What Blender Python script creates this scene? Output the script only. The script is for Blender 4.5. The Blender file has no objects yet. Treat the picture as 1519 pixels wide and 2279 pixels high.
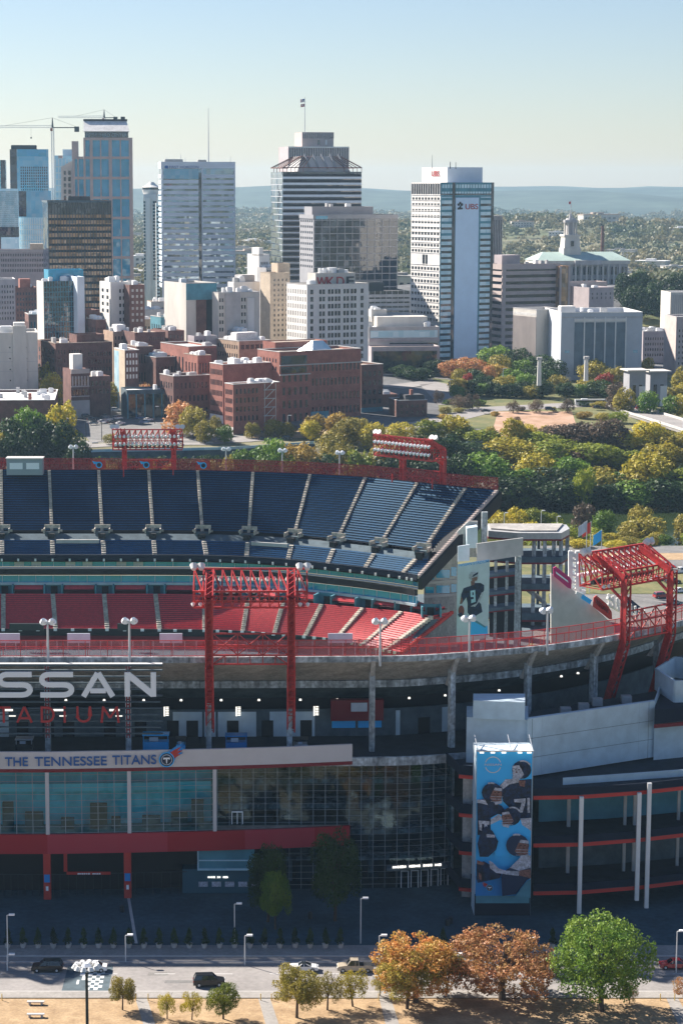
import bpy, math, random
import numpy as np
from math import radians, sin, cos, tan, atan, pi, sqrt
from mathutils import Vector, Matrix
random.seed(7); rng = np.random.default_rng(7)
scene = bpy.context.scene
COL = scene.collection
# ------------------------------------------------------------ camera
F, CX, CY, H = 4800.0, 600.0, 1139.5, 122.0
TH = atan((1139.5-413.0)/F)
cam_d = bpy.data.cameras.new('camera'); cam = bpy.data.objects.new('camera', cam_d); COL.objects.link(cam)
cam.location = (0, 0, H); cam.rotation_euler = (pi/2-TH, 0, 0)
cam_d.sensor_fit = 'VERTICAL'; cam_d.sensor_height = 36.0; cam_d.lens = F/2279.0*36.0
cam_d.shift_x = (759.5-CX)/2279.0
cam_d.clip_start = 1.0; cam_d.clip_end = 60000.0
scene.camera = cam
# ------------------------------------------------------------ sky, sun, exposure
SUN_EL = radians(35.0)
SX, SY = -0.78, 0.626                              # horizontal direction towards the sun
world = bpy.data.worlds.new('World'); scene.world = world; world.use_nodes = True
wn = world.node_tree.nodes; wl = world.node_tree.links
bg = wn['Background']; sky = wn.new('ShaderNodeTexSky'); sky.sky_type = 'NISHITA'
sky.sun_disc = False; sky.sun_elevation = SUN_EL; sky.sun_rotation = math.atan2(SX, SY)
sky.altitude = 200; sky.air_density = 1.0; sky.dust_density = 0.3; sky.ozone_density = 4.0
tintn = wn.new('ShaderNodeMix'); tintn.data_type = 'RGBA'; tintn.blend_type = 'MULTIPLY'; tintn.inputs[0].default_value = 1; tintn.inputs[7].default_value = (.92, .87, .90, 1)
wl.new(sky.outputs['Color'], tintn.inputs[6]); wl.new(tintn.outputs[2], bg.inputs['Color']); bg.inputs['Strength'].default_value = 0.052
sun_d = bpy.data.lights.new('sun', 'SUN'); sun_d.energy = 5.0; sun_d.angle = radians(0.5); sun_d.color = (1.0, 0.92, 0.82)
sun = bpy.data.objects.new('sun', sun_d); COL.objects.link(sun)
sd = Vector((SX*cos(SUN_EL), SY*cos(SUN_EL), sin(SUN_EL))).normalized()
sun.rotation_euler = sd.to_track_quat('Z', 'Y').to_euler(); sun.location = (-100, 100, 300)
scene.view_settings.view_transform = 'Standard'; scene.view_settings.look = 'None'
scene.view_settings.gamma = 1.0; scene.view_settings.exposure = 1.35
scene.cycles.max_bounces = 6; scene.cycles.diffuse_bounces = 2; scene.cycles.glossy_bounces = 3
scene.cycles.transparent_max_bounces = 12; scene.cycles.transmission_bounces = 4; scene.cycles.volume_bounces = 0
# ------------------------------------------------------------ picture geometry -> world
cT, sT = cos(TH), sin(TH)
def ray(u, v):
    a = (u-CX)/F; b = (CY-v)/F
    return Vector((a, cT+b*sT, -sT+b*cT))
def atY(u, v, Y):
    d = ray(u, v); t = Y/d.y; return Vector((d.x*t, Y, H+d.z*t))
def atZ(u, v, z):
    d = ray(u, v); t = (z-H)/d.z; return Vector((d.x*t, d.y*t, z))
def zY(v, Y): return atY(CX, v, Y).z
def XY(u, Y, z): return (u-CX)/F*(Y*cT-(z-H)*sT)
def smooth(a, b, x):
    t = min(1, max(0, (x-a)/(b-a))); return t*t*(3-2*t)
def lerp(a, b, t): return a+(b-a)*t
def pl(y, pts):
    if y <= pts[0][0]: return pts[0][1]
    for (a, za), (b, zb) in zip(pts, pts[1:]):
        if y <= b: return za+(zb-za)*(y-a)/(b-a)
    return pts[-1][1]
PROF = [(-20000, 0), (700, 0), (735, -1), (770, -9.5), (872, -9.5), (900, -5), (935, 6), (960, 8), (1000, 9), (1100, 12), (1300, 17), (1600, 22), (2000, 20), (2600, 12), (20000, 12)]
CAPX, CAPY = 219.0, 1660.0
def ground(x, y):
    z = pl(y, PROF)
    if y > 1380:
        r = math.hypot((x-CAPX)/1.3, y-CAPY); z += 26*(1-smooth(60, 260, r))
    if y > 2300:
        k = smooth(2300, 3200, y)
        z += k*(9*sin(x/310+1.3)*cos(y/520)+5*sin(x/140+y/330)+2)
        r = math.hypot((x-560)/520, (y-3650)/520); z += 40*math.exp(-r*r)
        r = math.hypot((x+350)/600, (y-4600)/700); z += 12*math.exp(-r*r)
        if y > 6000:
            k = smooth(6500, 9000, y)
            z += k*(97+12*sin(x/900+.6)+6*sin(x/370+2)+4*sin(x/160)+3*sin(x/75+y/200))*(0.80+0.2*sin(y/420+x/700))
    return z
# ------------------------------------------------------------ materials
MATS = {}
def mat(name, col, rough=0.8, metal=0.0, noise=0.0, nscale=0.3, bump=0.0, spec=0.35, col2=None, emit=None, alpha=1.0, coat=0.0, stretch=None, nscale2=None):
    if name in MATS: return MATS[name]
    m = bpy.data.materials.new(name); m.use_nodes = True; nt = m.node_tree; n = nt.nodes; l = nt.links
    p = n['Principled BSDF']; p.inputs['Roughness'].default_value = rough; p.inputs['Metallic'].default_value = metal
    p.inputs['Specular IOR Level'].default_value = spec; p.inputs['Coat Weight'].default_value = coat
    p.inputs['Base Color'].default_value = (*col, 1)
    if noise > 0 or col2 is not None:
        g = n.new('ShaderNodeNewGeometry'); src = g.outputs['Position']
        if stretch:
            mp = n.new('ShaderNodeMapping'); mp.inputs['Scale'].default_value = stretch; l.new(src, mp.inputs['Vector']); src = mp.outputs['Vector']
        t = n.new('ShaderNodeTexNoise'); t.inputs['Scale'].default_value = nscale; t.inputs['Detail'].default_value = 5; t.inputs['Roughness'].default_value = 0.62
        l.new(src, t.inputs['Vector'])
        r = n.new('ShaderNodeMapRange'); r.inputs[1].default_value = 0.36; r.inputs[2].default_value = 0.64; l.new(t.outputs['Fac'], r.inputs[0])
        mx = n.new('ShaderNodeMix'); mx.data_type = 'RGBA'
        c2 = col2 if col2 is not None else tuple(c*(1-noise) for c in col)
        mx.inputs[6].default_value = (*col, 1); mx.inputs[7].default_value = (*c2, 1)
        l.new(r.outputs[0], mx.inputs[0]); out = mx.outputs[2]
        if nscale2:
            t2 = n.new('ShaderNodeTexNoise'); t2.inputs['Scale'].default_value = nscale2; t2.inputs['Detail'].default_value = 3; l.new(g.outputs['Position'], t2.inputs['Vector'])
            r2 = n.new('ShaderNodeMapRange'); r2.inputs[1].default_value = 0.3; r2.inputs[2].default_value = 0.7; r2.inputs[3].default_value = 1-noise*0.7; r2.inputs[4].default_value = 1+noise*0.4; l.new(t2.outputs['Fac'], r2.inputs[0])
            mm = n.new('ShaderNodeMix'); mm.data_type = 'RGBA'; mm.blend_type = 'MULTIPLY'; mm.inputs[0].default_value = 1; l.new(out, mm.inputs[6]); l.new(r2.outputs[0], mm.inputs[7]); out = mm.outputs[2]
        l.new(out, p.inputs['Base Color'])
        if bump:
            b = n.new('ShaderNodeBump'); b.inputs['Strength'].default_value = bump; b.inputs['Distance'].default_value = 0.3
            l.new(t.outputs['Fac'], b.inputs['Height']); l.new(b.outputs[0], p.inputs['Normal'])
    if emit: p.inputs['Emission Color'].default_value = (*emit[0], 1); p.inputs['Emission Strength'].default_value = emit[1]
    if alpha < 1: p.inputs['Alpha'].default_value = alpha
    MATS[name] = m; return m
def glassmat(name, col, rough=0.06, spec=1.0, wob=0.05, wscale=0.12, col2=None, metal=0.0, band=2.0):
    """reflective facade glass with slightly uneven panes"""
    if name in MATS: return MATS[name]
    m = bpy.data.materials.new(name); m.use_nodes = True; nt = m.node_tree; n = nt.nodes; l = nt.links
    p = n['Principled BSDF']; p.inputs['Roughness'].default_value = rough; p.inputs['Specular IOR Level'].default_value = spec
    p.inputs['Metallic'].default_value = metal
    g = n.new('ShaderNodeNewGeometry')
    vo = n.new('ShaderNodeTexVoronoi'); vo.distance = 'CHEBYCHEV'; vo.inputs['Scale'].default_value = 0.33; vo.inputs['Randomness'].default_value = 0.25
    l.new(g.outputs['Position'], vo.inputs['Vector'])
    mx = n.new('ShaderNodeMix'); mx.data_type = 'RGBA'; mx.inputs[6].default_value = (*col, 1)
    mx.inputs[7].default_value = (*(col2 or tuple(c*0.45 for c in col)), 1)
    sp = n.new('ShaderNodeSeparateColor'); l.new(vo.outputs['Color'], sp.inputs[0]); l.new(sp.outputs[0], mx.inputs[0]); l.new(mx.outputs[2], p.inputs['Base Color'])
    t = n.new('ShaderNodeTexNoise'); t.inputs['Scale'].default_value = wscale; t.inputs['Detail'].default_value = 2; l.new(g.outputs['Position'], t.inputs['Vector'])
    s1 = n.new('ShaderNodeVectorMath'); s1.operation = 'SUBTRACT'; s1.inputs[1].default_value = (.5, .5, .5); l.new(t.outputs['Color'], s1.inputs[0])
    s0 = n.new('ShaderNodeVectorMath'); s0.operation = 'SUBTRACT'; s0.inputs[1].default_value = (.5, .5, .5); l.new(vo.outputs['Color'], s0.inputs[0])
    s2 = n.new('ShaderNodeVectorMath'); s2.operation = 'SCALE'; s2.inputs['Scale'].default_value = wob*2; l.new(s1.outputs[0], s2.inputs[0])
    s3 = n.new('ShaderNodeVectorMath'); s3.operation = 'SCALE'; s3.inputs['Scale'].default_value = wob*0.5; l.new(s0.outputs[0], s3.inputs[0])
    a = n.new('ShaderNodeVectorMath'); l.new(s2.outputs[0], a.inputs[0]); l.new(s3.outputs[0], a.inputs[1])
    b = n.new('ShaderNodeVectorMath'); l.new(a.outputs[0], b.inputs[0]); l.new(g.outputs['Normal'], b.inputs[1])
    c = n.new('ShaderNodeVectorMath'); c.operation = 'NORMALIZE'; l.new(b.outputs[0], c.inputs[0]); l.new(c.outputs[0], p.inputs['Normal'])
    MATS[name] = m; return m
def seeglass(name, tint, k=0.25):
    m = bpy.data.materials.new(name); m.use_nodes = True; nt = m.node_tree; n = nt.nodes; l = nt.links
    n.remove(n['Principled BSDF']); o = n['Material Output']
    t = n.new('ShaderNodeBsdfTransparent'); t.inputs[0].default_value = (*tint, 1)
    g = n.new('ShaderNodeBsdfGlossy'); g.inputs['Roughness'].default_value = 0.05; g.inputs[0].default_value = (0.55, 0.8, 0.9, 1)
    ge = n.new('ShaderNodeNewGeometry'); tx = n.new('ShaderNodeTexNoise'); tx.inputs['Scale'].default_value = 0.25; l.new(ge.outputs['Position'], tx.inputs['Vector'])
    s1 = n.new('ShaderNodeVectorMath'); s1.operation = 'SUBTRACT'; s1.inputs[1].default_value = (.5, .5, .5); l.new(tx.outputs['Color'], s1.inputs[0])
    s2 = n.new('ShaderNodeVectorMath'); s2.operation = 'SCALE'; s2.inputs['Scale'].default_value = 0.12; l.new(s1.outputs[0], s2.inputs[0])
    b = n.new('ShaderNodeVectorMath'); l.new(s2.outputs[0], b.inputs[0]); l.new(ge.outputs['Normal'], b.inputs[1])
    c = n.new('ShaderNodeVectorMath'); c.operation = 'NORMALIZE'; l.new(b.outputs[0], c.inputs[0]); l.new(c.outputs[0], g.inputs['Normal'])
    x = n.new('ShaderNodeMixShader'); x.inputs[0].default_value = k; l.new(t.outputs[0], x.inputs[1]); l.new(g.outputs[0], x.inputs[2]); l.new(x.outputs[0], o.inputs['Surface'])
    MATS[name] = m; return m
def meshmat(name, col, cover=0.5):
    m = bpy.data.materials.new(name); m.use_nodes = True; nt = m.node_tree; n = nt.nodes; l = nt.links
    p = n['Principled BSDF']; p.inputs['Base Color'].default_value = (*col, 1); p.inputs['Roughness'].default_value = 0.6; p.inputs['Alpha'].default_value = cover
    MATS[name] = m; return m
def leafmat(name, c1, c2, nscale=0.25):
    m = bpy.data.materials.new(name); m.use_nodes = True; nt = m.node_tree; n = nt.nodes; l = nt.links
    p = n['Principled BSDF']; p.inputs['Roughness'].default_value = 0.55; p.inputs['Specular IOR Level'].default_value = 0.25
    g = n.new('ShaderNodeNewGeometry'); t = n.new('ShaderNodeTexNoise'); t.inputs['Scale'].default_value = nscale; t.inputs['Detail'].default_value = 4; l.new(g.outputs['Position'], t.inputs['Vector'])
    r = n.new('ShaderNodeMapRange'); r.inputs[1].default_value = 0.35; r.inputs[2].default_value = 0.65; l.new(t.outputs['Fac'], r.inputs[0])
    mx = n.new('ShaderNodeMix'); mx.data_type = 'RGBA'; mx.inputs[6].default_value = (*c1, 1); mx.inputs[7].default_value = (*c2, 1); l.new(r.outputs[0], mx.inputs[0])
    oi = n.new('ShaderNodeObjectInfo'); r2 = n.new('ShaderNodeMapRange'); r2.inputs[3].default_value = 0.72; r2.inputs[4].default_value = 1.25; l.new(oi.outputs['Random'], r2.inputs[0])
    mm = n.new('ShaderNodeMix'); mm.data_type = 'RGBA'; mm.blend_type = 'MULTIPLY'; mm.inputs[0].default_value = 1; l.new(mx.outputs[2], mm.inputs[6]); l.new(r2.outputs[0], mm.inputs[7])
    l.new(mm.outputs[2], p.inputs['Base Color'])
    tr = n.new('ShaderNodeBsdfTranslucent'); l.new(mm.outputs[2], tr.inputs[0])
    x = n.new('ShaderNodeMixShader'); x.inputs[0].default_value = 0.3; l.new(p.outputs[0], x.inputs[1]); l.new(tr.outputs[0], x.inputs[2]); l.new(x.outputs[0], n['Material Output'].inputs['Surface'])
    MATS[name] = m; return m
M = mat
# setting
M('asphalt', (.20,.195,.19), .9, noise=.25, nscale=.15, nscale2=1.5, bump=.1)
M('road_pale', (.30,.28,.27), .9, noise=.2, nscale=.1, nscale2=1.2, bump=.1)
M('pavement', (.33,.31,.29), .9, noise=.2, nscale=.3, nscale2=2)
M('plaza', (.045,.095,.125), .85, noise=.35, nscale=.12, nscale2=1)  # dark teal of the stadium's shade put into the base colour
M('city_ground', (.14,.14,.145), .9, noise=.35, nscale=.03, nscale2=.3)
M('dry_grass', (.44,.31,.18), .95, col2=(.30,.20,.11), nscale=.35, noise=.3, nscale2=2.5, bump=.3)
M('park_grass', (.09,.11,.035), .95, col2=(.19,.17,.07), nscale=.08, noise=.3, nscale2=.8)
M('park_brown', (.48,.31,.22), .95, col2=(.33,.2,.12), nscale=.1, noise=.3, nscale2=.8)
M('field_grass', (.12,.28,.06), .9, noise=.2, nscale=.1)
M('hill_forest', (.02,.04,.03), .95, col2=(.055,.085,.065), nscale=.0035, noise=.4, nscale2=.012)
M('mullion', (.30,.35,.38), .5)
M('far_ground', (.09,.11,.045), .95, col2=(.22,.19,.11), nscale=.005, noise=.4, nscale2=.03)
M('river', (.035,.055,.02), .12, spec=.5, noise=.4, nscale=.02, bump=0.0)
M('white_paint', (.75,.75,.73), .7); M('yellow_paint', (.6,.42,.08), .7)
# generic
M('concrete', (.55,.53,.51), .9, noise=.35, nscale=.5, stretch=(1,1,.25), nscale2=2)
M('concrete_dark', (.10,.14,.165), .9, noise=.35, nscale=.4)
M('concrete_light', (.55,.53,.51), .9, noise=.18, nscale=.3)
M('stain_concrete', (.60,.66,.70), .9, noise=.65, nscale=.7, stretch=(1,1,.12), nscale2=1.5)
M('roof_white', (.82,.80,.77), .8, noise=.22, nscale=.25, nscale2=1.2)
M('roof_grey', (.42,.40,.38), .9, noise=.35, nscale=.2, nscale2=1)
M('roof_tan', (.46,.36,.29), .9, noise=.3, nscale=.2, nscale2=1)
M('roof_dark', (.07,.07,.08), .9, noise=.3, nscale=.3)
M('hvac', (.50,.50,.50), .5, metal=.2, noise=.2, nscale=1)
M('hvac_white', (.8,.8,.8), .6)
M('steel', (.55,.57,.6), .45, metal=.4); M('dark_metal', (.04,.045,.05), .5, metal=.3)
M('pole', (.6,.62,.64), .5, metal=.2)
M('white', (.78,.77,.75), .7, noise=.1, nscale=.2)
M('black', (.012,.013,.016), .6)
M('lamp_glow', (1,.97,.9), .5, emit=((1,.95,.85), .5))
M('ticket_dark', (.03,.10,.14), .6)
M('lamp_glass', (.85,.87,.9), .3)
# facades
M('brick_red', (.37,.145,.11), .9, noise=.3, nscale=.35, nscale2=2.5)
M('brick_brown', (.20,.10,.085), .9, noise=.35, nscale=.3, nscale2=2.5)
M('brick_tan', (.48,.33,.235), .9, noise=.25, nscale=.3, nscale2=2)
M('stone_tan', (.60,.49,.37), .9, noise=.2, nscale=.2, nscale2=1.5)
M('stone_pink', (.52,.43,.40), .9, noise=.15, nscale=.2)
M('stone_white', (.80,.77,.73), .85, noise=.14, nscale=.2, stretch=(1,1,.3))
M('stone_cream', (.66,.62,.56), .9, noise=.18, nscale=.15, stretch=(1,1,.3))
M('stone_grey', (.52,.50,.49), .9, noise=.25, nscale=.15)
M('stone_lilac', (.46,.40,.41), .9, noise=.2, nscale=.2)
M('courts_stone', (.50,.53,.58), .85, noise=.12, nscale=.15)
M('panel_blue', (.62,.80,.98), .7, noise=.08, nscale=.1)
M('precast', (.68,.76,.84), .8, noise=.1, nscale=.1)  # blue cast of shaded fronts put into the base colour
M('teal_paint_and_shade', (.10,.30,.38), .8, noise=.3, nscale=.2)  # teal paint, also used as painted shade on a wall and in gaps
M('copper_roof', (.42,.54,.49), .7, noise=.2, nscale=.1)
glassmat('glass_dark', (.012,.018,.03), .06, spec=.9)
glassmat('glass_window', (.02,.025,.035), .15, spec=.6, wob=.1)
glassmat('glass_teal', (.0,.26,.42), .08, spec=1.0, col2=(.01,.30,.52), wob=.06)
glassmat('glass_blue', (.10,.38,.55), .10, spec=1.0, col2=(.2,.42,.55), wob=.08)
glassmat('glass_pale', (.35,.60,.72), .15, spec=1.0, col2=(.6,.78,.86), wob=.1)
glassmat('glass_bronze', (.10,.055,.03), .08, spec=1.0, col2=(.55,.29,.13), wob=.12)
glassmat('glass_navy', (.008,.02,.045), .05, spec=1.0, wob=.07)
glassmat('glass_mirror', (.25,.32,.38), .05, spec=1.0, metal=.85, wob=.10, wscale=.05, col2=(.16,.22,.27))
seeglass('curtain_glass', (.20,.66,.76), .04); seeglass('curtain_glass_clear', (.30,.42,.47), .06); seeglass('rail_glass', (.6,.8,.85), .1)
M('stone_slate', (.33,.33,.35), .85, noise=.15, nscale=.2)
M('slab_blue', (.10,.15,.19), .8, noise=.3, nscale=.4)
# stadium
M('red_steel', (.62,.045,.045), .5, noise=.4, nscale=.8, spec=.4, nscale2=4)
M('red_panel', (.38,.012,.022), .55); M('red_panel_light', (.44,.035,.055), .55)
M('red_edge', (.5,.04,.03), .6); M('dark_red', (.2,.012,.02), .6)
M('white_panel', (.62,.58,.58), .5, noise=.06, nscale=.4)
M('seat_blue', (.002,.05,.15), .34, noise=.4, nscale=1.6, spec=1.0, nscale2=.25)
MATS['seat_blue'].node_tree.nodes['Principled BSDF'].inputs['Specular Tint'].default_value = (.35, .75, 1, 1)
M('seat_red', (.74,.045,.055), .45, noise=.25, nscale=1.2, spec=.6)
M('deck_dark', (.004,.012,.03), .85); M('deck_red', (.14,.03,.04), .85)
M('aisle', (.62,.56,.48), .9, noise=.5, nscale=1.1)
M('text_blue', (.01,.10,.34), .5); M('text_red', (.42,.025,.03), .5); M('text_white', (.9,.92,.94), .5)
M('grey_wall', (.58,.70,.77), .85, noise=.16, nscale=.08, nscale2=.5)
M('floor_dark', (.03,.045,.06), .9, noise=.3, nscale=.5)
meshmat('red_mesh', (.75,.12,.12), .42); meshmat('red_mesh_far', (.5,.03,.04), .55)
M('banner_white', (.60,.66,.74), .6, noise=.12, nscale=.4)
M('banner_blue', (.02,.24,.60), .5); M('banner_navy', (.008,.035,.11), .5, noise=.85, nscale=1.1, nscale2=5); M('banner_sky', (.04,.48,.95), .5)
M('banner_skin', (.30,.14,.11), .6, noise=.6, nscale=3); M('banner_pale', (.62,.64,.74), .5, noise=.5, nscale=2, nscale2=6); M('banner_dark', (.012,.03,.08), .5)
M('banner_pink', (.55,.03,.16), .5); M('ball_brown', (.2,.05,.04), .5)
M('bark', (.10,.07,.05), .9, noise=.3, nscale=3); M('rubber', (.012,.012,.012), .8)
leafmat('leaf_dark', (.016,.040,.012), (.045,.085,.018)); leafmat('leaf_green', (.07,.15,.018), (.17,.26,.03))
leafmat('leaf_lime', (.34,.36,.03), (.14,.20,.02)); leafmat('leaf_yellow', (.58,.46,.04), (.30,.28,.03))
leafmat('leaf_gold', (.52,.34,.06), (.26,.19,.04)); leafmat('leaf_olive', (.22,.20,.03), (.40,.32,.06))
leafmat('leaf_rust', (.62,.27,.12), (.42,.26,.09), .5); leafmat('leaf_brown', (.15,.10,.065), (.10,.075,.05)); leafmat('leaf_red', (.40,.04,.03), (.25,.05,.03))
leafmat('leaf_spring', (.10,.20,.025), (.22,.31,.04), .4)
leafmat('leaf_amber', (.66,.27,.08), (.36,.30,.06), .45)
M('slot_glass', (.13,.19,.25), .35, noise=.3, nscale=.2)
leafmat('far_leaf', (.06,.085,.035), (.19,.155,.07), .010)
# ------------------------------------------------------------ mesh building
class MB:
    def __init__(s): s.v = []; s.f = []
    def poly(s, pts, flip=False):
        i = len(s.v); s.v += [tuple(p) for p in pts]; idx = list(range(i, i+len(pts)))
        s.f.append(idx[::-1] if flip else idx)
    def box(s, x0, x1, y0, y1, z0, z1):
        i = len(s.v); s.v += [(x0,y0,z0),(x1,y0,z0),(x1,y1,z0),(x0,y1,z0),(x0,y0,z1),(x1,y0,z1),(x1,y1,z1),(x0,y1,z1)]
        for q in ((0,3,2,1),(4,5,6,7),(0,1,5,4),(1,2,6,5),(2,3,7,6),(3,0,4,7)): s.f.append([i+k for k in q])
    def hexa(s, a):
        i = len(s.v); s.v += [tuple(p) for p in a]
        for q in ((0,3,2,1),(4,5,6,7),(0,1,5,4),(1,2,6,5),(2,3,7,6),(3,0,4,7)): s.f.append([i+k for k in q])
    def bar(s, p, q, w, h=None, n=4):
        p = Vector(p); q = Vector(q); d = (q-p)
        if d.length < 1e-6: return
        d.normalize(); up = Vector((0,0,1)) if abs(d.z) < .95 else Vector((0,1,0))
        a = d.cross(up).normalized(); b = a.cross(d).normalized(); h = h or w; i = len(s.v)
        if n == 4: offs = [(-w/2,-h/2),(w/2,-h/2),(w/2,h/2),(-w/2,h/2)]
        else: offs = [(w/2*cos(2*pi*k/n), h/2*sin(2*pi*k/n)) for k in range(n)]
        for e in (p, q):
            for (x, y) in offs: s.v.append(tuple(e+a*x+b*y))
        for k in range(n): s.f.append([i+k, i+(k+1)%n, i+n+(k+1)%n, i+n+k])
        s.f.append([i+k for k in range(n)][::-1]); s.f.append([i+n+k for k in range(n)])
    def cone(s, p, q, r0, r1, n=8):
        p = Vector(p); q = Vector(q); d = (q-p).normalized(); up = Vector((0,0,1)) if abs(d.z) < .95 else Vector((0,1,0))
        a = d.cross(up).normalized(); b = a.cross(d).normalized(); i = len(s.v)
        for e, r in ((p, r0), (q, r1)):
            for k in range(n): s.v.append(tuple(e+a*r*cos(2*pi*k/n)+b*r*sin(2*pi*k/n)))
        for k in range(n): s.f.append([i+k, i+(k+1)%n, i+n+(k+1)%n, i+n+k])
        s.f.append([i+k for k in range(n)][::-1]); s.f.append([i+n+k for k in range(n)])
    def prism(s, pts, z0, z1):
        n = len(pts); i = len(s.v); s.v += [(x,y,z0) for x,y in pts]+[(x,y,z1) for x,y in pts]
        s.f.append([i+k for k in range(n)][::-1]); s.f.append([i+n+k for k in range(n)])
        for k in range(n): s.f.append([i+k, i+(k+1)%n, i+n+(k+1)%n, i+n+k])
    def plate(s, pts2, o, ax, az, t):
        """outline (x,z) pairs standing on origin o, along ax / az, with thickness t towards the front"""
        o = Vector(o); ax = Vector(ax); az = Vector(az); nn = ax.cross(az).normalized()*t; i = len(s.v); n = len(pts2)
        for off in (Vector((0,0,0)), nn):
            for (x, z) in pts2: s.v.append(tuple(o+ax*x+az*z+off))
        s.f.append([i+k for k in range(n)][::-1]); s.f.append([i+n+k for k in range(n)])
        for k in range(n): s.f.append([i+k, i+(k+1)%n, i+n+(k+1)%n, i+n+k])
    def strip(s, a, b):
        """quads between two polylines"""
        for k in range(len(a)-1): s.poly([a[k], a[k+1], b[k+1], b[k]])
    def mesh(s, name, m, off=None):
        me = bpy.data.meshes.new(name); v = s.v
        if off is not None: v = [(x-off[0], y-off[1], z-off[2]) for x,y,z in v]
        me.from_pydata(v, [], s.f)
        if m: me.materials.append(MATS[m] if isinstance(m, str) else m)
        return me
    def build(s, name, m, parent=None, off=None, **kw):
        if not s.f: return None
        o = bpy.data.objects.new(name, s.mesh(name, m, off)); COL.objects.link(o)
        if parent is not None: o.parent = parent
        for k, val in kw.items(): o[k] = val
        return o
def tag(o, label=None, cat=None, group=None, kind=None):
    if label: o['label'] = label
    if cat: o['category'] = cat
    if group: o['group'] = group
    if kind: o['kind'] = kind
    return o
def thing(name, label, cat, loc=(0,0,0), rz=0, group=None):
    o = bpy.data.objects.new(name, None); COL.objects.link(o); o.location = loc; o.rotation_euler = (0,0,rz); o.empty_display_size = 1
    return tag(o, label, cat, group)
def copy_tree(o, parent=None):
    c = o.copy(); COL.objects.link(c); c.parent = parent
    for ch in list(o.children):
        if ch.name in CHILD: copy_tree(ch, c)
    return c
CHILD = bpy.data.objects
def wpart(root, mb, name, m, **kw):          # part given in world coordinates under an unrotated thing
    return mb.build(name, m, root, off=root.location, **kw)
def npmesh(name, v, f, m):
    me = bpy.data.meshes.new(name); nv, nf = len(v), len(f); k = f.shape[1]
    me.vertices.add(nv); me.vertices.foreach_set('co', np.asarray(v, np.float32).ravel())
    me.loops.add(nf*k); me.loops.foreach_set('vertex_index', np.asarray(f, np.int32).ravel())
    me.polygons.add(nf); me.polygons.foreach_set('loop_start', np.arange(0, nf*k, k, dtype=np.int32)); me.polygons.foreach_set('loop_total', np.full(nf, k, np.int32))
    me.update(calc_edges=True)
    if m: me.materials.append(MATS[m] if isinstance(m, str) else m)
    return me
ORD = ['first','second','third','fourth','fifth','sixth','seventh','eighth','ninth','tenth','eleventh','twelfth','thirteenth','fourteenth','fifteenth','sixteenth','seventeenth','eighteenth','nineteenth','twentieth',
 'twenty-first','twenty-second','twenty-third','twenty-fourth','twenty-fifth','twenty-sixth','twenty-seventh','twenty-eighth','twenty-ninth','thirtieth']+['thirty-'+w for w in ('first','second','third','fourth','fifth','sixth','seventh','eighth','ninth')]+['fortieth']
def text_mb(txt, size, depth=0.15, bold=0.0, sx=1.0, space=1.0):
    c = bpy.data.curves.new('lettering', 'FONT'); c.body = txt; c.size = size; c.extrude = depth; c.offset = bold; c.space_character = space
    o = bpy.data.objects.new('lettering', c); COL.objects.link(o); dg = bpy.context.evaluated_depsgraph_get(); dg.update()
    me = bpy.data.meshes.new_from_object(o.evaluated_get(dg)); bpy.data.objects.remove(o); bpy.data.curves.remove(c)
    mb = MB(); mb.v = [(p.co.x*sx, -p.co.z, p.co.y) for p in me.vertices]; mb.f = [list(p.vertices) for p in me.polygons]; bpy.data.meshes.remove(me)
    xs = [p[0] for p in mb.v]; x0 = min(xs); mb.w = max(xs)-x0; mb.h = max(p[2] for p in mb.v); mb.v = [(x-x0, y, z) for x,y,z in mb.v]
    return mb
def place_mb(mb, o, ax, az=(0,0,1)):
    """move lettering standing in x,z onto origin o with axis ax"""
    o = Vector(o); ax = Vector(ax).normalized(); az = Vector(az).normalized(); ay = az.cross(ax)
    mb.v = [tuple(o+ax*x+ay*y+az*z) for x,y,z in mb.v]; return mb
M('leaf_litter', (.06,.065,.025), .95, col2=(.11,.085,.04), nscale=.2, noise=.3, nscale2=1.5)
# ============================================================ TERRAIN
def sheet(name, pts, z_fn, m, step=None, kind='structure'):
    """flat strip polygon list of (x,y) quads draped on the ground"""
    pass
def ground_grid(name, xs, ys, zf, m):
    nx, ny = len(xs), len(ys); v = np.zeros((nx*ny, 3)); k = 0
    for y in ys:
        for x in xs: v[k] = (x, y, zf(x, y)); k += 1
    f = []
    for j in range(ny-1):
        for i in range(nx-1):
            a = j*nx+i; f.append((a, a+1, a+nx+1, a+nx))
    o = bpy.data.objects.new(name, npmesh(name, v, np.array(f), m)); COL.objects.link(o); o['kind'] = 'structure'
    for p in o.data.polygons: p.use_smooth = True
    return o
xs = sorted(set([-7000,-5000,-4000,-3000,-2200]+list(range(-1800,1801,60))+[2200,3000,4000,5000,7000]))
ys = sorted(set([-7000,-4000,-2500,-1000,0,300,500,700,735,770,872,900,935,960,1000,1050,1100,1150,1200,1250,1300]+list(range(1350,2000,50))+list(range(2000,2600,75))+list(range(2600,6500,110))+list(range(6500,10000,200))+[10400]))
YH = max(y for y in ys if y <= 6500)
ground_grid('ground', xs, [y for y in ys if y <= YH], ground, 'far_ground'); ground_grid('hills', xs, [y for y in ys if y >= YH], ground, 'hill_forest')
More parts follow.
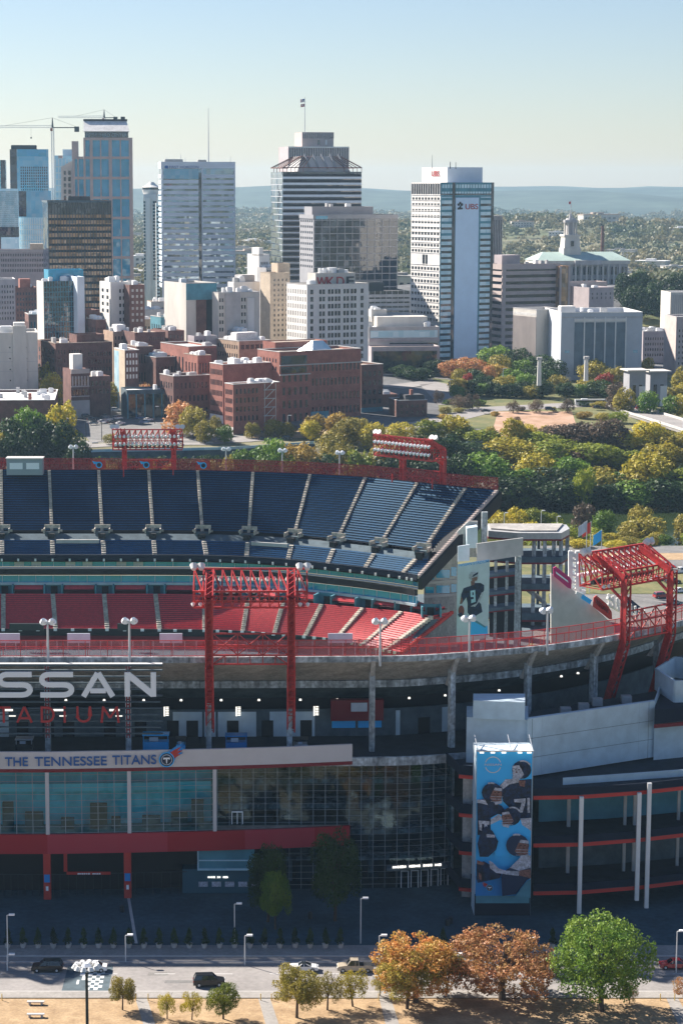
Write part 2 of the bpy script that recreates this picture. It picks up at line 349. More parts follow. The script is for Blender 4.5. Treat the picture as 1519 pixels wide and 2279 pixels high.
def drape(name, poly, m, lift=0.06, stepy=25.0, stepx=30.0, kind='structure', zf=ground):
    """poly = [(xl0,xr0,y0),(xl1,xr1,y1)...]: a band between two edges, draped"""
    mb = MB(); rows = []
    breaks = [p[0] for p in PROF]
    for (a0, b0, y0), (a1, b1, y1) in zip(poly, poly[1:]):
        n = max(1, int(abs(y1-y0)/stepy)); tt = [i/n for i in range(n+1)]
        for yb in breaks:
            if min(y0,y1) < yb < max(y0,y1): tt.append((yb-y0)/(y1-y0))
        for t in sorted(tt): rows.append((lerp(a0,a1,t), lerp(b0,b1,t), lerp(y0,y1,t)))
    nx = max(1, int(max(abs(r[1]-r[0]) for r in rows)/stepx))
    g = [[(lerp(a,b,i/nx), y, zf(lerp(a,b,i/nx), y)+lift) for i in range(nx+1)] for a, b, y in rows]
    for r0, r1 in zip(g, g[1:]):
        for i in range(nx): mb.poly([r0[i], r0[i+1], r1[i+1], r1[i]])
    o = mb.build(name, m); o['kind'] = kind; return o
def flat(name, pts, z, m, kind='structure'):
    mb = MB(); mb.poly([(x, y, z) for x, y in pts]); o = mb.build(name, m); o['kind'] = kind; return o
# river
flat('river', [(-2500,750),(2500,750),(2500,890),(-2500,890)], -8.6, 'river')
# downtown paving
drape('city_pavement', [(-420,520,1000),(-520,560,1200),(-600,560,1500),(-650,560,1700)], 'city_ground', .05)
# ---- foreground: lawn, road, plaza (all at z 0, each sheet 4 mm above the other)
flat('dry_lawn', [(-70,250),(110,250),(110,312.6),(-70,312.6)], .02, 'dry_grass')
flat('pavement_near', [(-90,312.6),(130,312.6),(130,315.2),(-90,315.2)], .13, 'pavement')
flat('road', [(-120,315.3),(150,315.3),(150,330.6),(-120,330.6)], .012, 'road_pale')
flat('pavement_far', [(-120,330.8),(150,330.8),(150,335.5),(-120,335.5)], .14, 'pavement')
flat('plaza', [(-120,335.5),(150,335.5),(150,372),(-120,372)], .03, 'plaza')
kb = MB(); kb.box(-90,130,315.2,315.4,0,.14); kb.box(-120,150,330.5,330.8,0,.15); kb.build('kerb', 'concrete_light')['kind'] = 'structure'
# small paths across the lawn
for (ua, ub, va, vb) in ((305,330,2279,2205),(575,605,2279,2205),(840,872,2279,2205),(1470,1505,2279,2205)):
    a = atZ(ua-10, 2320, 0); b = atZ(ua, va, 0)
    p0 = atZ(ua+30 if ua < 1000 else ua+60, 2330, 0); q0 = atZ(ub+32 if ua < 1000 else ub+60, 2330, 0); p1 = atZ(ua, 2199, 0); q1 = atZ(ua+26, 2199, 0)
    flat('path', [(p0.x,p0.y),(q0.x,q0.y),(q1.x,312.59),(p1.x,312.59)], .03, 'pavement')
ym = MB()
for x in range(-90, 140, 9): ym.box(x, x+3.2, 322.9, 323.02, .014, .018)
ym.build('lane_marking', 'white_paint')['kind'] = 'structure'
# painted crossing with chequered band on grey ground
a = atZ(146,2160,0); b = atZ(248,2210,0)
cr = MB(); x0, x1 = XY(146,322,0), XY(248,322,0); cr.poly([(x0,315.8,.016),(x1,315.8,.016),(x1,326.5,.016),(x0,326.5,.016)]); o = cr.build('painted_crossing', 'concrete_dark'); o['kind'] = 'structure'
cw = MB()
for i in range(10):
    for j in range(4):
        if (i+j) % 2 == 0:
            xx = XY(197,322,0)+j*.62; yy = 316.1+i*1.0; cw.poly([(xx,yy,.021),(xx+.62,yy,.021),(xx+.62,yy+1.0,.021),(xx,yy+1.0,.021)])
for k, (dx, w) in enumerate(((1.0,.35),(1.7,.5),(1.25,.9))): xx = XY(160,322,0)+dx; cw.poly([(xx,318.5+k*1.8,.021),(xx+w,318.5+k*1.8,.021),(xx+w,320.3+k*1.8,.021),(xx,320.3+k*1.8,.021)])
cw.build('crossing_marking', 'white_paint')['kind'] = 'structure'
# ---- far bank: park, river road, car park
drape('river_road', [(-260,-95,905),(-250,-60,918)], 'road_pale', .3) if False else None
drape('riverside_lawn', [(-190,-90,925),(-180,-95,955)], 'dry_grass', .1)
drape('wooded_bank', [(-95,210,900),(-95,150,946)], 'leaf_litter', .12)
rwl = thing('retaining_wall', 'long shaded retaining wall carrying the riverside road above the bank', 'wall', (-40,940,6))
mb = MB(); P_ = [atZ(u,v,8.5) for u, v in ((150,1006),(260,1003),(400,1001),(520,998),(640,990),(700,986))]
for p, q in zip(P_, P_[1:]): mb.bar((p.x,p.y-2.5,5.2),(q.x,q.y-2.5,5.2),.8,6.4)
wpart(rwl, mb, 'wall', 'concrete_dark'); mb = MB()
for p, q in zip(P_, P_[1:]): mb.bar((p.x,p.y-2.5,9.0),(q.x,q.y-2.5,9.0),.4,1.1)
wpart(rwl, mb, 'parapet', 'glass_pale')
# boulevard along the river, rising to the right (v 975 -> 905)
def road_strip(name, pts, w, m, lift):
    mb = MB(); P = [Vector(p) for p in pts]; L = []; R = []
    Q = []
    for p, q in zip(P, P[1:]):
        n = max(1, int((q-p).length/12)); Q += [p.lerp(q, i/n) for i in range(n)]
    Q.append(P[-1])
    for i, p in enumerate(Q):
        d = (Q[min(i+1,len(Q)-1)]-Q[max(i-1,0)]); nn = Vector((-d.y, d.x, 0)).normalized()*w/2
        a, b = p-nn, p+nn; L.append((a.x,a.y,ground(a.x,a.y)+lift)); R.append((b.x,b.y,ground(b.x,b.y)+lift))
    mb.strip(L, R); o = mb.build(name, m); o['kind'] = 'structure'; return o
gp = lambda u, v, z: atZ(u, v, z)
road_strip('river_road', [gp(-60,1000,8),gp(180,988,8),gp(300,984,8),gp(460,982,8.4),gp(620,972,8.6),gp(790,962,9),gp(950,942,10),gp(1080,915,10.5),gp(1250,906,11),gp(1450,898,11.5),gp(1640,890,12)], 17, 'road_pale', .22)
drape('car_park', [(XY(200,955,9),XY(560,955,9),962),(XY(170,1010,10),XY(640,1010,10),1010),(XY(150,1120,12),XY(460,1120,12),1110)], 'asphalt', .14)
drape('downtown_street', [(XY(380,1110,12),XY(470,1110,12),1110),(XY(300,1200,14),XY(345,1200,14),1200)], 'asphalt', .16)
road_strip('avenue', [gp(870,870,12),gp(960,860,12),gp(1010,905,11)], 16, 'road_pale', .3)
road_strip('avenue', [gp(850,835,13),gp(1000,850,12.5),gp(1180,862,12.5),gp(1380,880,12)], 18, 'asphalt', .26)
drape('park_slope', [(XY(1085,950,9),XY(1280,950,9),950),(XY(1095,1000,9),XY(1285,1000,9),1000),(XY(1110,1060,9),XY(1275,1060,9),1066)], 'park_brown', .16)
drape('park_ground', [(XY(985,1006,9),XY(1560,1006,9),1006),(XY(960,1230,14),XY(1560,1230,14),1228)], 'park_grass', .13)
drape('verge', [(XY(560,985,9),XY(700,985,9),975),(XY(545,1000,9),XY(860,1000,9),1000)], 'dry_grass', .3)
drape('courthouse_lawn', [(XY(1180,1130,12),XY(1330,1130,12),1130),(XY(1180,1190,13),XY(1350,1190,13),1190)], 'park_grass', .2)
drape('capitol_lawn', [(XY(1400,1480,24),XY(1530,1480,24),1470),(XY(1400,1560,24),XY(1530,1560,24),1550)], 'park_grass', .5)
# bridge road deck at the right edge, crossing the river
br = thing('road_bridge', 'grey road bridge leaving the right edge beside the river trees', 'bridge', (200,900,10))
P = [gp(1380,905,12), gp(1480,935,12), gp(1640,985,12)]
d = MB(); w = 15
for p, q in zip(P, P[1:]):
    n = Vector((-(q-p).y,(q-p).x,0)).normalized()*w/2
    d.hexa([p-n-Vector((0,0,1.4)), q-n-Vector((0,0,1.4)), q+n-Vector((0,0,1.4)), p+n-Vector((0,0,1.4)), p-n, q-n, q+n, p+n])
wpart(br, d, 'bridge_deck', 'road_pale')
d = MB()
for p, q in zip(P, P[1:]):
    n = Vector((-(q-p).y,(q-p).x,0)).normalized()*(w/2+.15)
    for s_ in (-1, 1): d.bar(p+n*s_+Vector((0,0,.5)), q+n*s_+Vector((0,0,.5)), .3, 1.2)
wpart(br, d, 'parapet', 'concrete_light')
d = MB()
for t in (.3,.7,1.15,1.6):
    p = P[0].lerp(P[1], t) if t <= 1 else P[1].lerp(P[2], t-1); d.box(p.x-1, p.x+1, p.y-3, p.y+3, -10, 10.5)
wpart(br, d, 'pier', 'concrete')
# near bank ground on the right: parking, sandy strip
drape('stadium_car_park', [(70,140,560),(90,190,735-1)], 'asphalt', .1)
drape('sandy_path', [(XY(1290,700,0),260,700),(XY(1330,716,0),270,716)], 'dry_grass', .14)
drape('grass_bank', [(55,150,640),(70,125,690)], 'park_grass', .2)
drape('stadium_apron', [(-300,66,372),(-300,66,560),(-300,100,640)], 'concrete_dark', .05)
drape('bush_strip', [(58,80,600),(62,84,640)], 'park_grass', .24)
flat('playing_field', [(-180,430),(50,430),(50,545),(-180,545)], .15, 'field_grass')
# ============================================================ TREES
def crown_mesh(name, seed, n, leaf, lobes, spread=.55, lr=(.32,.5), squash=.8, wild=.55):
    r = np.random.default_rng(seed)
    th = r.uniform(0, 2*pi, lobes); ph = r.uniform(-.75, 1, lobes); rad = spread*np.sqrt(r.uniform(.15, 1, lobes))
    c = np.stack([rad*np.cos(th)*np.sqrt(1-np.clip(ph,-1,1)**2*.6), rad*np.sin(th)*np.sqrt(1-np.clip(ph,-1,1)**2*.6), ph*spread*squash], 1)
    R = r.uniform(lr[0], lr[1], lobes)
    li = r.choice(lobes, n, p=R**2/np.sum(R**2)); d = r.normal(size=(n,3)); d /= np.linalg.norm(d,axis=1)[:,None]
    rr = R[li]*(1-.35*r.random(n)**2); rr *= 1+.22*np.sin(d[:,0]*7+seed)*np.cos(d[:,1]*6+d[:,2]*5)
    p = c[li]+d*rr[:,None]
    dist = np.linalg.norm(p[:,None,:]-c[None], axis=2)/R[None]; dist[np.arange(n), li] = 9
    keep = dist.min(axis=1) > .62; p = p[keep]; d = d[keep]; n = len(p)
    nn = d+wild*r.normal(size=(n,3)); nn /= np.linalg.norm(nn,axis=1)[:,None]
    a = np.cross(nn, r.normal(size=(n,3))); a /= np.linalg.norm(a,axis=1)[:,None]; b = np.cross(nn, a)
    s = leaf*r.uniform(.6,1.4,(n,1)); s2 = s*r.uniform(.5,.9,(n,1))
    v = np.empty((n,4,3)); v[:,0] = p-a*s; v[:,1] = p-b*s2+nn*s*.15; v[:,2] = p+a*s; v[:,3] = p+b*s2+nn*s*.15
    v = v.reshape(-1,3)
    z0, z1 = np.quantile(v[:,2], .002), np.quantile(v[:,2], .998); xr = np.quantile(np.abs(v[:,:2]), .985)
    v[:,2] = (v[:,2]-z0)/(z1-z0); v[:,:2] /= xr
    f = np.arange(n*4).reshape(-1,4)
    me = npmesh(name, v, f, None); me.materials.append(MATS['leaf_green']); return me
def trunk_mesh(name, seed, nb=6, lean=.0):
    r = random.Random(seed); mb = MB(); top = Vector((lean*r.uniform(-1,1), lean*r.uniform(-1,1), .62))
    mb.cone((0,0,-.05), (top.x*.3, top.y*.3, .28), .05, .036, 8); mb.cone((top.x*.3, top.y*.3, .28), top, .036, .014, 6)
    for i in range(nb):
        a = 2*pi*i/nb+r.uniform(-.4,.4); z = r.uniform(.2,.45); b = Vector((top.x*z, top.y*z, z))
        e = b+Vector((cos(a)*.34*r.uniform(.6,1.1), sin(a)*.34*r.uniform(.6,1.1), r.uniform(.22,.42)))
        mb.cone(b, e, .02, .006, 5)
        for q in range(2):
            m_ = b.lerp(e, .55); e2 = m_+Vector((r.uniform(-.16,.16), r.uniform(-.16,.16), r.uniform(.08,.2))); mb.cone(m_, e2, .009, .003, 4)
    return mb.mesh(name, 'bark')
CR = {
 'round': [crown_mesh('crown_round', s, 3600, .062, 22, .62, (.26,.44), .8) for s in (1,2,3,4)],
 'tall': [crown_mesh('crown_tall', s, 3600, .058, 24, .62, (.24,.40), 1.1) for s in (11,12,13)],
 'fine': [crown_mesh('crown_fine', s, 17000, .023, 60, .74, (.12,.27), .75, .95) for s in (21,22,23)],
 'sparse': [crown_mesh('crown_sparse', s, 5000, .026, 38, .72, (.13,.24), .7, .9) for s in (31,32,33)],
 'maple': [crown_mesh('crown_maple', s, 26000, .022, 110, .78, (.12,.24), .78, .9) for s in (51,52)],
 'airy': [crown_mesh('crown_airy', s, 15000, .024, 130, .85, (.07,.19), .72, 1.0) for s in (61,62,63)],
 'cone': [crown_mesh('crown_cone', 41, 1200, .08, 14, .5, (.25,.4), 1.6)],
}
for me in CR['cone']:
    for v in me.vertices: k = 1.05-.85*v.co.z; v.co.x *= k; v.co.y *= k
TRK = [trunk_mesh('trunk', 5+i, 6, .12) for i in range(3)]; TRKB = [trunk_mesh('trunk_branching', 15+i, 9, .2) for i in range(3)]
TREE_N = [0]
def tree(x, y, z, h, r, kind, shape='round', hb=.18, label=None, group=None, name=None):
    i = TREE_N[0]; TREE_N[0] += 1
    root = thing(name or 'tree', label or 'tree', 'tree', (x,y,z), 0, group)
    me = CR[shape][i % len(CR[shape])]
    o = bpy.data.objects.new('crown', me); COL.objects.link(o); o.parent = root
    o.location = (0,0,h*hb); o.scale = (r, r*random.uniform(.85,1.1), h*(1-hb)); o.rotation_euler = (0,0,random.uniform(0,6.28))
    o.material_slots[0].link = 'OBJECT'; o.material_slots[0].material = MATS[kind]
    t = bpy.data.objects.new('trunk', (TRKB if shape in ('fine','sparse','maple','airy') else TRK)[i % 3]); COL.objects.link(t); t.parent = root
    tk = (max(r*1.6, h*.45)*.9) if shape in ('fine','sparse','maple','airy') else r*.9; t.scale = (tk, tk, h*1.15 if shape != 'sparse' else h*1.2); t.rotation_euler = (0,0,random.uniform(0,6.28))
    return root
KN = {'leaf_dark':'dark green','leaf_green':'green','leaf_lime':'lime green','leaf_yellow':'bright yellow-green','leaf_gold':'golden','leaf_olive':'olive','leaf_rust':'rust-orange','leaf_brown':'brown thinning','leaf_red':'red','leaf_spring':'vivid green'}
K = {'A':'leaf_amber','d':'leaf_dark','g':'leaf_green','l':'leaf_lime','y':'leaf_yellow','o':'leaf_gold','v':'leaf_olive','r':'leaf_rust','b':'leaf_brown','R':'leaf_red','s':'leaf_spring'}
def tree_row(spec, where, group, shape='round', hb=.03, dY=0):
    """spec: (u, vtop, width px, Y, kind)"""
    items = []
    for t in spec.split():
        q = t.split(','); u, vt, w, Y = map(float, q[:4]); Y += dY; k = K[q[4][0]]; sh = {'t':'tall','f':'fine','p':'sparse'}.get(q[4][1:2], shape)
        x = XY(u, Y, 10); z = ground(x, Y); zt = zY(vt, Y); items.append((u, x, Y, z, max(2.5, zt-z), w/2/F*Y*1.02, k, sh))
    cnt = {}; tot = {}
    for it in items: tot[it[6]] = tot.get(it[6],0)+1
    for it in sorted(items, key=lambda i: i[0]):
        k = it[6]; n = cnt.get(k,0); cnt[k] = n+1
        lab = ('%s %s tree from the left %s' % (ORD[n], KN[k], where)) if tot[k] > 1 else 'only %s tree %s' % (KN[k], where)
        nm = {'leaf_dark':'evergreen_tree'}.get(k, 'autumn_tree' if k in ('leaf_rust','leaf_gold','leaf_brown','leaf_red') else 'broadleaf_tree')
        hh = it[4]; tree(it[1], it[2], it[3], hh, it[5], k, it[7], hb, lab, group, nm)
G1 = 'trees on the far river bank'
tree_row("1010,925,70,965,y 1075,955,90,955,l 1140,930,60,960,y 1200,960,90,955,l 1290,940,80,958,b 1350,930,90,950,b 1440,938,80,955,y 1500,960,80,950,v 1240,945,90,962,b 1550,950,80,955,y 955,935,80,962,l 890,940,70,960,y 1310,955,90,955,b 1400,960,70,950,y 1165,945,60,966,y 1460,955,70,962,l 1030,948,70,962,l", 'in the back row of the river bank', G1)
tree_row("1045,985,120,925,dt 1130,975,110,930,y 1170,985,90,925,y 1240,980,120,925,l 1330,985,110,922,l 1395,1000,90,920,l 1470,985,100,920,y 1530,1000,100,918,v 1285,1000,100,920,b", 'in the second row of the river bank', G1)
tree_row("1075,1010,120,895,g 1150,1040,120,890,g 1190,1010,100,900,y 1230,1040,130,888,dt 1320,1040,120,888,v 1370,1050,100,890,gt 1440,1010,110,892,y 1500,1040,110,888,l 1405,1050,90,886,v 1545,1030,90,890,d 1275,1015,90,898,g", 'in the third row of the river bank', G1)
tree_row("1120,1060,120,876,d 1185,1075,100,874,dt 1250,1070,110,874,d 1300,1040,50,872,l 1345,1075,110,874,d 1410,1070,110,875,g 1475,1065,110,875,d 1165,1085,50,872,g 1540,1065,110,875,d 1075,1080,100,874,d", 'along the water at the foot of the bank', G1, hb=.02)
tree_row("560,995,90,900,g 610,975,75,902,st 530,1005,60,896,g 665,985,80,905,o 690,1000,70,898,o 740,960,70,925,v 760,985,60,905,v 800,1000,70,900,l 720,1010,60,896,dt 855,985,80,905,v 930,990,90,905,d 980,965,90,920,d 505,1015,60,893,v 640,1015,50,892,l 830,940,60,945,y 770,930,60,952,v 880,1010,80,896,d 950,1020,90,893,d 1000,1010,90,893,d 590,1010,60,892,g 190,1008,70,905,d 260,1014,70,902,d 300,1018,60,900,d 350,1015,70,903,d 400,1014,70,903,d 440,1016,60,900,d 480,1012,60,903,d 225,1018,60,898,g 465,1024,50,893,v 330,1026,50,893,y 375,1028,40,893,o 245,1028,40,893,v", 'above the red fence behind the blue seats', G1)
tree_row("-20,960,80,915,v 30,930,80,925,d 70,905,75,935,g 90,925,80,920,d 140,895,75,935,y 130,935,90,918,d 30,965,70,905,d 175,975,60,905,d 500,945,40,960,g", 'beside the white-roofed low building', 'trees left of the car park', hb=.06)
tree_row("400,893,70,985,r 430,905,60,975,v 250,965,40,958,v 455,935,45,962,v 560,940,36,975,v 610,932,44,978,v 480,925,30,985,v 640,938,34,975,v 700,922,60,975,o 745,918,50,980,o 800,930,60,970,v 690,935,50,968,y 780,950,60,962,y", 'around the riverside road and car park', 'trees along the riverside road')
tree_row("100,808,50,1100,y 118,828,56,1080,y 258,850,50,1075,v 322,852,46,1080,r 395,850,46,1085,v 450,838,46,1085,d 108,845,30,1075,y", 'between the old brick buildings at left', 'street trees downtown')
tree_row("1000,800,50,1180,r 1050,795,60,1175,r 1100,770,80,1230,s 1150,775,80,1210,d 1190,790,80,1190,d 1060,820,60,1140,d 1110,810,60,1150,o 1140,820,60,1135,g 1190,815,80,1140,d 1230,800,70,1170,d 1040,830,30,1120,R 1020,820,40,1140,v 1085,812,36,1140,r 960,800,50,1190,d 900,812,60,1180,d 930,818,60,1170,d 1165,760,60,1240,d 1200,778,60,1215,d", 'in the park below the tall bank tower', 'trees in the downtown park', dY=32)
tree_row("1055,845,40,1085,d 1095,848,42,1080,d 1140,852,46,1075,d 1205,845,60,1075,d 1255,850,46,1080,d 1290,855,40,1078,g 1320,800,60,1140,v 1345,830,44,1110,R 1330,845,60,1080,d 1375,850,60,1060,b 1410,850,45,1075,r 1365,815,50,1120,v 1265,760,40,1210,d 1520,815,50,1100,v 1530,850,60,1070,y 1490,860,60,1065,v 1450,870,50,1060,v 1415,800,40,1180,v 1440,795,30,1190,y 1015,858,36,1070,g 1075,835,50,1100,d 1120,835,50,1095,v 1170,830,50,1100,g 1215,822,60,1105,d 1240,835,50,1095,v 1160,848,50,1082,d 1075,852,40,1080,g 1117,856,40,1076,d 1180,856,46,1074,v 1310,845,50,1090,v 1350,860,44,1072,d 1395,862,44,1065,v 1110,790,60,1160,v 1160,800,60,1160,g 1020,840,50,1100,v", 'along the park front near the long bus', 'trees in the downtown park', dY=46)
tree_row("1022,880,50,1015,bp 1050,876,36,1018,bp 1192,888,36,1003,bp 1262,888,40,1003,bp 1140,890,30,1003,bp 1375,880,50,1010,bp 975,868,30,1040,bp", 'beside the park road', 'bare trees by the park road', dY=58)
tree_row("1385,608,50,1520,d 1420,600,60,1530,d 1450,625,50,1500,d 1490,610,60,1520,d 1530,605,60,1530,d 1410,635,60,1490,d 1480,640,60,1490,d 1210,615,20,1500,d", 'on the hill beside the domed tower hall', 'trees on the hill')
tree_row("1110,1140,60,800,y 1150,1130,60,805,y 1195,1130,60,808,l 1225,1140,50,806,l 1130,1155,60,785,v 1180,1160,60,780,y 1300,1120,50,810,b 1345,1135,60,800,g 1425,1125,60,795,v 1425,1150,90,775,v 1525,1142,50,790,v 1255,1165,70,765,l 1300,1175,80,765,l 1350,1185,80,755,y 1385,1180,50,760,v 1460,1185,50,752,v 1230,1175,60,760,l 1100,1130,40,815,y 1480,1190,40,750,g 1540,1180,60,752,l 1160,1180,60,758,y 1200,1195,60,740,l 1330,1205,50,738,l 1400,1195,50,742,v 1290,1200,60,730,y 1370,1212,50,728,y 1440,1205,40,735,l 1265,1195,40,735,v", 'between the river and the ramp tower', 'trees on the near river bank', hb=.04)
tree_row("-30,965,80,905,d -70,940,80,920,g", 'at the left picture edge', 'trees left of the car park')
# foreground trees: (u base, v base, vtop, crown width px, kind, shape, label)
def near_tree(u, vb, vt, w, kind, shape, label, hb=.3):
    p = atZ(u, vb, 0); h = zY(vt, p.y); r = w/2/F*p.y*1.05; return tree(p.x, p.y, 0, h, r, K[kind], shape, hb, label, 'trees on the dry lawn', 'lawn_tree')
near_tree(1337,2250,2045,200,'s','maple','large vivid green maple with round crown on the dry lawn', .2)
near_tree(1115,2225,2078,240,'r','airy','widest rust-red tree with airy crown beside the road', .2)
near_tree(925,2230,2085,205,'A','airy','golden-orange tree left of the widest red tree', .2)
near_tree(905,2245,2120,120,'v','fine','olive-green tree in front of the golden-orange tree', .25)
near_tree(992,2215,2120,80,'g','fine','small dark tree between the two rusty trees', .3)
near_tree(660,2265,2152,105,'v','fine','olive tree left of two small ones beside the pickup', .25)
near_tree(728,2248,2165,66,'v','sparse','small thin olive tree between two others below white car', .2)
near_tree(785,2240,2160,70,'y','sparse','small golden tree right of the thin olive trio', .2)
near_tree(273,2248,2175,58,'v','fine','dark olive bushy tree beside the lamp with floodlight ring', .25)
near_tree(372,2268,2208,46,'y','sparse','thin golden sapling with pale crown, left of a matching pair', .2)
near_tree(427,2270,2208,46,'y','sparse','thin golden sapling with pale crown, right of a matching pair', .2)
near_tree(497,2268,2192,72,'l','fine','lime green small tree right of the thin saplings', .25)
near_tree(845,2218,2170,40,'v','sparse','tiny olive shrub tree at the edge of the orange crown', .2)
near_tree(1400,2235,2190,40,'o','sparse','low leafless tuft tree right of the green maple', .1)
near_tree(1525,2225,2175,60,'r','sparse','rusty tree cut by the right edge of the picture', .2)
# trees in front of the glass facade; crown colours carry the shade, one the sunlight
def shade_tree(u, vb, vt, w, kind, label, hb=.2):
    p = atZ(u, vb, 0); return tree(p.x, p.y, 0, zY(vt, p.y), w/2/F*p.y, K[kind], 'fine', hb, label, 'trees before the glass facade', 'plaza_tree')
shade_tree(745,2050,1845,105,'d','tall shade-dark tree standing before the glass facade, right of two')
shade_tree(595,2052,1880,85,'d','tall shaded tree before the red band, left of two')
shade_tree(612,2068,1938,72,'s','short leafy tree in sunlit green in front of the shaded tall one')
pot = MB(); pot.cone((0,0,0),(0,0,.75),.35,.55,10)
potm = pot.mesh('planter', 'concrete_light')
def planter(x, y, label):
    r = thing('potted_conifer', label, 'potted tree', (x,y,.14), 0, 'potted conifers along the plaza edge')
    a = bpy.data.objects.new('planter', potm); COL.objects.link(a); a.parent = r
    c = bpy.data.objects.new('foliage', CR['cone'][0]); COL.objects.link(c); c.parent = r; c.location = (0,0,.6); c.scale = (.85,.85,2.9); c.rotation_euler = (0,0,x)
    c.material_slots[0].link = 'OBJECT'; c.material_slots[0].material = MATS['leaf_dark']
for i in range(24):
    u = 18+i*33.6
    if i == 23: break
    planter(XY(u, 334.2, .5), 334.3, '%s potted conifer from the left along the plaza edge' % ORD[i])
for i, u in enumerate((985,1045,1228)):
    planter(XY(u, 334.2, .5), 334.3, 'potted conifer behind the rusty trees, %s of three' % ('left','middle','right')[i])
tree_row("1000,890,36,1085,g 1030,893,34,1075,v 1062,888,34,1080,g 990,905,30,1050,v 1300,890,40,1078,g 1335,893,40,1070,v 1365,880,44,1062,b 1390,862,50,1050,v 1440,870,46,1042,g 1300,915,36,1030,o 1340,918,40,1022,v 1375,915,40,1015,l 1270,893,30,1085,d 1490,880,46,1035,g 1520,875,50,1035,y", 'on the grass around the park road', 'trees on the park grass', dY=10)
tree_row("1090,948,26,955,v 1120,952,20,990,o 1150,940,18,1030,b 1178,952,30,960,y 1210,946,22,980,v 1245,950,26,965,b 1275,945,30,985,v 1290,925,24,1040,v 1100,925,20,1050,o 1230,922,16,1066,v 1160,920,18,1068,b 1020,915,26,1062,v 985,925,30,1040,o 945,930,24,1020,v", 'scattered over the brown park slope', 'shrubs on the park slope', dY=0)
# distant woodland, one mass nobody could count
def far_wood(avoid):
    r = np.random.default_rng(5); P = []
    N = 12000
    y = 1750+ (7200-1750)*r.random(N*3)**1.25; u = r.uniform(-120, 1640, N*3)
    x = (u-CX)/F*(y*cT)
    dens = .5+.5*np.sin(x/95+np.sin(y/170)*2)*np.cos(y/140+x/210); keep = r.random(N*3) < .25+.75*dens
    keep &= ~((np.hypot((x-CAPX)/1.2, y-CAPY) < 120))
    for ax_, ay_ in avoid: keep &= ~((np.abs(x-ax_) < 30) & (y > ay_-75) & (y < ay_+22))
    x = x[keep][:N]; y = y[keep][:N]
    V = []; nl = 44
    for xx, yy in zip(x, y):
        R = r.uniform(4.5,10)*(1+yy/11000); z = ground(xx, yy)+R*.5
        d = r.normal(size=(nl,3)); d /= np.linalg.norm(d,axis=1)[:,None]; d[:,2] = np.abs(d[:,2])*1.05-.1
        p = np.array([xx,yy,z])+d*R*r.uniform(.75,1.1,(nl,1))*np.array([1.1,1.1,.95])
        nn = d+.5*r.normal(size=(nl,3)); nn /= np.linalg.norm(nn,axis=1)[:,None]
        a = np.cross(nn, r.normal(size=(nl,3))); a /= np.linalg.norm(a,axis=1)[:,None]; b = np.cross(nn, a); s = R*.23
        q = np.empty((nl,4,3)); q[:,0] = p-a*s; q[:,1] = p-b*s*.8; q[:,2] = p+a*s; q[:,3] = p+b*s*.8; V.append(q.reshape(-1,3))
    v = np.concatenate(V); o = bpy.data.objects.new('distant_woodland', npmesh('distant_woodland', v, np.arange(len(v)).reshape(-1,4), 'far_leaf')); COL.objects.link(o)
    tag(o, 'autumn woodland covering the hills beyond the city', 'woodland', None, 'stuff')
# distant pale buildings among the trees
fr = random.Random(9); gable = []
for k in range(5):
    mb = MB(); w, d, h = fr.uniform(14,42), fr.uniform(12,24), fr.uniform(6,12)
    mb.box(-w/2,w/2,-d/2,d/2,-3,h); me = mb.mesh('wall', 'stone_white' if k % 2 else 'stone_cream')
    rb = MB(); rb.box(-w/2-.4,w/2+.4,-d/2-.4,d/2+.4,h,h+.8); rb.box(-w*.2,w*.1,-3,3,h+.8,h+2.4); rme = rb.mesh('roof', ['roof_white','roof_grey','roof_tan'][k % 3])
    wb = MB()
    for i in range(int(w/5)): 
        for j in range(int(h/4)): wb.box(-w/2+1.5+i*5, -w/2+4+i*5, -d/2-.1, -d/2+.1, 1.2+j*4, 3+j*4)
    gable.append((me, rme, wb.mesh('windows', 'glass_window')))
spots = [(300,470,2600),(545,470,3000),(560,478,2900),(585,472,3300),(530,490,2500),(560,525,2200),(590,540,2100),(545,580,1900),(318,500,2300),(305,560,2000),(310,590,1900),(835,470,3600),(860,480,3000),(895,590,1850),(890,610,1800),
 (1130,465,3800),(1150,540,2100),(1180,550,2000),(1240,475,3300),(1440,545,2200),(1470,540,2250),(1500,545,2150),(1430,560,2050),(1460,568,2000),(1500,500,2700),(1515,470,3400),(1380,480,3000),(1330,470,3600),(1180,520,2350),(1400,525,2400),(1510,580,1950),(300,520,2200),(555,455,4200),(870,455,4300),(1210,455,4200),(1480,455,4500),(1340,505,2500),(900,560,2000),(885,540,2150),(575,505,2500),(1135,500,2600),(1120,560,2000),(1160,475,3500),(1300,455,4400),(1250,500,2800),(1450,500,2800),(1390,505,2600),(1210,530,2200),(320,480,2800),(310,455,3900),(565,470,3300),(840,500,2600),(1490,520,2400),(1350,540,2150),(870,520,2300),(600,560,1950)]
for i, (u, v, Y) in enumerate(spots):
    x = XY(u, Y, 15); z = ground(x, Y); me, rme, wme = gable[i % 5]
    r_ = thing('distant_building', 'small pale flat-roofed building among the far trees', 'building', (x,Y,z), fr.uniform(-.7,.3), 'pale buildings among the distant trees')
    s_ = fr.uniform(.9,1.7)
    for nm, m_ in (('wall', me), ('roof', rme), ('windows', wme)):
        o = bpy.data.objects.new(nm, m_); COL.objects.link(o); o.parent = r_; o.scale = (s_,s_,s_)
        if nm == 'windows': o['kind'] = 'stuff'

far_wood([(XY(u, Y, 15), Y) for u, v, Y in spots])
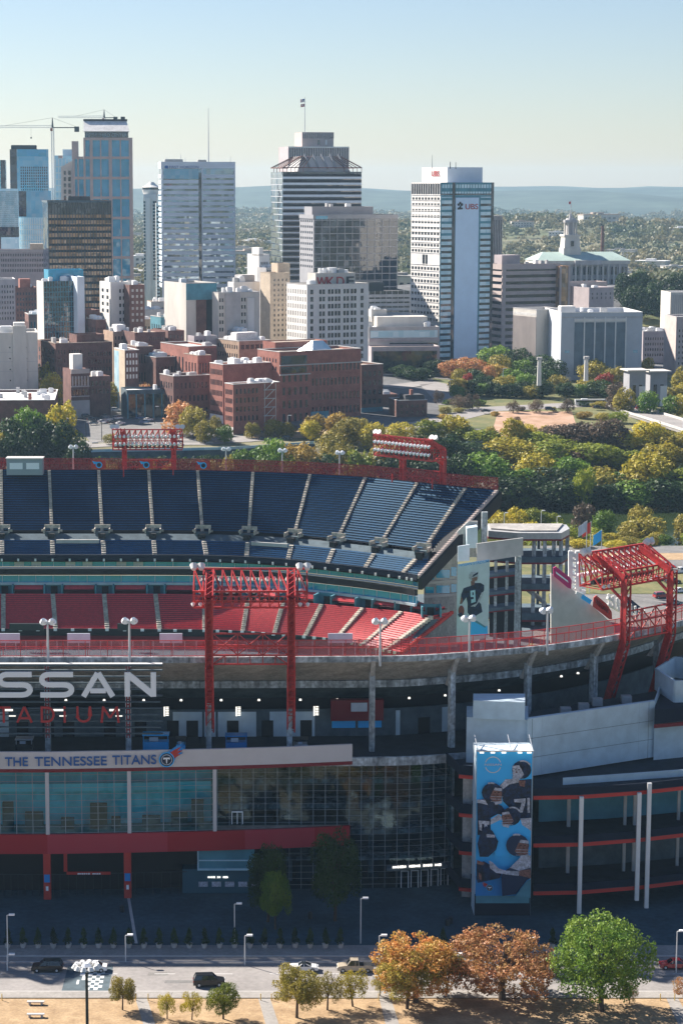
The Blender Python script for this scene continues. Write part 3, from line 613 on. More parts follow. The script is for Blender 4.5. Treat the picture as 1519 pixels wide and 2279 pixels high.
# ============================================================ DOWNTOWN
class Bld:
    """a box-shaped block; local x runs along the front, y goes back, z up from the street"""
    def __init__(b, name, label, cat, uL, uC, uR, vT, Y, beta, m, roof='roof_grey', depth=None, vC=None, root=None, par=1.0, gz=None, sub='wall'):
        be = radians(beta); zt = zY(vT, Y); xc = XY(uC, Y, zt); b.Y = Y
        d0 = Y*cT-(zt-H)*sT; a = (uR-CX)/F
        w = (a*d0-xc)/(cos(be)-a*sin(be)*cT)
        a2 = (uL-CX)/F; dd = (xc-a2*d0)/(sin(be)+a2*cos(be)*cT) if depth is None else depth
        if depth is None and not 7 < dd < 62: print('DEPTH', label, round(dd,1)); dd = 28
        b.w, b.d = w, dd
        if root is None:
            b.gz = ground(xc, Y) if gz is None else gz; b.root = thing(name, label, cat, (xc, Y, b.gz), be); b.ox = b.oy = 0
        else:
            b.root = root.root; b.gz = root.gz
            v = Matrix.Rotation(-be, 2) @ Vector((xc-b.root.location.x, Y-b.root.location.y)); b.ox, b.oy = v.x, v.y
        b.h = zt-b.gz; b.nw = root.nw if root else [0]; b.wm = root.wm if root else {}
        b.z0 = -4; ox, oy = b.ox, b.oy; mb = MB()
        mb.box(ox, ox+w, oy, oy+dd, b.z0, b.h-par)
        t = .4; mb.box(ox, ox+w, oy, oy+t, b.h-par, b.h); mb.box(ox, ox+w, oy+dd-t, oy+dd, b.h-par, b.h); mb.box(ox, ox+t, oy+t, oy+dd-t, b.h-par, b.h); mb.box(ox+w-t, ox+w, oy+t, oy+dd-t, b.h-par, b.h)
        mb.build(sub, m, b.root)
        rb = MB(); rb.box(ox+t+.002, ox+w-t-.002, oy+t+.002, oy+dd-t-.002, b.h-par-.1, b.h-par+.06); rb.build('roof', roof, b.root)
    def z(b, v): return zY(v, b.Y)-b.gz
    def face(b, mb, f, a0, a1, z0, z1, out, inn=.1):
        ox, oy = b.ox, b.oy
        if f == 'F': mb.box(ox+a0, ox+a1, oy-out, oy+inn, z0, z1)
        elif f == 'L': mb.box(ox-out, ox+inn, oy+a0, oy+a1, z0, z1)
        elif f == 'R': mb.box(ox+b.w-inn, ox+b.w+out, oy+a0, oy+a1, z0, z1)
    def bands(b, zs, th, m, out=.35, faces='FL', a0=0, a1=None, name='floor_band'):
        for z in zs:
            mb = MB()
            if 'F' in faces: b.face(mb, 'F', a0-(out if 'L' in faces and a0 == 0 else 0), b.w if a1 is None else a1, z, z+th, out)
            if 'L' in faces: b.face(mb, 'L', .101, b.d, z, z+th, out)
            mb.build(name, m, b.root)
        return b
    def piers(b, f, xs, wd, z0, z1, m, out=.4, name='mullions'):
        mb = MB()
        for x in xs: b.face(mb, f, x-wd/2, x+wd/2, z0, z1, out)
        mb.build(name, m, b.root, **({} if name == 'pier' else {})); return b
    def wins(b, f, nx, nz, a0, a1, z0, z1, fw=.5, fh=.6, m='glass_window', skip=None, name='window'):
        """one object for each window, the first hundred; the rest of a thing in one mesh"""
        pw, ph = (a1-a0)/nx, (z1-z0)/nz; ww, wh = pw*fw, ph*fh; rest = MB(); me = None
        for j in range(nz-1, -1, -1):
            for i in range(nx):
                if skip and skip(i, j): continue
                c = a0+(i+.5)*pw; z = z0+(j+.5)*ph
                if b.nw[0] < 100:
                    if me is None:
                        q = MB()
                        if f == 'F': q.box(-ww/2, ww/2, -.07, .06, -wh/2, wh/2)
                        elif f == 'L': q.box(-.07, .06, -ww/2, ww/2, -wh/2, wh/2)
                        else: q.box(-.06, .07, -ww/2, ww/2, -wh/2, wh/2)
                        me = q.mesh(name, m)
                    o = bpy.data.objects.new(name, me); COL.objects.link(o); o.parent = b.root; b.nw[0] += 1
                    o.location = (b.ox+c, b.oy, z) if f == 'F' else ((b.ox if f == 'L' else b.ox+b.w), b.oy+c, z)
                else: b.face(rest, f, c-ww/2, c+ww/2, z-wh/2, z+wh/2, .07, .06)
        if rest.f: rest.build('windows', m, b.root, kind='stuff')
        return b
    def slab(b, f, a0, a1, z0, z1, m, name, out=.12):
        mb = MB(); b.face(mb, f, a0, a1, z0, z1, out); mb.build(name, m, b.root); return b
    def roofbox(b, x0, x1, y0, y1, h, m='hvac', name='rooftop_unit', z=None):
        mb = MB(); z = b.h-1 if z is None else z; mb.box(b.ox+x0, b.ox+x1, b.oy+y0, b.oy+y1, z, z+h)
        if h < 5 and x1-x0 > 2: mb.box(b.ox+x0+.4, b.ox+x1-.4, b.oy+y0+.4, b.oy+y1-.4, z+h, z+h+.25)
        mb.build(name, m, b.root); return b
    def clutter(b, n, seed=1, m='hvac', hmax=2.2):
        r = random.Random(seed)
        for i in range(n):
            w, d = r.uniform(1.2, 4), r.uniform(1.2, 3.5); x = r.uniform(1.2, max(1.4, b.w-w-1.2)); y = r.uniform(1.2, max(1.4, b.d-d-1.2))
            b.roofbox(x, x+w, y, y+d, r.uniform(.8, hmax)+1, m if r.random() < .6 else 'hvac_white')
        return b
    def coping(b, m='concrete_light'):
        mb = MB(); ox, oy, w, d = b.ox, b.oy, b.w, b.d; z0, z1 = b.h+.003, b.h+.28; t = .55
        mb.box(ox-.12, ox+w+.12, oy-.12, oy+t, z0, z1); mb.box(ox-.12, ox+w+.12, oy+d-t, oy+d+.12, z0, z1); mb.box(ox-.12, ox+t, oy+t, oy+d-t, z0, z1); mb.box(ox+w-t, ox+w+.12, oy+t, oy+d-t, z0, z1)
        mb.build('coping', m, b.root); return b
    def text(b, f, txt, a0, a1, z0, z1, m, name='lettering', out=.25, bold=.01):
        t = text_mb(txt, 10, .1, bold); s = (a1-a0)/t.w; sz = (z1-z0)/t.h
        t.v = [(x*s, y, z*sz) for x, y, z in t.v]
        if f == 'F': t.v = [(b.ox+a0+x, b.oy-out+y, z0+z) for x, y, z in t.v]
        else: t.v = [(b.ox-out+y, b.oy+a1-x, z0+z) for x, y, z in t.v]
        t.build(name, m, b.root); return b
def fr_(n, a, b): return [a+(b-a)*i/(n-1) for i in range(n)]

# ---- far left glass group
b = Bld('glass_tower', 'blue glass tower with roof notch near the left picture edge', 'tower', 20,22,108,332,1700,6,'glass_blue','roof_dark',depth=30)
b.slab('F',0,b.w*.18,b.z(545),b.h,'glass_navy','dark_panel'); b.slab('F',b.w*.2,b.w*.95,b.z(348),b.z(332),'glass_teal','top_band')
b.wins('F',13,9,b.w*.26,b.w*.98,b.z(425),b.z(370),.55,.7,'glass_dark'); b.roofbox(1,b.w*.7,4,16,4,'dark_metal','penthouse')
b = Bld('patterned_tower', 'pale tower with a tight grid of small windows at the left edge', 'tower', -40,-39,41,420,1560,6,'glass_pale','roof_grey',depth=24)
b.wins('F',16,18,b.w*.45,b.w-.5,b.z(505),b.z(425),.5,.72,'glass_navy'); b.slab('F',b.w*.45,b.w,b.z(555),b.z(505),'glass_navy','dark_panel'); b.slab('F',b.w*.5,b.w,b.z(560),b.z(528),'glass_pale','pale_panel',.2)
b = Bld('stacked_glass_block', 'stacked glass block with dark vertical notch left of the crane mast', 'tower', 40,41,114,425,1590,6,'glass_blue','roof_grey',depth=22)
b.slab('F',0,b.w*.24,b.z(482),b.h,'glass_navy','dark_notch'); b.slab('F',0,b.w*.78,b.z(560),b.z(484),'glass_pale','pale_panel'); b.piers('F',fr_(12,0.5,b.w*.76),.5,b.z(560),b.z(486),'white',.3); b.bands([b.z(v) for v in (548,536,524,512,500)],.5,'white',.3,'F',0,b.w*.76)
b = Bld('narrow_glass_tower', 'narrow pale glass tower left of the arched twin-shoulder tower', 'tower', -30,-29,12,356,1640,5,'glass_blue','roof_dark',depth=22)
b.bands([b.z(v) for v in range(372,440,9)],.6,'precast',.3,'F'); b.slab('F',b.w*.75,b.w,b.z(440),b.h,'glass_navy','dark_panel',.35)
b = Bld('grid_tower', 'pale grid-front tower behind the crane mast', 'tower', 121,122,162,346,1800,5,'glass_pale','roof_dark',depth=22)
b.piers('F',fr_(6,.5,b.w-.5),.7,-2,b.h-3,'white'); b.bands([b.z(v) for v in range(372,470,14)],.8,'white',.3,'F'); b.roofbox(b.w*.45,b.w,2,12,6,'precast','penthouse')
b = Bld('old_hotel_block', 'old lilac-grey masonry block at left below the glass towers', 'building', -60,-59,102,556,1480,4,'stone_lilac','roof_grey',depth=20)
b.wins('F',26,4,b.w*.38,b.w-.5,b.z(608),b.z(562),.5,.55); b.bands([b.h-1.2],.6,'concrete_light',.5,'F',name='cornice'); b.roofbox(b.w*.78,b.w*.98,2,10,5,'stone_tan','penthouse')
# ---- tower cranes
def crane(label, um, vtop, vbase, ujib, vjib, uc, Y, m='pole'):
    x = XY(um, Y, zY(vtop, Y)); z0 = zY(vbase, Y); zt = zY(vtop, Y); zj = zY(vjib, Y)
    r = thing('tower_crane', label, 'crane', (x, Y, z0)); r_ = r.location
    mb = MB(); s = .9
    for dx in (-s, s):
        for dy in (-s, s): mb.bar((x+dx,Y+dy,z0), (x+dx,Y+dy,zj), .35)
    n = int((zj-z0)/3)
    for i in range(n):
        z = z0+i*3; mb.bar((x-s,Y-s,z),(x+s,Y-s,z+3),.18); mb.bar((x+s,Y+s,z),(x-s,Y+s,z+3),.18); mb.bar((x-s,Y-s,z),(x+s,Y-s,z),.18)
    wpart(r, mb, 'mast', 'dark_metal' if m == 'dark' else 'steel')
    mb = MB(); xj = XY(ujib, Y, zj); n = max(2, int(abs(xj-x)/3)); dx = (xj-x)/n
    mb.bar((x,Y-.7,zj),(xj,Y-.7,zj),.3); mb.bar((x,Y+.7,zj),(xj,Y+.7,zj),.3); mb.bar((x,Y,zj+1.6),(xj,Y,zj+1.3),.3)
    for i in range(n): mb.bar((x+dx*i,Y-.7,zj),(x+dx*(i+.5),Y,zj+1.5),.16); mb.bar((x+dx*(i+.5),Y,zj+1.5),(x+dx*(i+1),Y-.7,zj),.16)
    wpart(r, mb, 'jib', 'white')
    mb = MB(); xc = XY(uc, Y, zj); mb.bar((x,Y,zj),(xc,Y,zj),.9,.7); wpart(r, mb, 'counter_jib', 'dark_metal')
    mb = MB(); mb.box(xc-2, xc+1.5, Y-1, Y+1, zj-3.2, zj+.8); wpart(r, mb, 'counterweight', 'dark_metal')
    mb = MB(); mb.cone((x,Y,zj),(x,Y,zt),.9,.25,4); wpart(r, mb, 'tower_top', 'dark_metal')
    mb = MB(); mb.box(x-1.6,x+.2,Y-1.8,Y-.8,zj-2.6,zj-.4); wpart(r, mb, 'cab', 'brick_red')
    mb = MB(); mb.bar((x,Y,zt),(lerp(x,xj,.6),Y,zj+1.5),.14); mb.bar((x,Y,zt),(xc,Y,zj+.4),.14); xh = lerp(x,xj,.27); mb.bar((xh,Y,zj),(xh,Y,zj-7),.12); mb.box(xh-.5,xh+.5,Y-.4,Y+.4,zj-8.2,zj-7); wpart(r, mb, 'cables', 'dark_metal')
crane('tower crane with red cab and long jib reaching past the left edge', 117,262,460,-60,284,172,1660)
crane('distant tower crane with only its jib and tip above the arched tower', 232,244,300,130,262,258,1900)
# ---- teal twin-shoulder tower
Y = 1480
b = Bld('twin_shoulder_tower', 'tall teal glass tower with stone grid and sloped pale crown', 'tower', 182,186,295,312,Y,4,'glass_teal','roof_grey',depth=34)
c = Bld('', '', '', 160,162,186,354,Y,4,'glass_teal','roof_grey',depth=34,root=b,sub='lower_shoulder')
fl = [312,354,399,443,488,532,576,620]
for q, us in ((b,(186,206,209,242,246,250,290)), (c,())): pass
zt = b.h
b.bands([b.z(v) for v in fl],1.7,'stone_pink',.5,'F',name='stone_band')
c.bands([c.z(v) for v in fl[1:]],1.7,'stone_pink',.5,'F',name='stone_band')
W = b.w; px = W/(295-186)
for x, wd in ((.6,1.3),(17*px,2.0),(59.5*px,2.2),(W-1.2,2.4)): b.piers('F',[x],wd,-4,b.h,'stone_pink',.75,'pier')
for x in (38*px,82*px): b.piers('F',[x],.8,-4,b.h,'stone_pink',.6,'pier')
c.piers('F',[.6],1.6,-4,c.h,'stone_pink',.75,'pier'); c.piers('F',[c.w*.5],.8,-4,c.h,'stone_pink',.6,'pier')
# crown: sloped pale roof with dark lettered band
cx0, cx1, zt = 3.0*px, W-9*px, b.h
mb = MB(); zb = b.z(308); zt2 = b.z(292); ztt = b.z(268); yA = 2.5
mb.box(cx0,cx1,yA,28,zb-1,zt2); mb.build('crown_base','glass_navy',b.root)
mb = MB(); i = 3.5*px; mb.hexa([(cx0-.8,yA-.4,zt2),(cx1+.8,yA-.4,zt2),(cx1+.8,28,zt2),(cx0-.8,28,zt2),(cx0-.8,yA+11,ztt),(cx1-i,yA+11,ztt),(cx1-i,20,ztt),(cx0-.8,20,ztt)]); mb.build('crown_roof','roof_white',b.root)
mb = MB(); mb.box(cx0-1,cx1-i+.5,yA+10.5,21,ztt,ztt+1.3); mb.box(cx1-i-4,cx1-i-1,14,17,ztt+1.3,ztt+3); mb.build('ridge_cap','dark_metal',b.root)
t = text_mb('FIFTH THIRD CENTER', 10, .1, .01); s = (cx1-cx0-2)/t.w; t.v = [(cx0+1+x*s, yA-.2, zt2-3.6+z*2.2/t.h) for x,y,z in t.v]; t.build('lettering','glass_pale',b.root)
mb = MB(); mb.hexa([(-c.w-9.5,2,-4),(-c.w-.01,2,-4),(-c.w-.01,20,-4),(-c.w-9.5,20,-4),(-c.w-8.2,2,b.z(372)),(-c.w-.01,2,b.z(356)),(-c.w-.01,20,b.z(356)),(-c.w-8.2,20,b.z(372))]); 
mb.build('side_wing','stone_cream',b.root)
mb = MB(); mb.box(-c.w-9.8,-c.w-7,1.2,12,b.z(352),b.z(346)); mb.box(-8,-3.5,3,10,c.h,c.h+12); mb.build('stone_fin','stone_pink',b.root)
mb = MB()
for k in range(18): zz = b.z(380)-k*4.2; mb.box(-c.w-6.4,-c.w-4.8,1.85,2.1,zz-2.8,zz); mb.box(-c.w-3.4,-c.w-1.6,1.85,2.1,zz-2.8,zz)
mb.build('windows','glass_navy',b.root,kind='stuff')
# ---- bronze glass block
b = Bld('bronze_glass_office', 'bronze glass office block with vertical fins in front of the teal tower', 'office block', 95,107,248,446,1340,12,'glass_bronze','roof_dark')
b.bands([b.z(v) for v in fr_(17,462,690)],1.5,'black',.06,'F',name='dark_band'); b.piers('F',fr_(22,.3,b.w-.3),.34,-4,b.h,'dark_metal',.45,'fins')
b.slab('L',0,b.d,-4,b.h,'glass_navy','side_glass',.08); b.bands([b.h-1.3],1.3,'concrete_dark',.5,'FL',name='parapet_band'); b.roofbox(b.w*.33,b.w*.68,4,14,3.2,'dark_metal')
b.slab('F',.4,b.w-.4,b.z(478),b.z(450),'glass_navy','top_glass',.1)
# ---- office tower with grey bands
b = Bld('banded_office_tower', 'tall grey-banded office tower with mirrored windows and rooftop mast', 'tower', 354,360,523,360,1500,7,'glass_mirror','roof_grey')
b.bands([b.z(v) for v in fr_(21,396,640)],2.3,'precast',.5,'FL'); b.bands([b.z(375)],b.h-b.z(375),'precast',.55,'FL',name='parapet_band')
b.slab('F',b.w*.50,b.w*.54,-4,b.z(384),'glass_navy','dark_joint',.55); b.piers('F',[b.w*.55],.8,-4,b.z(375),'precast',.6,'pier'); b.piers('F',[.4],1.2,-4,b.h,'precast',.6,'corner_pier'); b.piers('F',[b.w-.4],1,-4,b.h,'precast',.6,'corner_pier')
b.slab('F',1.2,b.w*.5,b.z(398),b.z(376),'glass_blue','sign_panel',.6)
b.text('F','FIRST HORIZON',b.w*.10,b.w*.5,b.z(374.5),b.z(369),'text_blue',out=.75); b.slab('F',b.w*.04,b.w*.085,b.z(375),b.z(368.5),'text_blue','logo_square',.7)
b.roofbox(b.w*.05,b.w*.3,6,16,2.6); b.roofbox(b.w*.5,b.w*.62,5,12,2.2)
mb = MB(); mb.cone((b.w*.66,12,b.h-1),(b.w*.66,12,b.z(238)),.42,.14,6)
for x, h in ((.08,3),(.27,5.5),(.33,3),(.95,4),(.18,2.5)): mb.cone((b.w*x,6,b.h-1),(b.w*x,6,b.h+h),.18,.1,5)
mb.build('roof_mast','steel',b.root)
# ---- white round-cap hotel tower
Y = 1620; x0 = XY(340, Y, 60); r = thing('round_cap_tower', 'slender white tower with drum-shaped restaurant top left of the grey-banded one', 'tower', (x0,Y,ground(x0,Y))); zb = r.location.z
X = lambda u: XY(u, Y, 60)-x0; Z = lambda v: zY(v, Y)-zb
mb = MB(); mb.box(X(321),X(350),-2,14,-4,Z(432)); mb.box(X(326),X(336),-4.5,-2,-4,Z(440)); mb.build('wall','stone_white',r)
mb = MB(); mb.cone((X(338),6,Z(432)),(X(338),6,Z(422)),6.2,7.2,20); mb.cone((X(338),6,Z(417)),(X(338),6,Z(412)),7.2,4.0,20); mb.cone((X(338),6,Z(412)),(X(338),6,Z(405)),4,1.5,16); mb.build('restaurant_drum','stone_white',r)
mb = MB(); mb.cone((X(338),6,Z(422)),(X(338),6,Z(417)),6.9,6.9,20); mb.build('window_ring','glass_dark',r)
me = MB(); me.box(-.6,.6,-.1,.1,-.9,.9); me = me.mesh('window','glass_window')
for i in range(24):
    for u in (323.3, 343.5, 347.5):
        o = bpy.data.objects.new('window', me); COL.objects.link(o); o.parent = r; o.location = (X(u), -2.02, Z(450+i*7.4))
b = Bld('white_slab_annex', 'narrow white slab with stacked balconies touching the grey-banded tower', 'tower', 345,347,358,452,1560,4,'stone_white','roof_white',depth=12)
b.wins('F',1,26,0,b.w,b.z(665),b.z(458),.7,.5)
# ---- tall state office tower behind
b = Bld('state_office_tower', 'tall ribbed stone tower with stepped top and flag mast behind the black-banded one', 'tower', 620,641,776,326,1760,12,'stone_lilac','roof_grey')
b.slab('F',0,b.w,-4,b.h-.8,'glass_navy','recessed_glass',.03); b.piers('F',fr_(26,.5,b.w-.5),1.0,-4,b.h,'stone_lilac',.7,'fins'); b.bands([b.h-1],1,'stone_white',.9,'F',name='top_band')
c = Bld('', '', '', 655,672,742,294,1772,12,'stone_pink','roof_grey',root=b,sub='upper_block')
c.slab('F',0,c.w,c.z(308),c.h-.8,'glass_navy','recessed_glass',.03); c.piers('F',fr_(16,.3,c.w-.3),.8,c.z(308),c.h,'stone_lilac',.5,'fins'); c.slab('F',c.w*.5,c.w*.56,c.z(322),c.z(311),'glass_dark','louvre'); c.slab('F',c.w*.74,c.w*.79,c.z(322),c.z(311),'white','louvre')
Yf = 1778; xf = XY(678, Yf, 170)
f = thing('rooftop_flagpole', 'tall flagpole with national and state flags on the stepped tower roof', 'flagpole', (xf,Yf,zY(294,Yf)-1))
mb = MB(); mb.cone((0,0,0),(0,0,zY(216,Yf)-zY(294,Yf)+1),.32,.16,8); mb.build('pole','steel',f)
def flagmb(w, h, x0, z0): 
    mb = MB()
    for i in range(6):
        xa, xb = x0-w*i/6, x0-w*(i+1)/6; ya, yb = .35*sin(i*1.3), .35*sin((i+1)*1.3); mb.hexa([(xb,yb,z0-.1*i),(xa,ya,z0-.1*i),(xa,ya+.08,z0-.1*i),(xb,yb+.08,z0-.1*i),(xb,yb,z0+h-.1*i),(xa,ya,z0+h-.1*i),(xa,ya+.08,z0+h-.1*i),(xb,yb+.08,z0+h-.1*i)])
    return mb
zt = zY(216,Yf)-zY(294,Yf)
flagmb(3.4,2.6,-.25,zt-3).build('flag','white',f); q = MB(); q.box(-1.7,-.3,-.2,-.1,zt-1.6,zt-.4); q.build('flag_canton','text_blue',f); q = MB(); [q.box(-3.5,-1.7,-.25,-.15,zt-3+.5*i,zt-2.8+.5*i) for i in range(5)]; q.build('flag_stripes','text_red',f)
flagmb(3.0,2.4,-.25,zt-6.6).build('flag','text_red',f); q = MB(); q.cone((-1.7,-.45,zt-5.5),(-1.7,.5,zt-5.5),.7,.7,14); q.build('flag_disc','white',f)
# ---- black banded tower with sloped steel crown
b = Bld('black_banded_tower', 'black glass tower with white bands and sloped steel-truss roof', 'tower', 603,629,804,382,1440,10,'glass_navy','roof_dark')
b.bands([b.z(v) for v in fr_(19,398,640)],.55,'precast',.15,'F',name='white_band'); b.bands([b.z(v)+1.4 for v in fr_(19,398,640)],1.9,'black',.1,'F',name='black_band')
b.bands([b.z(v)+.55 for v in fr_(7,398,478)],.9,'precast',.12,'F',name='lit_band')
b.slab('L',0,b.d,-4,b.h,'glass_mirror','side_glass',.08); b.bands([b.z(v) for v in fr_(19,398,640)],.5,'steel',.2,'L',name='side_band')
zb_, zt_ = b.z(373), b.z(347); m1 = 3.2; w, d = b.w, b.d
mb = MB(); k1, k2 = w*.27, w*.74
mb.hexa([(k1-4,3,b.h),(k2+7,3,b.h),(k2+7,d-3,b.h),(k1-4,d-3,b.h),(k1,9,zt_),(k2+1,9,zt_),(k2+1,d-6,zt_),(k1,d-6,zt_)]); mb.build('sloped_roof','stone_grey',b.root)
mb = MB()
for x in fr_(5,k1+2,k2): mb.bar((x,8.6,zt_+.8),(x+3,2.6,b.h+2),.9); mb.cone((x,8.6,zt_-.3),(x,8.6,zt_+1.6),.7,.5,6)
mb.build('roof_ribs','stone_slate',b.root)
mb = MB(); c4 = [(0,0),(w,0),(w,d),(0,d)]; tp = [(k1,9),(k2+1,9),(k2+1,d-6),(k1,d-6)]
for (p, q) in zip(c4, c4[1:]+c4[:1]): mb.bar((*p,zb_),(*q,zb_),.6)
for p, q in zip(c4, tp): mb.bar((*p,zb_),(*q,zt_),.7)
for t in fr_(6,.0,.26)+fr_(5,.78,1.0): mb.bar((w*t,0,b.h-.5),(w*t,0,zb_),.35); mb.bar((w*t,0,zb_),(lerp(k1,k2,t),9,zt_),.4)
for t in (.25,.5,.75): mb.bar((0,d*t,b.h-.5),(0,d*t,zb_),.35); mb.bar((0,d*t,zb_),(k1,9+(d-15)*t,zt_),.4)
mb.build('roof_truss','brick_brown',b.root)
# ---- window-grid office block
b = Bld('grid_office_block', 'wide office block with dark window grid and tan frame before the black tower', 'office block', 667,698,885,478,1370,17,'glass_navy','roof_tan')
b.slab('L',0,b.d,-4,b.h,'stone_slate','side_wall',.05); b.nw[0] = 60; b.wins('L',6,9,1,b.d-1,b.z(600),b.z(486),.55,.42)
b.bands([b.z(v)-.3 for v in fr_(11,490,640)],.5,'stone_slate',.35,'F'); b.piers('F',fr_(12,.4,b.w-.4),.4,-4,b.h-2,'stone_slate',.3); b.bands([b.z(487)],b.h-b.z(487),'stone_slate',.5,'FL',name='parapet_band')
b.slab('F',1.2,b.w*.16,b.z(488),b.h-.7,'glass_blue','blue_panel',.55)
c = Bld('', '', '', 685,694,830,460,1385,17,'stone_slate','roof_tan',root=b,depth=16,sub='penthouse'); c.clutter(3,3)
# ---- bank tower (white flank, teal front)
b = Bld('bank_tower', 'tall bank tower with white gridded flank and teal front under a lettered panel', 'tower', 915,980,1097,406,1313,29,'stone_white','roof_white')
b.slab('F',0,b.w,-4,b.h,'teal_paint_and_shade','front_wall',.05)
w = b.w; b.slab('F',w*.28,w*.72,-4,b.z(440),'panel_blue','blank_panel',.5)
b.slab('F',w*.02,w*.215,-4,b.z(438),'glass_pale','window_strip',.10); b.slab('F',w*.76,w*.97,-4,b.z(438),'glass_pale','window_strip',.10)
for j, v in enumerate(fr_(28,446,800)):
    for a0, a1 in ((.02,.215),(.76,.97)):
        mb = MB(); b.face(mb,'F',w*a0,w*a1,b.z(v),b.z(v)+1.45,.16); mb.build('spandrel',('teal_paint_and_shade','glass_navy')[j%2] if j < 8 else 'glass_navy',b.root)
for v in (414,430): b.wins('F',18,1,w*.02,w*.97,b.z(v+5),b.z(v-4),.72,.9,'glass_pale')
b.bands([b.z(434)],.8,'glass_navy',.14,'F',name='dark_line'); b.piers('F',[w*.245,w*.985],w*.05,-4,b.h,'glass_navy',.3,'dark_edge')
b.slab('L',0.5,b.d-.5,b.z(432),b.z(409),'glass_navy','top_louvre',.05); b.piers('L',fr_(13,.6,b.d-.6),.5,b.z(432),b.z(408),'stone_grey',.4,'louvre_fins')
b.wins('L',9,10,.6,b.d-.6,b.z(566),b.z(436),.62,.45); b.wins('L',9,15,.6,b.d-.6,b.z(805),b.z(592),.62,.45)
b.slab('L',b.d*.42,b.d*.49,b.z(592),b.z(568),'glass_dark','slot_window'); b.slab('L',b.d*.52,b.d*.59,b.z(592),b.z(568),'glass_dark','slot_window')
mb = MB()
for v in fr_(12,434,564)+fr_(16,590,800): b.face(mb,'L',.2,b.d-.2,b.z(v)-.15,b.z(v)+.2,.25)
mb.build('floor_lines','stone_white',b.root)
b.text('F','UBS',w*.46,w*.70,b.z(466),b.z(454),'text_red',out=.75,bold=.02)
mb = MB(); lx, lz = w*.36, b.z(459)
for a in range(3): mb.bar((lx-1.6+a*.9,-.75,lz-2),(lx+1.6-a*.5,-.75,lz+1.8-a*.3),.5,.2); mb.cone((lx+(-1.2,0,1.2)[a],-.85,lz+(.9,1.9,.9)[a]),(lx+(-1.2,0,1.2)[a],-.65,lz+(.9,1.9,.9)[a]),.8,.8,8)
mb.box(lx-1.8,lx+1.8,-.8,-.6,lz-1.9,lz-.9); mb.build('key_logo','black',b.root)
c = Bld('', '', '', 938,995,1073,372,1327,29,'stone_white','roof_white',root=b,sub='penthouse'); c.slab('F',0,c.w,c.b0 if hasattr(c,'b0') else b.h-1,c.h,'glass_pale' if False else 'precast','penthouse_front',.05)
c.text('L','UBS',c.d*.3,c.d*.6,c.z(392),c.z(380),'text_red',out=.3,bold=.02); mb = MB(); mb.cone((3,c.d*.5,c.h-1),(3,c.d*.5,c.z(345)),.16,.08,5); mb.cone((8,2,c.h-1),(8,2,c.h+3.2),.3,.2,5); mb.cone((14,5,c.h-1),(14,5,c.h+3),.25,.15,5); mb.build('antenna','dark_metal',b.root)
b.root.children[0].name
b = Bld('ribbed_tower', 'dark ribbed tower sliver behind the right side of the bank tower', 'tower', 1060,1066,1117,480,1540,20,'stone_grey','roof_dark')
b.slab('F',0,b.w,-4,b.z(490),'glass_navy','recessed_glass',.03); b.piers('F',fr_(14,.4,b.w-.4),.6,-4,b.h,'stone_grey',.5,'fins')
b = Bld('banded_car_deck', 'grey office block with deep horizontal bands right of the bank tower', 'office block', 1091,1117,1243,588,1400,24,'glass_dark','roof_tan')
b.bands([b.z(v) for v in fr_(12,612,775)],2.3,'stone_pink',.7,'FL'); b.bands([b.z(600)],b.h-b.z(600),'stone_pink',.8,'FL',name='parapet_band'); b.piers('F',[1.0],2.6,-4,b.h,'stone_pink',.9,'pier'); b.piers('F',[b.w-1],2.6,-4,b.h,'stone_pink',.9,'pier')
b.roofbox(b.w*.1,b.w*.42,8,18,6.5,'stone_lilac','penthouse'); b.clutter(4,5)
b = Bld('bronze_wing', 'narrow bronze-glass wing with tan frame right of the banded block', 'office block', 1243,1244,1268,592,1412,24,'glass_bronze','roof_grey',depth=14); b.piers('F',[.8,b.w-.8],1.4,-4,b.h,'stone_pink',.4,'pier')
b = Bld('pink_stone_library', 'low pink stone block in front of the domed hall colonnade', 'building', 1262,1310,1365,640,1430,24,'stone_lilac','roof_grey'); b.clutter(2,6); b.wins('F',5,2,1,b.w-1,b.z(668),b.z(650),.2,.6)
c = Bld('', '', '', 1262,1264,1350,628,1450,24,'stone_pink','roof_grey',root=b,depth=14,sub='rear_block')
# ---- state capitol
Y = 1655; cz = zY(642, Y); cx = XY(1297, Y, cz)
r = thing('capitol', 'stone capitol with copper-green roof and columned tower on the hill', 'capitol', (cx,Y,cz), radians(8)); X = lambda u: (XY(u, Y, 70)-cx); Z = lambda v: zY(v, Y)-cz
mb = MB(); mb.box(X(1195),X(1400),0,34,-8,Z(588)); mb.build('wall','stone_grey',r)
mb = MB(); mb.box(X(1192),X(1403),-1.5,35.5,Z(588),Z(580)); mb.build('entablature','stone_cream',r)
mb = MB(); xa, xb = X(1190), X(1405); mb.hexa([(xa,-2,Z(580)),(xb,-2,Z(580)),(xb,36,Z(580)),(xa,36,Z(580)),(xa+9,16,Z(562)),(xb-9,16,Z(562)),(xb-9,18,Z(562)),(xa+9,18,Z(562))]); mb.build('roof','copper_roof',r)
for i in range(16):
    x = X(1272)+(X(1400)-X(1272))*(i+.5)/16; mb = MB(); mb.box(x-.9,x+.9,-.08,.1,Z(612),Z(594)); mb.build('window','glass_dark',r); mb = MB(); mb.box(x-.8,x+.8,-.08,.1,Z(634),Z(622)); mb.build('window','glass_dark',r)
for i in range(9):
    x = X(1278)+i*4.3; mb = MB(); mb.cone((x,-2.5,Z(640)),(x,-2.5,Z(589)),.85,.7,10); mb.build('column','stone_cream',r)
mb = MB(); mb.box(X(1275),X(1335),-4.2,0,Z(589),Z(579)); mb.box(X(1274),X(1336),-4.4,0,-8,Z(640)); mb.build('portico','stone_grey',r)
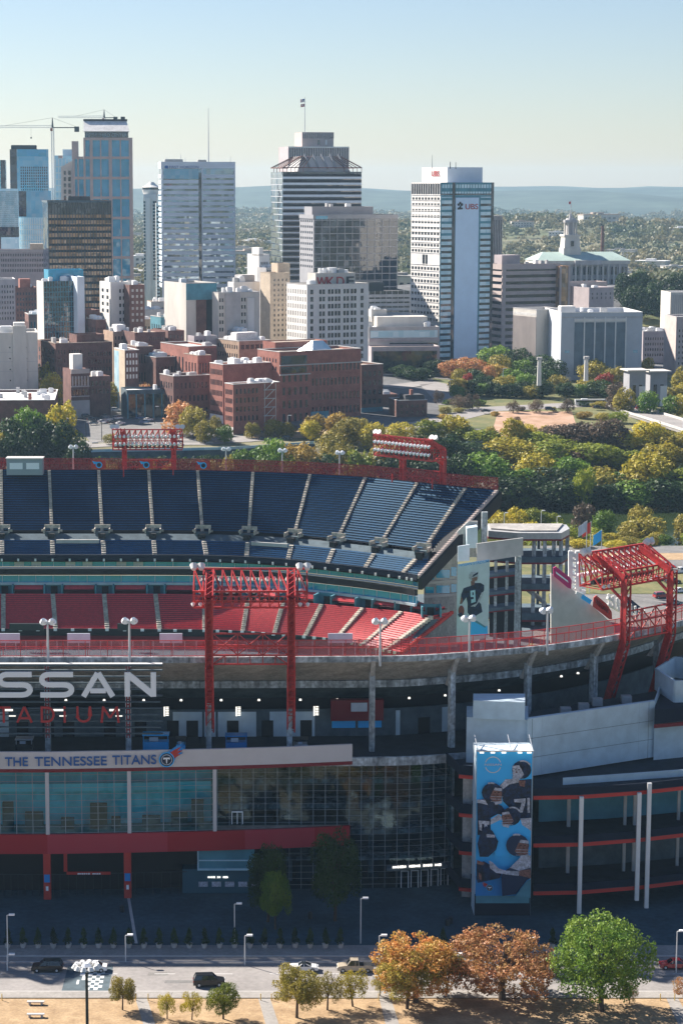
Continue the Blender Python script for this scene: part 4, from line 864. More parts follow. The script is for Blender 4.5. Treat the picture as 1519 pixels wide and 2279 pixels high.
mb = MB(); tx = X(1280); mb.box(tx-6.8,tx+6.8,10,24,Z(580),Z(553)); mb.hexa([(tx-6.2,10.6,Z(553)),(tx+6.2,10.6,Z(553)),(tx+6.2,23.4,Z(553)),(tx-6.2,23.4,Z(553)),(tx-5.6,11.2,Z(527)),(tx+5.6,11.2,Z(527)),(tx+5.6,22.8,Z(527)),(tx-5.6,22.8,Z(527))]); mb.box(tx-6.6,tx+6.6,10.2,23.8,Z(527),Z(523)); mb.build('tower_base','stone_cream',r)
mb = MB(); mb.cone((tx,17,Z(523)),(tx,17,Z(494)),3.6,3.4,12); mb.build('lantern_core','stone_grey',r)
for k in range(8): a = 2*pi*k/8+.2; mb = MB(); mb.cone((tx+4.7*cos(a),17+4.7*sin(a),Z(523)),(tx+4.7*cos(a),17+4.7*sin(a),Z(496)),.62,.55,8); mb.build('column','stone_cream',r)
mb = MB(); mb.cone((tx,17,Z(496)),(tx,17,Z(490)),5.8,5.8,12); mb.cone((tx,17,Z(490)),(tx,17,Z(486)),4,3.2,12); mb.cone((tx,17,Z(486)),(tx,17,Z(476)),1.4,.9,10); mb.cone((tx,17,Z(476)),(tx,17,Z(462)),.4,.1,6); mb.build('lantern_roof','stone_grey',r)
mb = MB(); mb.box(tx-1.2,tx+1.2,10.2,10.9,Z(549),Z(537)); mb.build('tower_window','glass_dark',r)
mb = MB(); mb.box(tx-1.6,tx-.2,16.9,17.0,Z(455),Z(449)); mb.cone((tx,17,Z(476)),(tx,17,Z(446)),.12,.1,5); mb.build('tower_flag','text_red',r)
ck = thing('chimney_stack', 'thin brown chimney stack standing right of the capitol tower', 'chimney', (XY(1338,2100,40),2100,ground(XY(1338,2100,40),2100))); mb = MB(); mb.cone((0,0,-2),(0,0,zY(503,2100)-ck.location.z),2.2,1.5,12); mb.build('stack','brick_brown',ck); mb = MB(); mb.cone((0,0,zY(503,2100)-ck.location.z),(0,0,zY(501,2100)-ck.location.z),1.8,1.8,12); mb.build('rim','dark_metal',ck)
# ---- justice centre: broad white slab-fronted block
b = Bld('courts_building', 'broad pale windowless-flanked courts block with tall glass slots behind park trees', 'building', 1141,1193,1262,690,1232,27,'stone_cream','roof_white',par=3)
b.piers('L',fr_(22,.4,b.d-.4),.25,-4,b.h-4,'stone_pink',.2,'fins'); b.wins('L',20,1,.5,b.d-.5,b.h-3.6,b.h-1.8,.6,.8,'roof_white'); b.coping()
c = Bld('courts_front_wing', 'pale front wing with tall dark glass slots and stepped roof rim facing the park', 'building', 1246,1248,1429,696,1200,4,'courts_stone','roof_white',depth=46,par=3)
for i in range(5):
    a0 = c.w*(.165+i*.128); c.slab('F',a0,a0+c.w*.112,3,c.z(718),'slot_glass','glass_slot',.05); c.slab('F',a0+c.w*.113,a0+c.w*.127,1,c.z(706),'white','white_fin',.7)
c.slab('F',c.w*.16,c.w*.8,c.z(716),c.z(709),'stone_white','slot_header',.5); c.coping('roof_white'); c.clutter(5,8)
c.roofbox(c.w*.02,c.w*.2,6,14,4,'stone_white','stair_head'); c.bands([c.z(707)],.5,'stone_grey',.2,'F',0,c.w,name='shadow_line')
for a in (.08,.92): c.slab('F',c.w*a-1.3,c.w*a+1.3,c.z(786),c.z(780),'glass_blue','emblem',.12)
b = Bld('lilac_office', 'lilac stone office with small windows at the right behind the park', 'building', 1425,1430,1502,738,1290,6,'stone_lilac','roof_white',depth=30); b.wins('F',12,4,1,b.w-1,b.z(796),b.z(748),.42,.5); b.clutter(9,9); b.coping()
b = Bld('finned_block', 'pale finned block cut by the right edge above the lawn', 'building', 1489,1491,1600,650,1440,5,'stone_cream','roof_white',depth=24); b.piers('F',fr_(26,.5,b.w-.5),.4,-4,b.h-2,'stone_grey',.4,'fins')
b = Bld('pink_corner_block', 'pale pink corner block with small windows at the right edge', 'building', 1499,1504,1590,706,1230,6,'stone_pink','roof_white',depth=24); b.wins('F',10,7,1,b.w-1,b.z(815),b.z(730),.32,.45); b.coping()
# ---- mid-rise downtown blocks
b = Bld('radio_sign_building', 'white ten-storey block with paired windows under red radio letters', 'building', 638,683,820,634,1150,27,'stone_white','roof_grey')
b.nw[0] = 0
for a, n in ((.045,1),(.19,2),(.33,2),(.44,2),(.58,2),(.70,2),(.86,1)):
    ww = .042*n; b.wins('F',n,10,b.w*(a),b.w*(a+ww+.02),b.z(805),b.z(642),.72,.62)
b.wins('L',8,10,.5,b.d-.5,b.z(805),b.z(642),.5,.6,'roof_grey'); b.coping(); b.clutter(3,2)
c = Bld('', '', '', 690,702,790,608,1158,27,'stone_cream','roof_white',root=b,depth=9,sub='sign_box'); c.clutter(5,4,hmax=2.6)
for k, ch in enumerate('WKDF'):
    t = text_mb(ch, 10, .15, .05); s = 5.1/t.h; a0 = c.w*(.02+.25*k); sxx = c.w*(.25 if ch == 'W' else .19)/t.w
    t.v = [(c.ox+a0+x*sxx, c.oy-.5+y, c.h-7.2+z*s) for x,y,z in t.v]; t.build('sign_letter','text_red' if ch != 'F' else 'black',b.root)
mb = MB(); mb.cone((c.ox+c.w*.5,c.oy+4,c.h-1),(c.ox+c.w*.5,c.oy+4,c.h+2.6),2.6,2.6,14); mb.cone((c.ox+c.w*.85,c.oy+5,c.h-1),(c.ox+c.w*.85,c.oy+5,c.h+1.4),1.8,1.8,12); mb.build('water_tank','hvac_white',b.root)
b = Bld('tan_stone_tower', 'tan stone tower with stepped stair head left of the radio letters', 'building', 579,601,644,608,1200,27,'stone_tan','roof_tan'); b.wins('F',4,12,b.w*.12,b.w*.95,b.z(752),b.z(618),.3,.5); b.coping('stone_tan')
c = Bld('', '', '', 612,618,645,586,1212,27,'stone_tan','roof_tan',root=b,depth=8,sub='stair_head')
b = Bld('white_blank_tower', 'blank white slab tower with low side roof left of the tan stone one', 'building', 550,576,600,566,1300,27,'stone_white','roof_grey'); b.roofbox(0,b.w*.4,0,b.d*.6,5,'stone_white','stair_head'); b.wins('F',4,5,1,b.w-1,b.z(640),b.z(580),.5,.5)
b = Bld('grey_side_block', 'grey block with window band right of the blank white tower', 'building', 588,592,625,596,1290,27,'stone_grey','roof_grey',depth=12); b.wins('F',6,1,.5,b.w-.5,b.z(612),b.z(600),.6,.8); b.clutter(3,12)
b = Bld('teal_shaded_block', 'tall beige block with blank upper wall in teal shade tone between two white ones', 'building', 405,414,482,630,1135,27,'stone_cream','roof_dark'); b.slab('F',0,b.w,b.z(668),b.h-.4,'teal_paint_and_shade','shade_toned_wall'); b.slab('F',b.w*.32,b.w*.66,2,b.z(668),'brick_brown','brick_panel',.1); b.slab('F',b.w*.66,b.w,2,b.z(668),'glass_dark','dark_recess',.08); b.wins('F',5,5,b.w*.34,b.w*.64,b.z(730),b.z(672),.4,.5); b.clutter(2,14)  # teal shade on the upper front is put in as wall colour
b = Bld('pilaster_block', 'pale grey block with two tall blank pilasters beside the beige one', 'building', 472,486,577,652,1130,27,'stone_cream','roof_grey'); w = b.w
b.slab('F',w*.16,w*.52,-2,b.h,'stone_grey','pilaster',.6); b.wins('F',2,5,w*.01,w*.13,b.z(742),b.z(660),.55,.5); b.wins('F',4,5,w*.24,w*.44,b.z(742),b.z(665),.4,.4) if False else b; b.slab('F',w*.70,w*.86,-2,b.h-3,'stone_white','pilaster',.6); b.wins('F',2,5,w*.54,w*.68,b.z(742),b.z(660),.5,.5); b.clutter(8,15,'hvac_white',3); b.coping()
b = Bld('white_rear_block', 'white block behind the pilaster one with cluttered roof', 'building', 507,520,578,628,1210,27,'stone_white','roof_grey'); b.clutter(6,16,hmax=3); b.roofbox(b.w*.4,b.w*.9,3,12,4.5,'stone_grey','penthouse')
b = Bld('low_banded_office', 'low banded office building behind the radio letters block', 'building', 800,806,912,648,1290,12,'glass_dark','roof_dark',depth=30); b.bands([b.z(v) for v in fr_(6,662,712)],1.7,'stone_grey',.4,'F'); b.roofbox(b.w*.1,b.w*.5,6,18,6,'dark_metal','penthouse'); b.piers('F',fr_(9,.4,b.w-.4),.3,-4,b.h,'stone_grey',.3)
b = Bld('plaza_podium', 'wide pale podium building at the foot of the bank tower', 'building', 816,820,977,728,1250,8,'stone_grey','roof_white',depth=44); b.slab('F',1,b.w-1,b.z(752),b.z(736),'glass_pale','glazed_band'); b.bands([b.z(760)],1.6,'stone_lilac',.8,'F',name='canopy'); b.slab('F',b.w*.3,b.w-1,b.z(780),b.z(764),'glass_dark','dark_openings'); b.clutter(6,17); b.roofbox(b.w*.18,b.w*.9,14,36,6,'stone_cream','upper_storey')
b = Bld('podium_base', 'low dark-fronted base storey below the pale podium', 'building', 824,826,978,772,1225,8,'stone_lilac','roof_tan',depth=18); b.slab('F',1,b.w*.96,1,b.z(782),'glass_dark','dark_openings')
# brick warehouse complex by the river road
b = Bld('brick_warehouse', 'long red brick warehouse complex with terraces and rooftop skylight above the river road', 'warehouse', 573,622,803,784,1028,30,'brick_red','roof_tan')
b.coping(); z1 = b.z(822); b.wins('F',5,4,.8,b.w*.36,b.z(945),b.z(828),.42,.58); b.wins('F',13,4,b.w*.38,b.w-.5,b.z(935),b.z(806),.4,.5); b.wins('L',6,2,2,b.d-2,b.z(830),b.z(795),.3,.5)
b.slab('F',.8,b.w*.33,b.z(812),b.z(793),'glass_dark','terrace_opening',.05); b.slab('F',.8,b.w*.33,b.z(832),b.z(817),'glass_dark','terrace_opening',.05); b.bands([b.z(815)],.5,'concrete_light',.6,'F',name='terrace_edge'); b.bands([b.z(836)],.5,'concrete_light',.6,'F',0,b.w*.37,name='terrace_edge')
b.slab('F',b.w*.38,b.w*.6,0,4.2,'teal_paint_and_shade','shop_front',.2)
c = Bld('', '', '', 605,612,728,762,1052,30,'brick_red','roof_tan',root=b,depth=12,sub='penthouse',par=.5); c.slab('F',0,c.w,b.h-1,c.h,'brick_red','penthouse_front',.03)
mb = MB(); s0 = b.w*.45; zz = b.h-.9; mb.poly([(s0,4,zz),(s0+12,4,zz),(s0+9,9,zz+5),(s0+3,9,zz+5)]); mb.poly([(s0+12,4,zz),(s0+15,15,zz),(s0+9,9,zz+5)]); mb.poly([(s0,4,zz),(s0+3,9,zz+5),(s0-2,15,zz)]); mb.poly([(s0+3,9,zz+5),(s0+9,9,zz+5),(s0+15,15,zz),(s0-2,15,zz)]); mb.build('skylight','glass_pale',b.root)
b = Bld('brick_warehouse_wing', 'lower brick wing with blue arched ground floor at the right of the warehouse', 'warehouse', 800,804,852,813,1062,30,'brick_brown','roof_tan',depth=20); b.coping(); b.wins('F',4,4,.5,b.w-.5,b.z(905),b.z(822),.45,.5); b.slab('F',0,b.w,0,b.z(908),'teal_paint_and_shade','shop_front',.15); b.wins('F',2,1,.6,b.w-.6,.2,b.z(911),.6,.8,'black')
b = Bld('brick_corner_block', 'white-roofed four-storey brick block at the corner of the river road', 'warehouse', 500,519,622,856,985,30,'brick_red','roof_white'); b.coping('roof_white')
b.wins('F',6,4,.8,b.w*.55,b.z(942),b.z(862),.42,.55); b.wins('L',6,4,.6,b.d-.6,b.z(942),b.z(864),.5,.55); b.clutter(10,21,'hvac_white',2); b.slab('L',0,b.d,0,3.6,'stone_white','ground_storey')
mb = MB()
for k in range(5): zz = 4+k*4; mb.box(b.w*.64,b.w*.88,-1.6,-.3,zz,zz+.18); mb.bar((b.w*.66,-1,zz),(b.w*.86,-1,zz+4),.25)
for x in (.64,.88): mb.bar((b.w*x,-1.5,0),(b.w*x,-1.5,23),.2)
mb.build('fire_escape','steel',b.root)
b = Bld('brick_rear_block', 'brick block with cluttered white roof behind the corner one', 'warehouse', 467,496,604,812,1022,30,'brick_red','roof_white'); b.coping('roof_white'); b.clutter(12,22,'hvac_white',2.4); b.wins('L',9,5,.6,b.d-.6,b.z(935),b.z(818),.5,.5); b.slab('L',0,b.d,0,4,'stone_white','ground_storey')
b = Bld('tan_brick_factory', 'tan brick factory with long white monitor roof behind the warehouse', 'warehouse', 482,532,602,760,1085,30,'brick_tan','roof_grey'); b.wins('L',9,4,1,b.d-1,b.z(840),b.z(764),.35,.45); b.wins('F',6,1,.5,b.w-.5,b.z(780),b.z(766),.7,.7); b.coping(); b.roofbox(3,b.w-3,8,b.d*.6,4.5,'roof_white','monitor_roof'); b.clutter(4,24)
b = Bld('round_bay_building', 'pale corner building with round awnings beside the tan factory', 'building', 418,432,482,748,1100,27,'stone_lilac','roof_dark'); b.wins('F',5,2,.5,b.w-.5,b.z(790),b.z(752),.4,.5); b.clutter(3,25); b.slab('F',b.w*.5,b.w,0,b.h,'stone_grey','plain_bay',.3)
b = Bld('white_roof_warehouse', 'brick warehouse with clean white roof left of the tan factory', 'warehouse', 404,420,482,772,1065,27,'brick_red','roof_white',depth=34); b.coping(); b.roofbox(b.w*.65,b.w*.9,2,6,2.5); b.slab('F',b.w*.55,b.w,0,b.h-1,'brick_brown','dark_wall'); b.nw[0]=0; b.wins('F',7,2,1,b.w*.5,2,b.h-2,.4,.5); b.wins('L',8,2,1,b.d-1,2,b.h-2,.35,.5)
b = Bld('brown_low_warehouse', 'low brown building with flat grey roof and tree shade left of the corner block', 'warehouse', 371,386,468,838,1035,27,'brick_brown','roof_grey',depth=16); b.coping(); b.wins('F',8,3,1,b.w-1,1,b.h-1.5,.4,.45); b.wins('L',5,3,1,b.d-1,1,b.h-1.5,.35,.45); b.clutter(5,71)
b = Bld('skylight_warehouse', 'grey-roofed brick warehouse with teal skylight row', 'warehouse', 330,347,404,796,1075,27,'brick_brown','roof_grey',depth=26); b.coping(); b.wins('F',7,2,1,b.w-1,2,b.h-1.5,.4,.45); b.roofbox(2,b.w*.7,8,14,2.4,'glass_pale','skylight'); b.clutter(5,26)
b = Bld('low_porch_building', 'low shop row with pale roof and dark porch under the street trees', 'building', 276,282,400,868,1040,14,'concrete_dark','roof_white',depth=16); b.slab('F',1,b.w-1,.5,b.h-2.2,'glass_dark','porch_opening'); b.clutter(4,27); b.piers('F',fr_(7,.5,b.w-.5),.6,0,b.h-2,'teal_paint_and_shade',.3,'porch_posts')
b = Bld('mural_building', 'narrow brick building with white roof and pale blue mural flank', 'building', 254,278,309,780,1060,22,'brick_brown','roof_white'); b.slab('L',0,b.d,0,b.h,'stone_tan','flank_wall',.06); b.slab('L',b.d*.55,b.d-.5,1,b.h-1,'glass_pale','mural',.1); b.wins('F',4,4,.4,b.w-.4,b.z(846),b.z(784),.5,.6,'stone_white'); b.wins('F',4,4,.4,b.w-.4,b.z(846),b.z(784),.3,.42,'glass_dark') if False else None; b.coping('roof_white'); b.roofbox(1,4,8,12,3.4,'hvac_white')
b = Bld('arched_brick_hall', 'brick hall with round arched windows and steep roofs behind the mural building', 'building', 288,300,368,740,1110,22,'brick_brown','roof_tan',depth=24); b.wins('F',8,1,b.w*.45,b.w-.8,b.z(760),b.z(750),.5,.8); b.clutter(5,28)
for a in (.2,.6,.82):
    mb = MB(); xx = b.w*a; zz = b.z(786)
    mb.plate([(xx+2*cos(t),zz+2*sin(t)) for t in fr_(9,0,pi)]+[(xx-2,zz-5),(xx+2,zz-5)], (0,-.02,0),(1,0,0),(0,0,1),.1); mb.build('arched_window','glass_dark',b.root)
b = Bld('dark_brick_row', 'dark brick row with satellite dishes and dormers between hall and beige block', 'building', 366,374,410,736,1120,24,'brick_brown','roof_tan',depth=22); b.clutter(5,29); b.wins('F',4,3,.5,b.w-.5,b.z(790),b.z(742),.3,.5)
b = Bld('pink_flat_block', 'pinkish stucco block with white roof rooms left of the arched hall', 'building', 230,252,292,738,1125,24,'brick_tan','roof_white'); b.roofbox(3,b.w-2,3,10,4,'hvac_white','roof_room'); b.clutter(3,30); b.wins('F',5,2,.5,b.w-.5,b.z(775),b.z(745),.4,.5)
b = Bld('red_cornice_house', 'small red-brick house with white cornice behind the pink block', 'building', 266,270,318,722,1180,24,'brick_red','roof_tan',depth=14); b.coping('roof_white'); b.wins('F',6,2,.5,b.w-.5,b.z(745),b.z(726),.35,.5)
b = Bld('brown_brick_block', 'broad dark brown brick block with small square windows right of the cream garage', 'building', 108,124,250,765,1090,24,'brick_brown','roof_tan',depth=30)
b.coping('roof_tan'); b.wins('F',3,4,b.w*.03,b.w*.18,b.z(850),b.z(775),.4,.45); b.wins('F',5,4,b.w*.22,b.w*.46,b.z(850),b.z(775),.5,.5); b.wins('F',8,4,b.w*.56,b.w*.98,b.z(850),b.z(782),.5,.5); b.wins('L',5,4,1,b.d-1,b.z(850),b.z(775),.35,.5); b.clutter(5,31)
c = Bld('', '', '', 166,171,232,745,1102,24,'brick_brown','roof_grey',root=b,depth=12,sub='penthouse')
b = Bld('gothic_front_building', 'narrow old brick building with white gothic window rows near the car park', 'building', 140,158,199,822,1040,24,'brick_brown','roof_tan'); b.slab('F',0,b.w,b.z(832),b.z(822),'stone_pink','cornice',.5); b.bands([b.z(862),b.z(884)],.5,'stone_pink',.3,'F',name='stone_course'); b.wins('F',5,1,.8,b.w-.8,b.z(859),b.z(842),.55,.8,'glass_dark'); b.wins('F',5,1,.8,b.w-.8,b.z(881),b.z(866),.55,.8,'glass_dark'); b.slab('F',0,b.w,0,b.z(892),'stone_grey','ground_storey',.1); b.roofbox(2,7,3,8,8,'stone_white','roof_room')
mb = MB()
for i in range(6): xx = .8+(b.w-1.6)*(i)/5; mb.box(xx-.35,xx+.35,-.35,0,b.z(860),b.z(838))
mb.build('stone_mullions','stone_pink',b.root)
b = Bld('dark_shop_building', 'dark low brick building joined to the gothic front', 'building', 198,200,246,838,1045,24,'brick_brown','roof_tan',depth=16); b.wins('F',5,2,.5,b.w-.5,b.z(880),b.z(845),.45,.6); b.clutter(2,33)
b = Bld('dark_glass_hotel', 'dark green glass hotel with white side wall and roof terrace', 'hotel', 82,97,172,626,1170,20,'glass_navy','roof_white'); b.slab('L',0,b.d,-2,b.h,'stone_cream','side_wall',.06)
b.bands([b.z(v) for v in fr_(10,640,740)],.35,'teal_paint_and_shade',.06,'F',name='floor_line'); b.piers('F',fr_(13,.3,b.w-.3),.28,-4,b.h,'teal_paint_and_shade',.12)
c = Bld('', '', '', 104,108,186,600,1180,20,'glass_teal','roof_white',root=b,depth=10,sub='roof_lounge'); b.clutter(6,35,'hvac_white')
b = Bld('blank_slab_wing', 'blank grey-blue slab wall joined to the dark glass hotel', 'hotel', 171,172,188,616,1168,20,'precast','roof_white',depth=20)
b = Bld('old_white_block', 'white block with window columns and cluttered roof right of the bronze office', 'building', 222,246,289,628,1180,24,'stone_white','roof_grey'); b.wins('F',3,5,b.w*.4,b.w*.95,b.z(720),b.z(640),.5,.5); b.wins('L',2,4,1,b.d-1,b.z(700),b.z(640),.4,.5); b.clutter(6,36,'hvac_white',3)
b = Bld('brown_window_block', 'brown block with pale square windows joined to the white one', 'building', 286,288,322,634,1175,24,'brick_brown','roof_grey',depth=16); b.wins('F',3,6,.6,b.w-.6,b.z(720),b.z(640),.45,.45,'stone_grey'); b.clutter(3,37)
b = Bld('slim_brick_hotel', 'slim dark brick building with lit ground windows below the bronze office', 'building', 187,190,222,690,1190,24,'brick_brown','roof_grey',depth=14); b.wins('F',5,4,.6,b.w-.6,b.z(742),b.z(700),.4,.55)
b = Bld('left_stone_block', 'grey stone block with paired windows at the left edge', 'building', -30,-28,34,622,1260,10,'stone_lilac','roof_white',depth=20); b.wins('F',9,7,b.w*.1,b.w-.6,b.z(715),b.z(632),.4,.5); b.coping('roof_white')
b = Bld('recessed_brown_block', 'brown recessed block with domed roof house behind the left stone one', 'building', 32,34,84,640,1300,12,'brick_brown','roof_tan',depth=20); b.wins('F',7,6,.6,b.w-.6,b.z(720),b.z(648),.4,.5); b.roofbox(3,b.w-4,2,10,6,'brick_red','roof_room'); b.clutter(3,38,'hvac_white')
b = Bld('cream_garage', 'cream windowless block with a few slot windows at the left edge', 'building', -60,-55,84,742,1080,8,'stone_cream','roof_grey',depth=30)
b.slab('F',b.w*.60,b.w*.82,-2,b.h+3.6,'stone_cream','stair_tower',1.2); b.wins('F',2,4,b.w*.42,b.w*.95,b.z(860),b.z(762),.07,.12,'glass_dark'); b.roofbox(b.w*.4,b.w*.6,3,8,4,'hvac_white'); b.roofbox(b.w*.62,b.w*.8,2,9,6,'stone_white','stair_head'); b.coping('roof_white')
b.bands([b.z(v) for v in (785,806,828)],.15,'stone_grey',.12,'F',name='panel_joint')
b = Bld('white_roof_shed', 'low brick building with glaring white roof and plant above the left trees', 'building', -60,-55,122,892,990,4,'brick_brown','roof_white',depth=52); b.coping('roof_white'); b.clutter(12,40,'hvac',2); b.roofbox(b.w*.66,b.w*.7,8,11,3.4,'brick_red'); b.wins('F',14,1,1,b.w-1,1,5,.4,.5)
b = Bld('brick_cottage', 'small two-storey brick house with hipped dark roof right of the warehouse', 'house', 880,884,950,892,1045,14,'brick_brown','roof_tan',depth=14); b.wins('F',5,2,.8,b.w-.8,b.z(925),b.z(898),.35,.45); b.coping('concrete_light'); b.roofbox(b.w*.3,b.w*.95,2,11,3.2,'roof_dark','hipped_roof'); b.roofbox(b.w*.5,b.w*.58,3,5,6,'brick_red','chimney')
b = Bld('brick_lean_to', 'low brick lean-to with pale roof plant joined to the cottage', 'house', 838,842,884,878,1085,14,'brick_brown','roof_dark',depth=14); b.clutter(4,42,'hvac_white')
b = Bld('museum_pavilion', 'white low pavilion with curved forecourt wall in the park', 'pavilion', 1180,1182,1270,840,1195,4,'stone_white','roof_white',depth=8,par=.3)
def gate(label, u0, u1, vt, Y):
    b = Bld('stone_gatehouse', label, 'gatehouse', u0,u0+2,u1,vt+6,Y,10,'stone_slate','roof_tan',depth=9,par=.1); mb = MB(); mb.box(-1.5,b.w+1.5,-1.5,b.d+1.5,b.h+.003,b.h+.6); mb.build('flat_roof','stone_cream',b.root); b.wins('F',2,1,1,b.w-1,1,b.h*.7,.5,.8); b.slab('F',b.w*.6,b.w,0,b.h*.6,'stone_white','flank'); return b
gate('left of two stone gatehouses with flat overhanging roofs at the bridge', 1398,1436,820,1075); gate('right of two stone gatehouses with flat overhanging roofs at the bridge', 1444,1484,822,1085)
for u, vt, vb, lab in ((1198,795,845,'white slender obelisk lamp column left of the other in the park'),(1302,793,835,'white obelisk lamp column right of the other in the park')):
    Y = 1115; x = XY(u, Y, 15); z = zY(vb, Y); r = thing('monument_column', lab, 'monument', (x,Y,z)); mb = MB(); mb.cone((0,0,-3),(0,0,zY(vt+6,Y)-z),1.2,.95,10); mb.build('shaft','stone_white',r); mb = MB(); mb.cone((0,0,zY(vt+6,Y)-z),(0,0,zY(vt,Y)-z),1.5,1.5,10); mb.build('capital','stone_grey',r)
# amphitheatre steps in the river park
r = thing('park_steps', 'dark stone terrace steps cut into the brown park slope', 'steps', (XY(1080,955,9),955,9.3))
mb = MB()
for k in range(7): mb.box(-10+k*1.0,9+k*1.2,-6+k*1.4,-4.6+k*1.4,-1,.2+k*.28)
mb.build('treads','concrete_dark',r)
# ---- small infill blocks
b = Bld('infill_block', 'low tan block with white roof behind the arched hall', 'building', 300,304,352,712,1230,24,'brick_tan','roof_white',depth=16); b.coping('roof_tan'); b.wins('F',6,3,.6,b.w-.6,1,b.h-1.4,.42,.5); b.wins('L',4,3,1,b.d-1,1,b.h-1.4,.35,.5); b.clutter(6,60,'hvac_white')
b = Bld('infill_block', 'grey stone low block below the grey-banded tower', 'building', 318,324,372,690,1290,20,'stone_grey','roof_grey',depth=16); b.coping('concrete_light'); b.wins('F',6,3,.6,b.w-.6,1,b.h-1.4,.42,.5); b.wins('L',4,3,1,b.d-1,1,b.h-1.4,.35,.5); b.clutter(6,61,'hvac_white')
b = Bld('infill_block', 'cream low block at the foot of the grey-banded tower', 'building', 330,336,408,672,1400,12,'stone_cream','roof_white',depth=16); b.coping('roof_tan'); b.wins('F',10,3,.6,b.w-.6,1,b.h-1.4,.42,.5); b.wins('L',4,3,1,b.d-1,1,b.h-1.4,.35,.5); b.clutter(6,62,'hvac_white')
b = Bld('infill_block', 'teal-walled flat block left of the beige shade-toned one', 'building', 352,358,404,706,1190,24,'teal_paint_and_shade','roof_grey',depth=16); b.coping('concrete_light'); b.wins('F',6,3,.6,b.w-.6,1,b.h-1.4,.42,.5); b.wins('L',4,3,1,b.d-1,1,b.h-1.4,.35,.5); b.clutter(6,63,'hvac_white')
b = Bld('infill_block', 'small red brick house with grey roof before the white-roofed warehouse', 'building', 424,440,470,792,1050,27,'brick_red','roof_grey',depth=16); b.coping('roof_tan'); b.wins('F',4,3,.6,b.w-.6,1,b.h-1.4,.42,.5); b.wins('L',4,3,1,b.d-1,1,b.h-1.4,.35,.5); b.clutter(6,64,'hvac_white')
b = Bld('infill_block', 'narrow dark brick house left of the red cornice house', 'building', 208,214,236,712,1160,24,'brick_brown','roof_tan',depth=16); b.coping('concrete_light'); b.wins('F',4,3,.6,b.w-.6,1,b.h-1.4,.42,.5); b.wins('L',4,3,1,b.d-1,1,b.h-1.4,.35,.5); b.clutter(6,65,'hvac_white')
b = Bld('infill_block', 'brown brick house between mural building and skylight warehouse', 'building', 296,304,340,772,1085,24,'brick_brown','roof_tan',depth=16); b.coping('roof_tan'); b.wins('F',5,3,.6,b.w-.6,1,b.h-1.4,.42,.5); b.wins('L',4,3,1,b.d-1,1,b.h-1.4,.35,.5); b.clutter(6,66,'hvac_white')
b = Bld('infill_block', 'dark brick block in shadow left of the glass hotel', 'building', 60,64,98,700,1220,14,'brick_brown','roof_dark',depth=16); b.coping('concrete_light'); b.wins('F',4,3,.6,b.w-.6,1,b.h-1.4,.42,.5); b.wins('L',4,3,1,b.d-1,1,b.h-1.4,.35,.5); b.clutter(6,67,'hvac_white')
b = Bld('infill_block', 'slate grey block behind the tan factory', 'building', 520,530,560,740,1120,27,'stone_slate','roof_white',depth=16); b.coping('roof_tan'); b.wins('F',4,3,.6,b.w-.6,1,b.h-1.4,.42,.5); b.wins('L',4,3,1,b.d-1,1,b.h-1.4,.35,.5); b.clutter(6,68,'hvac_white')
b = Bld('infill_block', 'small cream annex before the low banded office', 'building', 820,826,860,690,1275,12,'stone_cream','roof_white',depth=16); b.coping('concrete_light'); b.wins('F',4,3,.6,b.w-.6,1,b.h-1.4,.42,.5); b.wins('L',4,3,1,b.d-1,1,b.h-1.4,.35,.5); b.clutter(6,69,'hvac_white')
def marks_mb(pattern):
    """a row of small lit shapes for lettering too small to read"""
    mb = MB(); x = 0
    for c in pattern:
        if c != ' ':
            w = .5+.12*(int(c) % 3); z0 = .08*(int(c) % 2); mb.box(x, x+w, -.1, .1, z0, 1-.1*(int(c) % 2))
            if int(c) % 3 == 0: mb.box(x+w, x+w+.14, -.1, .1, .35, .6)
        x += .8
    mb.w = x; mb.h = 1.0; return mb
M('lobby_teal', (.35,.85,.88), .8, noise=.3, nscale=.3)  # teal interior light put into the lobby wall and ceiling colour
# ============================================================ STADIUM
S = thing('stadium', 'large open football stadium with navy upper deck, red lower bowl and glass front', 'stadium', (-40, 470, 0))
def sp(mb, name, m, **kw): return wpart(S, mb, name, m, **kw)
def offs(poly, d, z=None):
    out = []
    for i, p in enumerate(poly):
        a = poly[max(i-1,0)]; b = poly[min(i+1,len(poly)-1)]; t = Vector((b[0]-a[0], b[1]-a[1])).normalized()
        out.append(Vector((p[0]-t.y*d, p[1]+t.x*d, p[2] if z is None else z)))
    return out
def dens(pts, step=3.0):
    out = []
    for p, q in zip(pts, pts[1:]):
        n = max(1, int((q-p).length/step)); out += [p.lerp(q, i/n) for i in range(n)]
    out.append(pts[-1]); return out
def catmull(pts, n=6):
    P = [pts[0]]+list(pts)+[pts[-1]]; out = []
    for i in range(1, len(P)-2):
        for k in range(n):
            t = k/n; out.append(.5*((2*P[i])+(P[i+1]-P[i-1])*t+(2*P[i-1]-5*P[i]+4*P[i+1]-P[i+2])*t*t+(3*P[i]-P[i-1]-3*P[i+1]+P[i+2])*t**3))
    out.append(P[-2]); return out
def band(a, b, name, m, thick=None):
    mb = MB(); mb.strip(a, b); return sp(mb, name, m)
